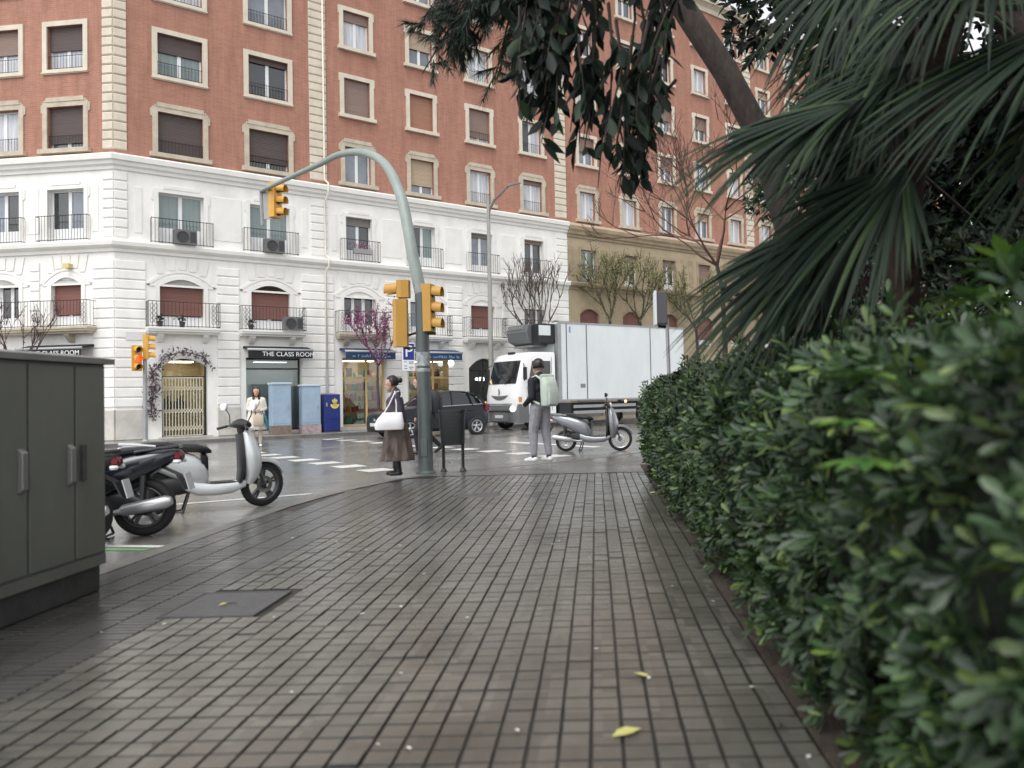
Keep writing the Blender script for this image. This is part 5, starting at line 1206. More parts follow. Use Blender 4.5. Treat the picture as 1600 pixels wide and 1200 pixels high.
def body_mesh(name, caps, mats, voxel=.0085):
    """continuous skin over tapered limbs: union by voxel remesh, materials by nearest limb"""
    bm = bmesh.new()
    for p0, r0, p1, r1, mi in caps:
        b2 = bmesh.new(); capsule_hull(b2, Vector(p0), r0, Vector(p1), r1); me_ = bpy.data.meshes.new('t'); b2.to_mesh(me_); b2.free(); bm.from_mesh(me_); bpy.data.meshes.remove(me_)
    me = bpy.data.meshes.new(name); bmesh.ops.recalc_face_normals(bm, faces=bm.faces); bm.to_mesh(me); bm.free()
    o = bpy.data.objects.new('t', me); COL.objects.link(o)
    rm = o.modifiers.new('r', 'REMESH'); rm.mode = 'VOXEL'; rm.voxel_size = voxel
    sm = o.modifiers.new('s', 'SMOOTH'); sm.factor = .5; sm.iterations = 5
    dg = bpy.context.evaluated_depsgraph_get(); out = bpy.data.meshes.new_from_object(o.evaluated_get(dg)); bpy.data.objects.remove(o)
    out.materials.clear()
    for m in mats: out.materials.append(m)
    n = len(out.polygons); c = np.empty(n * 3, np.float32); out.polygons.foreach_get('center', c); c = c.reshape(-1, 3)
    best = np.full(n, 9.); mi_ = np.zeros(n, np.int32)
    for p0, r0, p1, r1, mi in caps:
        a, b = np.array(p0), np.array(p1); ab = b - a; t_ = np.clip(((c - a) @ ab) / max(ab @ ab, 1e-9), 0, 1)
        d = np.linalg.norm(c - (a + t_[:, None] * ab), axis=1) - (r0 + (r1 - r0) * t_); k = d < best; best[k] = d[k]; mi_[k] = mi
    out.polygons.foreach_set('material_index', mi_); out.polygons.foreach_set('use_smooth', np.ones(n, bool)); out.name = name
    return out
def hand(w, dirv, side, mi, curl=.5, palm_n=None):
    """palm, four unequal bent fingers and a thumb from the side of the palm"""
    w = Vector(w); d = Vector(dirv).normalized(); s_ = Vector(side).normalized(); n = d.cross(s_).normalized(); out = []
    k = w + d * .085
    for q in (-.025, 0, .025): out.append((w + s_ * q * .7 + d * .012, .02, k + s_ * q, .017, mi))
    for q, L_ in ((-.03, .062), (-.01, .075), (.01, .07), (.03, .055)):
        a = k + s_ * q; b = a + (d * math.cos(curl) + n * math.sin(curl)) * L_ * .55; c_ = b + (d * math.cos(curl * 2) + n * math.sin(curl * 2)) * L_ * .5
        out += [(a, .0095, b, .0088, mi), (b, .0088, c_, .008, mi)]
    a = w + d * .03 - s_ * .03; b = a + (d * .6 - s_ * .7 + n * .3).normalized() * .035; out += [(a, .013, b, .011, mi), (b, .011, b + (d * .9 + n * .4).normalized() * .03, .009, mi)]
    return out
def head_caps(c, face=(1, 0, 0), mi=0):
    c = Vector(c); f = Vector(face).normalized(); up = Vector((0, 0, 1))
    return [(c + f * -.02 + up * .03, .096, c + f * .02 + up * .03, .092, mi), (c + f * .03 - up * .04, .07, c + f * .045 - up * .085, .045, mi), (c + f * .095 + up * .015, .013, c + f * .112 - up * .03, .016, mi)]
def head_parts(parent, c, face, hairm, style):
    c = Vector(c); f = Vector(face).normalized(); up = Vector((0, 0, 1)); l = up.cross(f)
    mb = MB(); N_ = 22; M_ = 14
    grid = {}
    for i in range(M_ + 1):
        for j in range(N_):
            th = math.pi * i / M_; ph = 2 * math.pi * j / N_
            dv = f * math.sin(th) * math.cos(ph) + l * math.sin(th) * math.sin(ph) + up * math.cos(th)
            fr, zz = dv.dot(f), dv.z; drop = 1.0
            r = .118 + .004 * math.sin(ph * 5) ; p = c + up * .032 + Vector((dv.x, dv.y, dv.z * 1.08)) * r - f * .008
            if style == 'long' and zz < -.1 and fr < .35: p = c + up * .03 + (dv - up * dv.z).normalized() * .118 + up * (zz * .26)
            grid[i, j] = len(mb.v); mb.v.append(tuple(p))
    for i in range(M_):
        for j in range(N_):
            th = math.pi * (i + .5) / M_; ph = 2 * math.pi * (j + .5) / N_; fr = math.sin(th) * math.cos(ph); zz = math.cos(th)
            keep = (zz > .55) or (fr < .1 and zz > -.35) or (fr < .45 and zz > .3) or (style == 'long' and fr < .3 and zz > -.98)
            if keep: mb.f.append((grid[i, j], grid[i + 1, j], grid[i + 1, (j + 1) % N_], grid[i, (j + 1) % N_])); mb.m.append(0)
    h = mb.build('hair', hairm, parent, smooth=True); sd_ = h.modifiers.new('s', 'SOLIDIFY'); sd_.thickness = .016
    if style == 'bun': b_ = MB(); b_.sphere(c - f * .135 + up * .06, .055, 12); b_.build('hair_bun', hairm, parent, smooth=True)
    for s_ in (-1, 1):
        e = MB(); e.sphere(c + f * .088 + l * s_ * .035 + up * .02, .012, 8); e.build('eye', M_eye, parent, smooth=True)
        e = MB(); e.sphere(c + l * s_ * .1 + up * .0, .028, 8, (.7, .5, 1.1)); e.build('ear', M_skin, parent, smooth=True)
    e = MB(); e.sphere(c + f * .082 - up * .06, .022, 8, (.6, 1.1, .35)); e.build('mouth', M_lip, parent, smooth=True)
def person(label, loc, heading, scale=1.0):
    t = thing('person', label, 'person', loc, math.atan2(heading[1], heading[0])); t.scale = (scale,) * 3; return t

# man with pale green backpack: seen from his left-back, looking left
M_navyj = mat('navy_jacket', (.01, .011, .017), .75, var=.2, scale=18); M_sweat = mat('grey_sweatpants', (.3, .29, .32), .85, var=.18, scale=12, bump=.8, bscale=14); M_bagg = mat('pale_green_nylon', (.5, .56, .49), .6, var=.08, scale=8, bump=.1, bscale=25)
man = person('man in navy jacket and grey sweatpants with pale green backpack waiting at the kerb', (-1.02, 14.55, 0), (-.72, .69), 1.03)
C_ = [((0, -.06, .98), .125, (0, .06, .98), .125, 1), ((0, -.05, 1.0), .12, (0, -.06, 1.2), .125, 2), ((0, .05, 1.0), .12, (0, .06, 1.2), .125, 2), ((.0, -.09, 1.3), .125, (0, .09, 1.3), .125, 2), ((-.01, -.13, 1.42), .085, (-.01, .13, 1.42), .085, 2),
      ((0, 0, 1.48), .068, (.02, 0, 1.58), .058, 0), ((-.01, 0, 1.49), .08, (-.005, 0, 1.53), .072, 2)]
C_ += head_caps((.035, 0, 1.67), (1, 0, -.12))
for s_ in (-1, 1):
    C_ += [((-.01, s_ * .19, 1.42), .075, (-.06, s_ * .245, 1.14), .06, 2), ((-.06, s_ * .245, 1.14), .058, (.16, s_ * .2, 1.02), .045, 2)]
    C_ += hand((.17, s_ * .2, 1.015), (.9, -s_ * .2, -.15), (0, s_ * .3, 1), 0, .7)
    C_ += [((-.01, s_ * .09, .95), .12, (.02 + s_ * .03, s_ * .12, .52), .085, 1), ((.02 + s_ * .03, s_ * .12, .52), .085, (-.02 + s_ * .05, s_ * .13, .16), .06, 1), ((-.02 + s_ * .05, s_ * .13, .14), .046, (-.02 + s_ * .05, s_ * .13, .08), .043, 4)]
    C_ += [((-.05 + s_ * .05, s_ * .13, .052), .052, (.08 + s_ * .05, s_ * .14, .05), .047, 3), ((.08 + s_ * .05, s_ * .14, .045), .046, (.17 + s_ * .05, s_ * .15, .035), .037, 3)]
inst('body', body_mesh('body', C_, [M_skin, M_sweat, M_navyj, M_shoew, M_blackp]), man)
head_parts(man, (.035, 0, 1.67), (1, 0, -.12), M_hair, 'short')
bp = thing('backpack', 'pale green rolled-top backpack worn by the man', 'backpack', man.location, man.rotation_euler[2]); bp.scale = man.scale
mb = MB(); zloft(mb, [(.98, -.25, 0, .07, .13), (1.0, -.25, 0, .095, .155), (1.2, -.26, 0, .115, .165), (1.38, -.24, 0, .1, .155), (1.45, -.22, 0, .085, .15), (1.5, -.2, 0, .05, .14)], 20, 3.2); mb.build('bag_body', M_bagg, bp, smooth=True)
mb = MB(); mb.loft([[(-.2 + p[0], y, 1.51 + p[1]) for p in sup(10, .04 * k, .035 * k)] for y, k in ((-.15, .7), (-.1, 1), (.1, 1), (.15, .7))]); mb.build('rolled_top', M_bagg, bp, smooth=True)
mb = MB(); zloft(mb, [(1.02, -.35, 0, .03, .11), (1.2, -.365, 0, .035, .12), (1.3, -.35, 0, .025, .11)], 14, 3.2); mb.build('front_pocket', M_bagg, bp, smooth=True)
for s_ in (-1, 1):
    mb = MB(); mb.tube([(-.16, s_ * .11, 1.46), (-.06, s_ * .13, 1.52), (.06, s_ * .13, 1.48), (.14, s_ * .135, 1.34), (.12, s_ * .165, 1.2), (-.02, s_ * .2, 1.09), (-.18, s_ * .16, 1.02)], .02, 6); mb.build('shoulder_strap', M_bagg, bp, smooth=True)

# woman with white bag, purple-grey jacket, long patterned skirt, black boots
M_plum = mat('plum_grey_jacket', (.055, .045, .062), .8, var=.18, scale=14, bump=.2, bscale=25); M_skirt = mat('brown_patterned_skirt', (.1, .075, .062), .85, var=.55, scale=11, stretch=(1, 1, .4), bump=.2, bscale=20); M_wbag = mat('white_leather_bag', (.74, .73, .74), .5, var=.04, scale=6, bump=.2, bscale=10)
wm = person('woman in plum jacket and long brown skirt standing beside the mast', (-3.16, 12.62, 0), (-.97, -.22), .905)
C_ = [((0, -.07, .95), .14, (0, .07, .95), .14, 1), ((0, -.05, 1.0), .13, (0, -.05, 1.15), .125, 2), ((0, .05, 1.0), .13, (0, .05, 1.15), .125, 2), ((.02, -.08, 1.28), .125, (.02, .08, 1.28), .125, 2), ((0, -.11, 1.38), .08, (0, .11, 1.38), .08, 2), ((0, 0, 1.42), .065, (.03, 0, 1.5), .05, 0), ((-.02, 0, 1.42), .08, (-.01, 0, 1.46), .075, 2)]
C_ += head_caps((.06, 0, 1.58), (1, 0, -.1))
for s_ in (-1, 1):
    C_ += [((-.01, s_ * .17, 1.37), .072, (-.07, s_ * .21, 1.13), .06, 2), ((-.07, s_ * .21, 1.13), .058, (.12, s_ * .17, 1.02), .044, 2)]
    C_ += hand((.13, s_ * .17, 1.015), (.9, -s_ * .25, .0), (0, s_ * .2, 1), 0, .8)
    C_ += [((0, s_ * .08, .9), .1, (0, s_ * .085, .5), .07, 1), ((0, s_ * .085, .5), .062, (-.01 - s_ * .03, s_ * .085, .15), .05, 3), ((-.02 - s_ * .03, s_ * .085, .12), .046, (-.02 - s_ * .03, s_ * .085, .05), .042, 3), ((-.04 - s_ * .03, s_ * .085, .042), .04, (.12 - s_ * .03, s_ * .095, .035), .034, 3)]
inst('body', body_mesh('body', C_, [M_skin, M_skirt, M_plum, M_boot]), wm)
head_parts(wm, (.06, 0, 1.58), (1, 0, -.1), M_hair, 'bun')
mb = MB(); n = 40; rings = []
for z, rx, ry, fold in ((1.02, .15, .17, .0), (.92, .175, .2, .006), (.7, .21, .225, .014), (.45, .25, .25, .022), (.28, .275, .27, .028), (.26, .275, .27, .028)):
    rings.append([(-.02 + (rx + fold * math.sin(k * 2 * math.pi * 9 / n)) * math.cos(2 * math.pi * k / n), (ry + fold * math.sin(k * 2 * math.pi * 9 / n)) * math.sin(2 * math.pi * k / n), z) for k in range(n)])
mb.loft(rings, caps=False); s = mb.build('skirt', M_skirt, wm, smooth=True); s.modifiers.new('s', 'SOLIDIFY').thickness = .01
mb = MB(); zloft(mb, [(.93, -.01, 0, .185, .2), (1.0, -.01, 0, .18, .2), (1.15, 0, 0, .155, .185), (1.3, .01, 0, .15, .19), (1.36, .0, 0, .12, .16)], 22, 2.3); mb.build('jacket', M_plum, wm, smooth=True)
bag = thing('shoulder_bag', 'large white shoulder bag on the arm of the woman by the mast', 'bag', wm.location, wm.rotation_euler[2]); bag.scale = wm.scale
mb = MB(); zloft(mb, [(.8, .1, .27, .2, .05), (.81, .1, .27, .235, .07), (.9, .1, .275, .25, .085), (1.0, .08, .27, .21, .07), (1.08, .05, .26, .17, .04), (1.1, .05, .26, .16, .025)], 20, 3); mb.build('bag_body', M_wbag, bag, smooth=True)
for q in (-.1, .12): mb = MB(); mb.tube([(q + .08, .27, 1.06), (.03 + q * .5, .25, 1.25), (.0, .21, 1.44), (-.03 + q * .3, .12, 1.46)], .012, 6); mb.build('strap', M_wbag, bag, smooth=True)

# woman in white coat facing us, with a teal umbrella
M_wcoat = mat('cream_coat', (.68, .64, .56), .8, var=.08, scale=9, bump=.25, bscale=14); M_beige = mat('beige_trousers', (.5, .44, .36), .85)
ww = person('woman in cream coat standing behind the silver scooter', (-10.05, 23.7, ROADZ), (.36, -.93), 1.0)
C_ = [((0, -.07, .96), .13, (0, .07, .96), .13, 1), ((0, -.06, 1.02), .13, (0, -.06, 1.18), .13, 2), ((0, .06, 1.02), .13, (0, .06, 1.18), .13, 2), ((0, -.09, 1.3), .12, (0, .09, 1.3), .12, 2), ((0, -.12, 1.4), .08, (0, .12, 1.4), .08, 2), ((0, 0, 1.45), .06, (.01, 0, 1.53), .05, 0)]
C_ += head_caps((.03, 0, 1.62), (1, 0, -.05))
for s_ in (-1, 1):
    C_ += [((0, s_ * .18, 1.39), .075, (-.03, s_ * .24, 1.13), .062, 2), ((-.03, s_ * .24, 1.13), .06, (.14, s_ * .1, 1.06), .048, 2)]
    C_ += hand((.15, s_ * .09, 1.06), (.7, -s_ * .6, .1), (0, 0, 1), 0, .9)
    C_ += [((0, s_ * .09, .92), .1, (.02, s_ * .1, .5), .07, 1), ((.02, s_ * .1, .5), .065, (0, s_ * .1, .12), .045, 1), ((-.03, s_ * .1, .045), .042, (.13, s_ * .115, .035), .034, 3)]
inst('body', body_mesh('body', C_, [M_skin, M_beige, M_wcoat, M_shoew]), ww)
head_parts(ww, (.03, 0, 1.62), (1, 0, -.05), M_brownhair, 'long')
mb = MB(); n = 36; rings = []
for z, rx, ry, fold in ((1.4, .12, .17, 0), (1.25, .165, .215, .004), (1.05, .17, .22, .006), (.85, .19, .25, .014), (.6, .21, .28, .02), (.5, .215, .285, .022)):
    rings.append([((rx + fold * math.sin(k * 2 * math.pi * 7 / n)) * math.cos(2 * math.pi * k / n), (ry + fold * math.sin(k * 2 * math.pi * 7 / n)) * math.sin(2 * math.pi * k / n), z) for k in range(n)])
mb.loft(rings, caps=False); s = mb.build('coat', M_wcoat, ww, smooth=True); s.modifiers.new('s', 'SOLIDIFY').thickness = .015
mb = MB(); mb.tube([(.16, .1, 1.36), (.18, 0, 1.16), (.17, -.12, 1.02)], .016, 6); mb.build('scarf', mat('beige_scarf', (.45, .38, .28), .9), ww)
um = thing('umbrella', 'folded teal umbrella carried by the woman in the cream coat', 'umbrella', ww.location, ww.rotation_euler[2])
mb = MB(); mb.tube([(.17, .16, 1.06), (.15, .34, .5)], .012, 6); mb.build('shaft', M_iron, um)
mb = MB(); mb.tube([(.17, .18, 1.0), (.165, .22, .9), (.16, .3, .62), (.15, .35, .42)], [.012, .05, .04, .008], 9); mb.build('folded_canopy', mat('teal_nylon', (.02, .14, .19), .5), um, smooth=True)
mb = MB(); zz = MB(); 
tb = thing('tote_bag', 'beige tote bag hanging from the arm of the woman in the cream coat', 'bag', ww.location, ww.rotation_euler[2])
mb = MB(); zloft(mb, [(.62, .2, .06, .05, .13), (.66, .2, .06, .07, .15), (.9, .2, .06, .06, .14), (.95, .2, .06, .03, .13)], 16, 3.2); mb.build('bag_body', mat('beige_canvas', (.46, .38, .3), .8), tb, smooth=True)
mb = MB(); mb.tube([(.2, -.04, .93), (.17, .0, 1.08), (.17, .1, 1.1), (.2, .15, .93)], .01, 5); mb.build('strap', M_iron, tb)

# walker behind the mast, all in black with a backpack
M_blk = mat('black_coat', (.009, .009, .012), .8, var=.2, scale=15)
wk = person('walker in black coat crossing behind the mast', (-4.06, 19.0, ROADZ), (-.97, -.1), 1.02)
C_ = [((0, -.07, .97), .13, (0, .07, .97), .13, 1), ((.01, 0, 1.0), .15, (.04, 0, 1.3), .16, 1), ((.04, -.12, 1.42), .09, (.04, .12, 1.42), .09, 1), ((.06, 0, 1.48), .06, (.1, 0, 1.57), .052, 0)]
C_ += head_caps((.14, 0, 1.66), (1, 0, -.1))
for s_ in (-1, 1):
    C_ += [((.04, s_ * .2, 1.4), .075, (.02 - s_ * .1, s_ * .25, 1.12), .06, 1), ((.02 - s_ * .1, s_ * .25, 1.12), .058, (.1 - s_ * .12, s_ * .25, .88), .045, 1)]
    C_ += hand((.1 - s_ * .12, s_ * .25, .87), (.3, 0, -1), (1, 0, .2), 0, .5)
    kx, ax = (.2, .16) if s_ > 0 else (.02, -.32); az = .1 if s_ > 0 else .2
    C_ += [((0, s_ * .08, .93), .11, (kx, s_ * .09, .52), .075, 1), ((kx, s_ * .09, .52), .07, (ax, s_ * .09, az), .05, 1)]
    C_ += [((ax - .02, s_ * .09, az - .05), .045, (ax + .14 if s_ > 0 else ax + .1, s_ * .1, az - .06 if s_ > 0 else .05), .036, 2)]
inst('body', body_mesh('body', C_, [M_skin, M_blk, M_boot]), wk); head_parts(wk, (.14, 0, 1.66), (1, 0, -.1), M_hair, 'short')
mb = MB(); n = 30; rings = []
for z, cx, rx, ry in ((1.4, .03, .13, .19), (1.2, .01, .18, .22), (.95, -.02, .2, .23), (.7, -.04, .26, .24), (.6, -.05, .28, .25)): rings.append([(cx + rx * math.cos(2 * math.pi * k / n), ry * math.sin(2 * math.pi * k / n), z) for k in range(n)])
mb.loft(rings, caps=False); mb.build('coat', M_blk, wk, smooth=True)
bk = thing('backpack', 'bulky black backpack on the walker behind the mast', 'backpack', wk.location, wk.rotation_euler[2]); bk.scale = wk.scale
mb = MB(); zloft(mb, [(.95, -.27, 0, .1, .15), (1.0, -.28, 0, .13, .17), (1.3, -.27, 0, .14, .17), (1.45, -.22, 0, .1, .15), (1.5, -.18, 0, .05, .1)], 18, 3); mb.build('bag_body', mat('black_nylon', (.014, .013, .018), .6), bk, smooth=True)
for s_ in (-1, 1): mb = MB(); mb.tube([(-.12, s_ * .1, 1.46), (0, s_ * .13, 1.53), (.14, s_ * .13, 1.42), (.17, s_ * .16, 1.2), (0, s_ * .22, 1.05), (-.2, s_ * .15, 1.0)], .018, 6); mb.build('shoulder_strap', M_blk, bk, smooth=True)
# ------------------------------------------------------------------ plants
M_bark = mat('dark_bark', (.05, .038, .032), .9, var=.4, scale=9, bump=1.0, bscale=22, stretch=(1, 1, .35)); M_barkb = mat('reddish_fibre_bark', (.062, .04, .03), .9, var=.45, scale=12, bump=1.0, bscale=26, stretch=(1, 1, .3))
M_twig = mat('grey_brown_twig', (.085, .062, .052), .85, var=.3, scale=8); M_twigp = mat('purplish_twig', (.075, .042, .045), .85)
L_hedge = leaf_mat('hedge_leaf', (.014, .034, .014), (.046, .09, .031), (.15, .22, .045), .38, .1, .45, .45)
L_palm = leaf_mat('palm_leaf', (.007, .016, .008), (.015, .033, .015), (.04, .07, .02), .55, .12, .3)
L_dark = leaf_mat('dark_evergreen_leaf', (.005, .01, .007), (.011, .021, .012), (.025, .05, .018), .55, .1, .3)
L_needle = leaf_mat('pine_needle', (.012, .022, .014), (.026, .044, .027), (.045, .07, .03), .6, .1)
L_lime = leaf_mat('young_shrub_leaf', (.05, .13, .03), (.1, .22, .04), (.25, .38, .06), .45, .2)
L_shrub = leaf_mat('garden_shrub_leaf', (.01, .022, .012), (.025, .052, .024), (.06, .11, .03), .4, .12)
L_bloss = leaf_mat('magenta_blossom', (.24, .06, .15), (.4, .15, .28), (.56, .34, .45), .7, .25)
L_bud = leaf_mat('pale_spring_leaf', (.16, .17, .06), (.26, .27, .1), (.36, .36, .15), .6, .2)
def rot_about(v, ax, a):
    ax = norm(ax); c, s_ = np.cos(a)[..., None], np.sin(a)[..., None]
    return v * c + np.cross(ax, v) * s_ + ax * np.sum(ax * v, -1, keepdims=True) * (1 - c)
def rosettes(c, nrm, k, L0, L1, wr, spread=(.5, 1.15)):
    """k leaves round each twig tip"""
    n = len(c); r = np.repeat(np.arange(n), k); cc = c[r]; nn = norm(nrm)[r]
    a0 = np.where(np.abs(nn[:, 2:3]) < .9, np.array([[0, 0, 1.]]), np.array([[1., 0, 0]])); u = norm(np.cross(nn, a0)); w = np.cross(nn, u)
    ph = np.tile(np.arange(k) * 2.4, n) + np.repeat(rng.uniform(0, 6.3, n), k); el = rng.uniform(spread[0], spread[1], n * k)
    d = nn * np.cos(el)[:, None] + (u * np.cos(ph)[:, None] + w * np.sin(ph)[:, None]) * np.sin(el)[:, None]
    d[:, 2] -= rng.uniform(0, .3, n * k); L_ = rng.uniform(L0, L1, n * k)
    return cc + d * .006, norm(d), nn + rng.normal(0, .15, (n * k, 3)), L_, L_ * wr * rng.uniform(.8, 1.15, n * k)

# ---- hedge along the pavement
H = thing('hedge', 'long dense evergreen hedge with glossy leaves along the right of the pavement', 'hedge', (1.6, 6.5, 0))
def hedge_front(y, z):
    """x of the leaf surface at height z"""
    b = .9 + .07 * np.sin(y * 2.1) + .06 * np.sin(y * 5.3 + 1 + z * 2) + .05 * np.sin(y * 9 + z * 7) + .04 * np.sin(z * 9 - y * 4)
    return b - .14 * np.sin(np.clip(z / 1.4, 0, 1) * np.pi) + .13 * np.clip((.35 - z) / .35, 0, 1) + .45 * np.clip((z - 1.1) / .4, 0, 1) ** 2
def hedge_top(y, x): return 1.4 - .15 * np.clip((5.0 - y) / 3, 0, 1) + .08 * np.sin(y * 1.7 + x) + .05 * np.sin(y * 4.3 + 2 * x) + .04 * np.sin(x * 6 + y)
nF, nT = 6200, 3200
y = .9 + 12.3 * rng.random(nF) ** 1.25; z = .1 + (1.36 - .15 * np.clip((5.0 - y) / 3, 0, 1)) * rng.random(nF) ** .9; x = hedge_front(y, z) + rng.normal(.02, .07, nF)
nz = (z - .7) * .9 + .25
c1 = np.c_[x, y, z]; n1 = np.c_[-np.ones(nF), rng.normal(-.25, .35, nF), nz + rng.normal(0, .3, nF)]
y2 = .9 + 12.3 * rng.random(nT) ** 1.2; x2 = 1.25 + 1.9 * rng.random(nT); z2 = hedge_top(y2, x2) + rng.normal(0, .08, nT)
c2 = np.c_[x2, y2, z2]; n2 = np.c_[rng.normal(-.25, .4, nT), rng.normal(-.15, .4, nT), np.ones(nT)]
nE = 420; y3 = 13.2 + rng.normal(0, .08, nE); x3 = 1.0 + 2 * rng.random(nE); z3 = .1 + 1.3 * rng.random(nE)
c3 = np.c_[x3, y3, z3]; n3 = np.c_[rng.normal(-.2, .4, nE), np.ones(nE), rng.normal(.2, .3, nE)]
nS = 620; ys = 1.6 + 10 * rng.random(nS) ** 1.3; cs = np.c_[.74 + .22 * rng.random(nS) + .05 * np.sin(ys * 3), ys, rng.uniform(.05, .35, nS)]; ns_ = np.c_[-np.ones(nS), rng.normal(0, .5, nS), rng.uniform(0, .9, nS)]
CC = np.r_[c1, c2, c3, cs]; NN = np.r_[n1, n2, n3, ns_]
# twigs end in clumps with gaps between them; some long shoots stick out
gap = np.sin(CC[:, 1] * 7.1 + 2.3 * np.sin(CC[:, 2] * 6.3)) * np.sin(CC[:, 2] * 9.7 + CC[:, 0] * 5 + 1.7 * np.sin(CC[:, 1] * 4.1)) + rng.normal(0, .25, len(CC))
ok = gap > -.52; CC, NN = CC[ok], NN[ok]
CC = CC - norm(NN) * (np.clip(-gap[ok], 0, 1) * .1)[:, None]
k = rng.choice(len(CC), 420, replace=False); ext = rng.uniform(.05, .15, (420, 1)); upn = norm(NN[k] * np.array([.6, .6, .6]) + np.array([-.1, 0, .7]))
CC = np.r_[CC, CC[k] + upn * ext, CC[k] + upn * ext * .55]; NN = np.r_[NN, upn, upn]
P_, D_, U_, Ln, Wd = rosettes(CC, NN, 8, .034, .098, .38)
keep = (P_[:, 0] > .7)
foliage(H, 'obovate', P_[keep], D_[keep], U_[keep], Ln[keep], Wd[keep], L_hedge, 300)
# solid dark core that stops see-through; its colour stands for inner shade
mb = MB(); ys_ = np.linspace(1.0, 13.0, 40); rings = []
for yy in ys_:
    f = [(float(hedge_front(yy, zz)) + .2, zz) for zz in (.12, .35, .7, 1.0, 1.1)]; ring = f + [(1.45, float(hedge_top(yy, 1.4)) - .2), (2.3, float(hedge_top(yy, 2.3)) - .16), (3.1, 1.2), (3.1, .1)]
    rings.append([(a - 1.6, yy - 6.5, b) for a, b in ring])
mb.loft(rings); mb.build('hedge_core', mat('hedge_shade', (.012, .02, .011), .95, var=.5, scale=14, bump=1, bscale=20), H)
mb = MB()
for k in range(46):
    yy = random.uniform(1.5, 12.8); xx = random.uniform(.98, 1.25); mb.tube([(xx - 1.6, yy - 6.5, 0), (xx - 1.62 + random.uniform(-.06, .06), yy - 6.5 + random.uniform(-.08, .08), .22), (xx - 1.6 + random.uniform(-.1, .1), yy - 6.5 + random.uniform(-.1, .1), .5)], [.014, .011, .007], 5)
mb.build('stems', M_twig, H)

# bright young shrubs poking out of the hedge near the camera (palmate leaves)
def palmate(label, base, tips, size, group=None, nl=9):
    t = thing('palmate_shrub', label, 'shrub', base, group=group)
    st = MB()
    for tip in tips: st.tube([(0, 0, 0), ((tip[0] - base[0]) * .4, (tip[1] - base[1]) * .4, (tip[2] - base[2]) * .7), tuple(np.array(tip) - np.array(base))], [.012, .009, .005], 5)
    st.build('stem', MATS['young_stem'] if 'young_stem' in MATS else mat('young_stem', (.08, .13, .04), .6), t)
    for tip in tips:
        dv = norm(np.array(tip) - np.array(base) + np.array([-.15, -.25, -.1])); n = np.array([0, 0, 1.]) ; sd = norm(np.cross(dv, n))
        for k in range(nl):
            a = rad(-105 + 210 * k / (nl - 1)); d = dv * math.cos(a) + sd * math.sin(a) - n * .22; Lk = size * (1 - .35 * abs(k - (nl - 1) / 2) / nl)
            V, Fc, _, _ = leaves('oval', np.array([np.array(tip) - np.array(base)]), np.array([d]), np.array([n + .3 * d]), Lk, Lk * .3)
            o = bpy.data.objects.new('leaflet', np_mesh('leaflet', V, Fc, L_lime, True, 3)); COL.objects.link(o); o.parent = t
    return t
palmate('bright green palmate shrub standing out against the dark hedge at right', (1.3, 2.4, .85), [(.68, 2.1, 1.12), (.76, 2.2, 1.24), (.68, 2.0, 1.03)], .16)
palmate('light green palmate shrub at the right edge beside the trunk', (1.6, 2.8, 1.1), [(1.2, 2.5, 1.48), (1.36, 2.6, 1.6), (1.28, 2.4, 1.4)], .2)
palmate('small fresh green seedling at the foot of the hedge, beyond the service cover', (.86, 6.6, .05), [(.78, 6.5, .2), (.84, 6.4, .3)], .1, nl=5)
palmate('pale green seedling leaning out over the paving by the hedge foot', (.92, 4.9, .1), [(.86, 4.75, .26), (.9, 4.7, .32)], .1, nl=5)

# ---- evergreen shrubs behind the hedge
def shrub(label, x, y, h, rx, n, m=L_shrub, leaf=(.08, .15), group='evergreen shrubs behind the hedge', zlo=.4, kind='oval'):
    t = thing('evergreen_shrub', label, 'shrub', (x, y, 0), group=group)
    mb = MB()
    for k in range(4): a = k * 1.7; mb.tube([(.05 * math.cos(a), .05 * math.sin(a), 0), (.2 * rx * math.cos(a), .2 * rx * math.sin(a), h * .4), (.55 * rx * math.cos(a), .55 * rx * math.sin(a), h * .8)], [.05, .035, .015], 6)
    mb.build('stem', M_bark, t)
    u = norm(rng.normal(0, 1, (n, 3))); r = .55 + .5 * rng.random(n) ** .5; lump = 1 + .18 * np.sin(u[:, 0] * 6 + x) * np.sin(u[:, 2] * 5 + y) + .12 * np.sin(u[:, 1] * 9)
    c = np.c_[x + u[:, 0] * r * rx * lump, y + u[:, 1] * r * rx * lump, zlo + (h - zlo) * (.5 + .5 * u[:, 2] * r * lump)]
    P, D, U, Ln, Wd = rosettes(c, u + np.array([0, 0, .25]), 6, leaf[0], leaf[1], .42, (.5, 1.3)); foliage(t, kind, P, D, U, Ln, Wd, m)
shrub('dark evergreen shrub directly behind the near hedge and palm trunk', 3.5, 6.4, 2.6, 1.2, 1000)
shrub('tall dark evergreen shrub at the far right behind the palm', 4.6, 5.2, 4.4, 1.6, 1500)
shrub('dark evergreen shrub behind the middle of the hedge', 3.7, 9.2, 2.3, 1.2, 800)
shrub('round evergreen shrub at the far end of the hedge', 4.2, 12.2, 2.6, 1.5, 800)
shrub('broad evergreen tree mass filling the garden right of the far hedge', 7.5, 10.5, 5.6, 2.6, 1800)
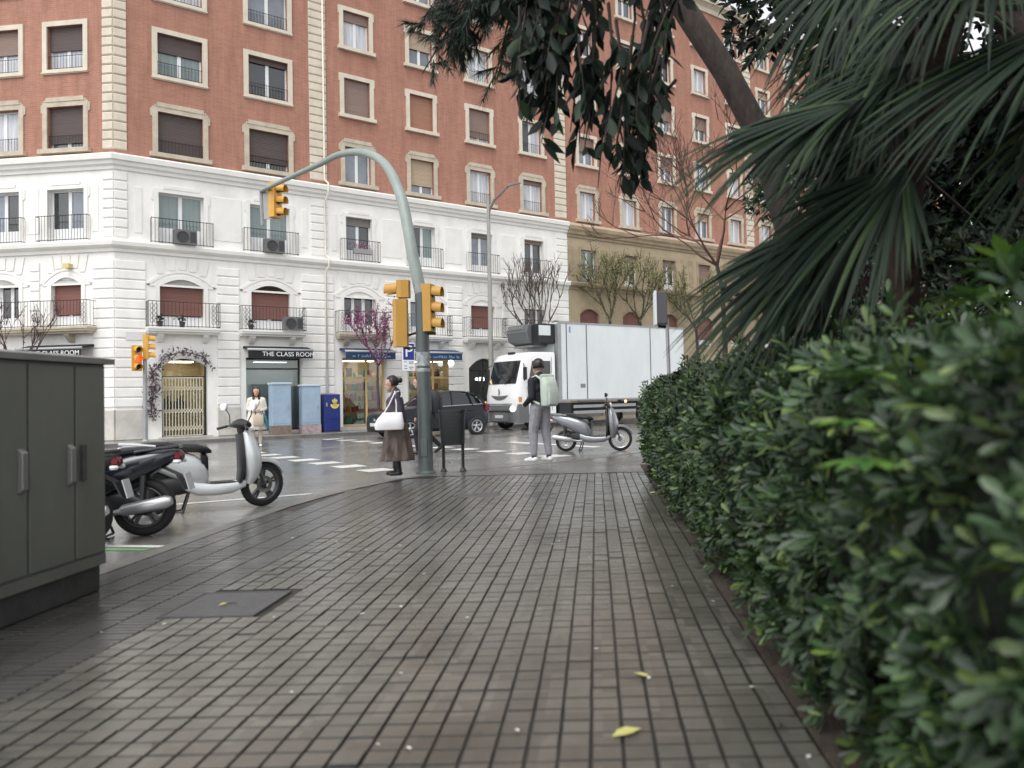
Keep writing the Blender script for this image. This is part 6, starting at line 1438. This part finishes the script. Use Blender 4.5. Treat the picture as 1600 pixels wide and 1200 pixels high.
def evergreen(label, x, y, z0, h, rx, n, m, leaf, seed=0):
    t = thing('evergreen_tree', label, 'tree', (x, y, 0), group='evergreen trees in the garden')
    mb = MB(); mb.tube([(0, 0, 0), (.1, 0, h * .4), (0, .1, h * .8)], [.16, .12, .04], 8); mb.build('trunk', M_bark, t, smooth=True)
    rr2 = np.random.default_rng(seed); lump = rr2.normal(0, 1, (26, 3)) * np.array([rx * .5, rx * .5, (h - z0) * .28]) + np.array([x, y, (z0 + h) / 2]); r_ = rr2.uniform(.45, .9, 26) * rx * .55
    k = rr2.integers(0, 26, n); u = norm(rr2.normal(0, 1, (n, 3))); c = lump[k] + u * (r_[k] * rr2.uniform(.6, 1.05, n))[:, None]; c[:, 2] = np.maximum(c[:, 2], .5)
    P, D, U, Ln, Wd = rosettes(c, u + np.array([0, 0, .2]), 6, leaf[0], leaf[1], .42, (.5, 1.3)); foliage(t, 'oval', P, D, U, Ln, Wd, m)
    mb = MB()
    for q in range(26): mb.tube([(0, 0, h * .3), tuple(lump[q] - np.array([x, y, 0]))], [.04, .012], 5)
    mb.build('limbs', M_bark, t)
evergreen('dark evergreen tree filling the background right of the palm trunk', 5.6, 9.6, .5, 7.6, 2.2, 4000, L_dark, (.12, .22), 1)
evergreen('dense evergreen tree at the far right behind the palm fronds', 6.2, 8.4, .5, 8.0, 3.0, 4200, L_dark, (.12, .22), 2)
evergreen('olive green tree glimpsed between the leaning pine and the palm', 4.9, 14.5, 2.2, 6.5, 1.3, 1700, L_shrub, (.1, .18), 3)
shrub('large evergreen at the right edge closest to the camera', 3.4, 3.3, 3.6, 1.0, 1100)

# ---- fan palm
PT = Vector((2.5, 6.0, 0)); crown = np.array([2.25, 5.0, 3.6])
palm = thing('fan_palm', 'fan palm with drooping dark fronds over the hedge', 'palm', PT)
mb = MB(); path = [(0, 0, 0), (-.06, .05, 1.0), (-.12, .05, 1.5), (-.18, 0, 2.2), (-.24, -.35, 2.8), (-.25, -1.0, 3.55)]
rings_r = [.16, .13, .12, .12, .13, .15]; mb.tube(path, rings_r, 14); tk = mb.build('trunk', M_barkb, palm, smooth=True)
mb = MB()
for k in range(150):
    f = random.random(); i = min(int(f * 5), 4); u = f * 5 - i; p = Vector(path[i]).lerp(Vector(path[i + 1]), u); a = random.uniform(0, 6.3); r = rings_r[i] * .95
    b = p + Vector((math.cos(a) * r, math.sin(a) * r, 0)); tpt = b + Vector((math.cos(a) * .05, math.sin(a) * .05, .13)); mb.tube([b, (b + tpt) / 2 + Vector((math.cos(a) * .02, math.sin(a) * .02, 0)), tpt], [.02, .018, .006], 4, flat=.5)
mb.build('leaf_bases', M_barkb, palm)['kind'] = 'stuff'
def frond(hub, axis, normal, spread, L_, droop, nseg=34, wid=.045, singles=True, gather=.0, seed=0):
    """fan blade: petiole from the crown, folded segments that split and droop at the tips"""
    rr = np.random.default_rng(seed); hub = np.array(hub, float); ax = norm(np.array(axis, float)); nm = np.array(normal, float); nm = norm(nm - ax * (nm @ ax)); sd = np.cross(nm, ax); off = np.array(PT)
    pm = MB(); mid = (crown + hub) / 2 + np.array([0, 0, .12]); pm.tube([tuple(crown - off), tuple(mid - off), tuple(hub - off)], [.022, .016, .011], 6)
    fr = pm.build('frond', mat('palm_petiole', (.05, .07, .03), .5), palm, smooth=True)
    Vall = []; Fall = []
    for k in range(nseg):
        q = k / (nseg - 1) - .5; a = spread * q * 2; Lk = L_ * (1 - .45 * abs(q * 2) ** 2) * rr.uniform(.9, 1.08)
        d = ax * math.cos(a) + sd * math.sin(a) + nm * (.06 * math.cos(q * 60)); d = norm(d); p = hub.copy(); pts = [p.copy()]; ns = 7; dr = droop * rr.uniform(.7, 1.4)
        for i in range(ns):
            f = (i + 1) / ns; p = p + d * Lk / ns; pts.append(p.copy()); d = norm(d + np.array([0, 0, -1]) * dr * f ** 1.6 / ns * 3 + rr.normal(0, .012, 3))
        V = []
        for i, pt in enumerate(pts):
            f = i / ns; w = wid * (min(1, .35 + f * 2.2)) * (1 if f < .5 else max(.04, 1 - ((f - .5) / .5) ** 1.3)) * .5
            tg = norm(pts[min(i + 1, ns)] - pts[max(i - 1, 0)]); s2 = norm(np.cross(nm, tg)); n2 = np.cross(tg, s2); V += [pt - s2 * w + n2 * w * .45, pt, pt + s2 * w + n2 * w * .45]
        V = np.array(V) - off; Fc = [(i * 3 + j, i * 3 + j + 1, i * 3 + j + 4, i * 3 + j + 3) for i in range(ns) for j in range(2)]
        if singles: o = bpy.data.objects.new('leaf_blade', np_mesh('leaf_blade', V, Fc, L_palm, True, 4)); COL.objects.link(o); o.parent = fr
        else: Fall += [tuple(v + len(Vall) * 24 for v in f_) for f_ in Fc]; Vall.append(V)
    if not singles: o = bpy.data.objects.new('leaf_blades', np_mesh('leaf_blades', np.concatenate(Vall), Fall, L_palm, True, 4)); COL.objects.link(o); o.parent = fr; o['kind'] = 'stuff'
FRONDS = [((1.42, 4.1, 2.7), (-1, -.15, -.4), (-.2, -.5, .8), rad(34), 1.25, .55, 36, .05), ((1.4, 4.5, 2.15), (-.85, -.1, -.68), (-.5, -.6, .5), rad(40), 1.25, .35, 38, .05),
          ((2.5, 3.95, 3.05), (-.9, -.1, -.5), (-.4, -.5, .7), rad(30), 1.55, .4, 36, .055), ((2.75, 4.0, 2.85), (-.5, -.15, -.85), (-.4, -.8, .4), rad(48), 1.3, .35, 34, .055),
          ((2.0, 5.3, 3.7), (-.65, .05, -.65), (-.3, -.6, .7), rad(60), 1.2, .75, 36, .045), ((2.2, 4.2, 3.5), (-.65, -.3, -.5), (-.3, -.4, .8), rad(55), 1.25, .8, 36, .05),
          ((2.7, 3.6, 2.7), (.1, -.4, -.9), (0, -.95, .3), rad(60), 1.2, .3, 34, .055)]
EXTRA = [((1.55, 4.7, 2.05), (-.75, -.05, -.75), (-.5, -.6, .5), rad(38), 1.15, .3), ((1.7, 4.3, 2.4), (-.75, -.2, -.75), (-.5, -.7, .4), rad(45), 1.2, .3), ((1.8, 4.4, 3.0), (-.9, -.1, -.45), (-.3, -.5, .8), rad(36), 1.25, .6), ((1.95, 5.0, 3.35), (-.6, 0, -.7), (-.4, -.7, .5), rad(50), 1.2, .5), ((2.6, 4.2, 3.1), (-.1, -.4, -.8), (0, -.9, .4), rad(60), 1.2, .4), ((1.95, 5.2, 3.0), (-.75, .1, -.6), (-.4, -.6, .6), rad(45), 1.2, .5), ((1.85, 5.3, 4.15), (-.5, 0, -.8), (-.4, -.8, .4), rad(45), 1.2, .5), ((2.05, 4.6, 4.0), (-.55, -.1, -.8), (-.4, -.8, .4), rad(50), 1.2, .5)]
for i, f in enumerate(EXTRA): frond(*f, nseg=44, wid=.036, singles=False, seed=50 + i)
for i, f in enumerate(FRONDS): frond(*f[:6], nseg=46, wid=.036, singles=(i < 6), seed=i)
for i, f in enumerate([((2.9, 4.6, 3.9), (.6, -.2, -.2), (0, -.3, .9), rad(70), 1.2, .7), ((2.4, 5.9, 3.9), (-.1, .9, -.1), (0, .3, .9), rad(70), 1.2, .7), ((2.1, 4.6, 4.3), (-.4, -.3, .6), (0, -.8, .5), rad(70), 1.1, .5), ((3.0, 5.2, 3.3), (.8, .1, -.6), (.3, 0, .9), rad(60), 1.2, .6), ((2.3, 4.9, 4.2), (-.5, 0, .4), (0, -.2, .9), rad(65), 1.2, .8)]): frond(*f, nseg=30, singles=False, seed=20 + i)

# ---- generic branching tree
def branch_tree(name, label, cat, base, trunk, r0, levels, spread, seed, group=None, m=None, twig_m=None, lean=(0, 0, 0), n0=5, shrink=.7, up=.25, lenf=.78, rmin=.006):
    rr = random.Random(seed); t = thing(name, label, cat, base, group=group); tips = []; segs = []
    mbT = MB(); top = Vector(trunk[-1]); mbT.tube(trunk, [r0 * (1 - .35 * i / (len(trunk) - 1)) for i in range(len(trunk))], 9); mbT.build('trunk', m or M_bark, t, smooth=True)
    mbB = MB()
    def grow(p, d, L_, r, lv):
        pts = [p]; q = p
        for i in range(3):
            d = (d + Vector((rr.uniform(-.25, .25), rr.uniform(-.25, .25), rr.uniform(-.1, .2)))).normalized(); q = q + d * L_ / 3; pts.append(q)
        mbB.tube(pts, [max(rmin, r * (1 - .22 * i)) for i in range(4)], 5 if lv < 2 else 4, caps=False); segs.append(pts)
        if lv >= levels: tips.append((q, d)); return
        for k in range(rr.choice((2, 3, 3))):
            nd = (d + Vector((rr.uniform(-1, 1), rr.uniform(-1, 1), rr.uniform(-.5, .8))) * spread + Vector((0, 0, up))).normalized(); grow(q if k < 2 else pts[2], nd, L_ * lenf * rr.uniform(.75, 1.15), r * shrink, lv + 1)
    for k in range(n0):
        a = 2 * math.pi * k / n0 + rr.uniform(-.4, .4); grow(top, Vector((math.cos(a) * spread + lean[0], math.sin(a) * spread + lean[1], .9 + lean[2])).normalized(), trunk_len(trunk) * .42 if False else BL, r0 * .55, 1)
    mbB.build('branches', twig_m or M_twig, t, smooth=True)
    return t, tips, segs
def trunk_len(tr): return sum((Vector(tr[i + 1]) - Vector(tr[i])).length for i in range(len(tr) - 1))
def seg_points(segs, base, step, jit, rr, min_i=0):
    out = []; dirs = []
    for pts in segs[min_i:]:
        for i in range(3):
            L_ = (pts[i + 1] - pts[i]).length; k = max(1, int(L_ / step))
            for j in range(k): out.append(pts[i].lerp(pts[i + 1], rr.random()) + Vector((rr.uniform(-jit, jit), rr.uniform(-jit, jit), rr.uniform(-jit, jit)))); dirs.append(pts[i + 1] - pts[i])
    return np.array([tuple(p) for p in out]) + np.array(base), np.array([tuple(d) for d in dirs])
# redbud with magenta blossom before the toy shop
BL = .95; b = FR.P(8.68, 1.5, 0)
t, tips, segs = branch_tree('redbud_tree', 'small redbud tree in magenta blossom before the shop with navy awning', 'tree', b, [(0, 0, 0), (.02, 0, 1.0), (-.02, .02, 1.9), (.0, 0, 2.5)], .06, 4, .55, 11, m=M_twigp, twig_m=M_twigp, n0=5, up=.35)
P, D = seg_points(segs, b, .045, .05, random.Random(2)); n = len(P); foliage(t, 'diamond', P, rng.normal(0, 1, (n, 3)), rng.normal(0, 1, (n, 3)), rng.uniform(.06, .12, n), rng.uniform(.06, .11, n), L_bloss, name='blossom')
BL = 1.0; b = FL.P(-2.3, 1.5, 0)
t, tips, segs = branch_tree('redbud_tree', 'thin purplish budding tree before the left facade above the utility cabinet', 'tree', b, [(0, 0, 0), (.02, 0, 1.1), (0, 0, 2.2)], .055, 4, .55, 19, m=M_twigp, twig_m=M_twigp, n0=4, up=.3)
P, D = seg_points(segs, b, .1, .02, random.Random(3)); n = len(P); foliage(t, 'diamond', P, rng.normal(0, 1, (n, 3)), rng.normal(0, 1, (n, 3)), .05, .045, leaf_mat('dull_purple_bud', (.06, .025, .035), (.12, .05, .07), (.2, .09, .11), .7, .2), name='buds')
# bare tree above the truck's cooling unit
BL = 1.35; b = FR.P(16.2, 1.35, 0)
branch_tree('bare_tree', 'bare grey street tree rising behind the cooling unit of the truck', 'tree', b, [(0, 0, 0), (.05, 0, 1.6), (-.05, .05, 3.0), (0, 0, 3.6)], .1, 5, .5, 23, n0=6, up=.35, lenf=.76, rmin=.007)
# two trees coming into leaf above the truck box
for s_, sd_, lab in ((21.0, 31, 'street tree in thin pale green leaf above the truck box, nearer the white building'), (22.7, 33, 'street tree in thin pale green leaf above the middle of the truck box')):
    BL = 1.3; b = FR.P(s_, 1.35, 0); lx = -.25 if sd_ == 31 else .15
    t, tips, segs = branch_tree('street_tree', lab, 'tree', b, [(.3, .1, 0), (.2, .1, 2.2), (.1 + lx, 0, 4.0), (lx * .5, 0, 4.9)], .11, 4, .6, sd_, n0=5, up=.2, group='street trees above the truck box')
    P, D = seg_points(segs, b, .022, .16, random.Random(sd_)); n = len(P); foliage(t, 'diamond', P, rng.normal(0, 1, (n, 3)), rng.normal(0, 1, (n, 3)), rng.uniform(.05, .1, n), .055, L_bud)
for s_, sd_ in ((27.0, 41), (32.5, 43)):
    BL = 1.2; b = FR.P(s_, 1.3, 0)
    t, tips, segs = branch_tree('street_tree', 'street tree in thin pale green leaf right of the box-shaped panel, %s' % ('nearer one' if sd_ == 41 else 'farther one'), 'tree', b, [(0, 0, 0), (.1, .1, 2.4), (0, 0, 4.6)], .12, 4, .6, sd_, n0=5, up=.2, group='street trees above the truck box')
    P, D = seg_points(segs, b, .03, .18, random.Random(sd_)); n = len(P); foliage(t, 'diamond', P, rng.normal(0, 1, (n, 3)), rng.normal(0, 1, (n, 3)), rng.uniform(.06, .12, n), .07, L_bud)
# bare twiggy tree past the hedge end
BL = 1.2
branch_tree('bare_tree', 'dark thin-trunked bare tree past the end of the hedge', 'tree', (2.75, 17.0, 0), [(0, 0, 0), (.03, 0, 2.2), (0, 0, 3.4), (-.1, 0, 3.9)], .06, 6, .75, 52, n0=5, lean=(-.3, 0, 0), up=.05, lenf=.74, rmin=.004, m=M_bark, twig_m=mat('russet_twig', (.11, .06, .045), .85))

# ---- leaning pine with drooping needle sprays
PB = Vector((2.9, 9.2, 0)); pine = thing('pine_tree', 'leaning dark pine trunk with drooping needle sprays over the pavement', 'tree', PB)
tp = [Vector(p) for p in ((0, 0, 0), (-.25, -.1, 1.5), (-.68, -.2, 3.05), (-.95, -.2, 4.05), (-1.35, -.2, 4.85), (-1.88, -.2, 5.7), (-2.6, -.1, 6.5), (-3.6, .1, 7.0))]
MB().tube(tp, [.2, .18, .16, .152, .148, .138, .11, .06], 12).build('trunk', M_bark, pine, smooth=True)
mb = MB(); NP = []; ND = []
rr = random.Random(8)
ends = [(-4.05, .7, 5.25), (-4.5, .8, 5.5), (-4.3, .6, 5.9), (-4.9, .9, 6.2), (-4.75, .7, 5.75), (-5.1, .9, 5.95), (-3.9, .6, 6.1), (-3.7, .5, 5.7), (-5.0, .8, 5.3), (-3.4, .6, 6.2), (-4.5, .5, 6.5)]
for e in ends:
    e = Vector(e); s0 = tp[-1].lerp(tp[-2], rr.random()); pts = [s0, s0.lerp(e, .5) + Vector((0, 0, .25)), e]; mb.tube(pts, [.03, .02, .008], 5)
    for k in range(26):
        q = s0.lerp(e, .35 + .65 * rr.random()); tw = q + Vector((rr.uniform(-.28, .28), rr.uniform(-.28, .28), rr.uniform(-.38, .02))); mb.tube([q, tw], [.006, .003], 3)
        for j in range(70):
            b_ = q.lerp(tw, rr.random()); NP.append(tuple(b_)); d = (tw - q).normalized() * .8 + Vector((rr.uniform(-.6, .6), rr.uniform(-.6, .6), rr.uniform(-.9, .1))); ND.append(tuple(d))
mb.build('boughs', M_bark, pine, smooth=True)['kind'] = 'stuff'
NP = np.array(NP) + np.array(PB); n = len(NP); foliage(pine, 'needle', NP, np.array(ND), rng.normal(0, 1, (n, 3)), rng.uniform(.12, .24, n), .011, L_needle, name='needles')

# ---- broad-leaved evergreen overhead: limb from the garden, hanging leafy shoots
MT = Vector((4.2, 7.2, 0)); mag = thing('broadleaf_tree', 'broadleaf evergreen whose large dark leaves hang over the pavement from above', 'tree', MT)
MB().tube([(0, 0, 0), (-.1, -.1, 2.0), (-.4, -.3, 4.2), (-1.0, -.6, 5.4)], [.22, .19, .16, .13], 12).build('trunk', M_bark, mag, smooth=True)
mb = MB(); LP = []; LD = []
limbs = [[(-1.0, -.6, 5.4), (-2.4, -.9, 5.7), (-3.6, -1.2, 5.6), (-4.6, -1.2, 5.2)], [(-1.0, -.6, 5.4), (-2.2, -2.0, 5.8), (-3.4, -3.2, 5.9), (-4.6, -4.2, 5.6)], [(-.4, -.3, 4.2), (-1.8, -.9, 4.9), (-3.0, -1.1, 4.9)], [(-1.0, -.6, 5.4), (-1.2, -2.4, 6.0), (-1.0, -4.2, 6.0)], [(-1.0, -.6, 5.4), (-2.8, .3, 6.2), (-4.4, .6, 6.4)]]
for l in limbs: MB().tube(l, [.08, .06, .045, .03][:len(l)], 7).build('limb', M_bark, mag, smooth=True)
rr = random.Random(14)
def shoot(start, end, nleaf, Lr, name=None):
    s0, e = Vector(start), Vector(end); midp = s0.lerp(e, .45) + Vector((rr.uniform(-.1, .1), rr.uniform(-.1, .1), .08)); mb.tube([s0, midp, e], [.014, .01, .004], 4)
    for k in range(nleaf):
        f = .15 + .85 * rr.random(); p = s0.lerp(midp, f / .45) if f < .45 else midp.lerp(e, (f - .45) / .55)
        LP.append(tuple(p)); LD.append((rr.uniform(-.55, .55), rr.uniform(-.5, .5), rr.uniform(-1.0, -.35), rr.uniform(*Lr)))
# visible hanging shoots (world positions turned local)
def loc(x, y, z): return (x - MT.x, y - MT.y, z - MT.z)
for k in range(62):
    x = rr.uniform(-.58, .5); yv = rr.uniform(5.6, 6.6); zb = 2.8 + .5 * abs((x - .1) / .6) ** 2 + rr.random() ** 1.3 * .9; shoot(loc(x + rr.uniform(.0, .35), yv, zb + rr.uniform(.7, 1.1)), loc(x, yv, zb), rr.randint(10, 16), (.13, .23))
for k in range(56):
    x = rr.uniform(-.75, .6); yv = rr.uniform(5.4, 6.8); z0 = rr.uniform(4.3, 5.5); shoot(loc(x + .2, yv, z0 + .5), loc(x, yv, z0 - .15), 13, (.12, .2))
for k in range(330):  # unseen crown above the frame, thickened to shade the hedge and foreground
    x = -1.0 + 5.2 * rr.random() ** .7; yv = rr.uniform(-1.0, 7.5); z0 = rr.uniform(5.0, 6.6) + max(0, yv - 4.5) * .35; shoot(loc(x + rr.uniform(-.3, .3), yv, z0 + .4), loc(x, yv, z0 - .2), 12, (.12, .2))
mb.build('shoots', M_bark, mag, smooth=True)['kind'] = 'stuff'
LP = np.array(LP) + np.array(MT); LD = np.array(LD); n = len(LP)
foliage(mag, 'oval', LP, LD[:, :3], rng.normal(0, 1, (n, 3)), LD[:, 3], LD[:, 3] * .45, L_dark, 300)

# ---- dried garland round the doorway
t = thing('door_garland', 'dried flower garland round the lattice-gated doorway', 'garland', FR.P(2.1, .1, 0), FR.rz)
mb = MB(); path = [(-1.0 - .05 * math.sin(k), -.03, .75 + k * .22) for k in range(8)] + [(-.85, -.06, 2.5), (-.6, -.1, 2.85), (-.2, -.12, 3.0), (.2, -.12, 2.98), (.6, -.1, 2.85), (.8, -.06, 2.6)]
mb.tube(path, .02, 6); mb.build('vine', M_twig, t)
GP = []; rr = random.Random(4)
for i in range(len(path) - 1):
    for k in range(34): p = Vector(path[i]).lerp(Vector(path[i + 1]), rr.random()); GP.append(tuple(p + Vector((rr.gauss(0, .09), -abs(rr.gauss(0, .05)), rr.gauss(0, .09)))))
GP = np.array(GP); n = len(GP); V, Fc, nv, nf = leaves('diamond', GP, rng.normal(0, 1, (n, 3)), rng.normal(0, 1, (n, 3)), rng.uniform(.1, .22, n), rng.uniform(.05, .12, n))
o = bpy.data.objects.new('dried_flowers', np_mesh('dried_flowers', V, Fc, leaf_mat('dried_flower', (.05, .055, .07), (.2, .15, .17), (.42, .36, .36), .8, .25), True, 3)); COL.objects.link(o); o.parent = t; o['kind'] = 'stuff'
# potted flowers on the railing of the third column, plants on balconies
t = thing('flower_box', 'pots of pink flowers on the first-floor railing left of the curved arm', 'flower box', FR.P(8.7, .2, 6.85), FR.rz)
MB().box(-.4, .4, -.1, .08, .25, .45).build('trough', mat('grey_trough', (.3, .29, .28), .7), t, bevel=.01)
q = rng.normal(0, 1, (160, 3)) * np.array([.22, .06, .08]) + np.array([0, -.03, .55]); V, Fc, _, _ = leaves('diamond', q, rng.normal(0, 1, (160, 3)), rng.normal(0, 1, (160, 3)), .06, .05)
o = bpy.data.objects.new('flowers', np_mesh('flowers', V, Fc, L_bloss, True, 3)); COL.objects.link(o); o.parent = t; o['kind'] = 'stuff'
M_pot = mat('dark_pot', (.06, .05, .045), .7)
for x, lab in ((2.0, 'small dark potted plant on the balcony over the lattice gate'), (4.3, 'potted plant at the left end of the balcony with the air conditioner'), (1.3, 'potted plant in the corner of the balcony over the lattice gate')):
    t = thing('potted_plant', lab, 'plant', FR.P(x, .32, Z_M), FR.rz); MB().lathe([(.07, 0), (.1, .16), (.11, .18)], (0, 0, 0), 'z', 12).build('pot', M_pot, t)
    q = rng.normal(0, .06, (60, 3)) + np.array([0, 0, .28]); V, Fc, _, _ = leaves('oval', q, rng.normal(0, 1, (60, 3)) + np.array([0, 0, .5]), rng.normal(0, 1, (60, 3)), .1, .05)
    o = bpy.data.objects.new('foliage', np_mesh('foliage', V, Fc, L_shrub, True, 3)); COL.objects.link(o); o.parent = t

# ---- litter on the paving: fallen leaves and petals
L_fall = {'yellow': mat('yellow_fallen_leaf', (.5, .48, .16), .6), 'brown': mat('brown_fallen_leaf', (.3, .12, .06), .6), 'petal': mat('white_petal', (.7, .68, .64), .6), 'dark': mat('dark_fallen_leaf', (.03, .025, .02), .6)}
def fallen(x, y, L_, m, lab, ang, name='fallen_leaf', cat='leaf', group=None):
    V, Fc, _, _ = leaves('oval', np.zeros((1, 3)), np.array([[math.cos(ang), math.sin(ang), .06]]), np.array([[.1, 0, 1.]]), L_, L_ * .55)
    o = bpy.data.objects.new(name, np_mesh(name, V, Fc, L_fall[m], True, 3)); COL.objects.link(o); o.location = (x, y, .008); tag(o, lab, cat, group)
fallen(.03, 2.82, .12, 'yellow', 'long yellow leaf lying on the paving at the bottom of the view', .5)
fallen(.8, 4.2, .1, 'brown', 'reddish brown leaf at the foot of the hedge', .1)
fallen(.2, 3.4, .08, 'yellow', 'curled yellowish leaf in a joint near the hedge edging', 2.5)
fallen(-2.25, 4.75, .06, 'yellow', 'small yellow leaf on the service cover', 1.0)
fallen(.62, 9.6, .12, 'yellow', 'orange-yellow leaf far along the hedge edging', .7)
rr = random.Random(6)
for k in range(70):
    yy = 2.5 + 7 * rr.random() ** 1.3; xx = rr.uniform(-2.9, .7); d_ = rr.random() < .2
    fallen(xx, yy, rr.uniform(.016, .035), 'dark' if d_ else 'petal', 'tiny dark leaf scrap on the wet paving' if d_ else 'tiny white petal fallen on the wet paving', rr.uniform(0, 6), 'leaf_scrap' if d_ else 'fallen_petal', 'leaf' if d_ else 'petal', 'leaf scraps on the paving' if d_ else 'petals on the paving')
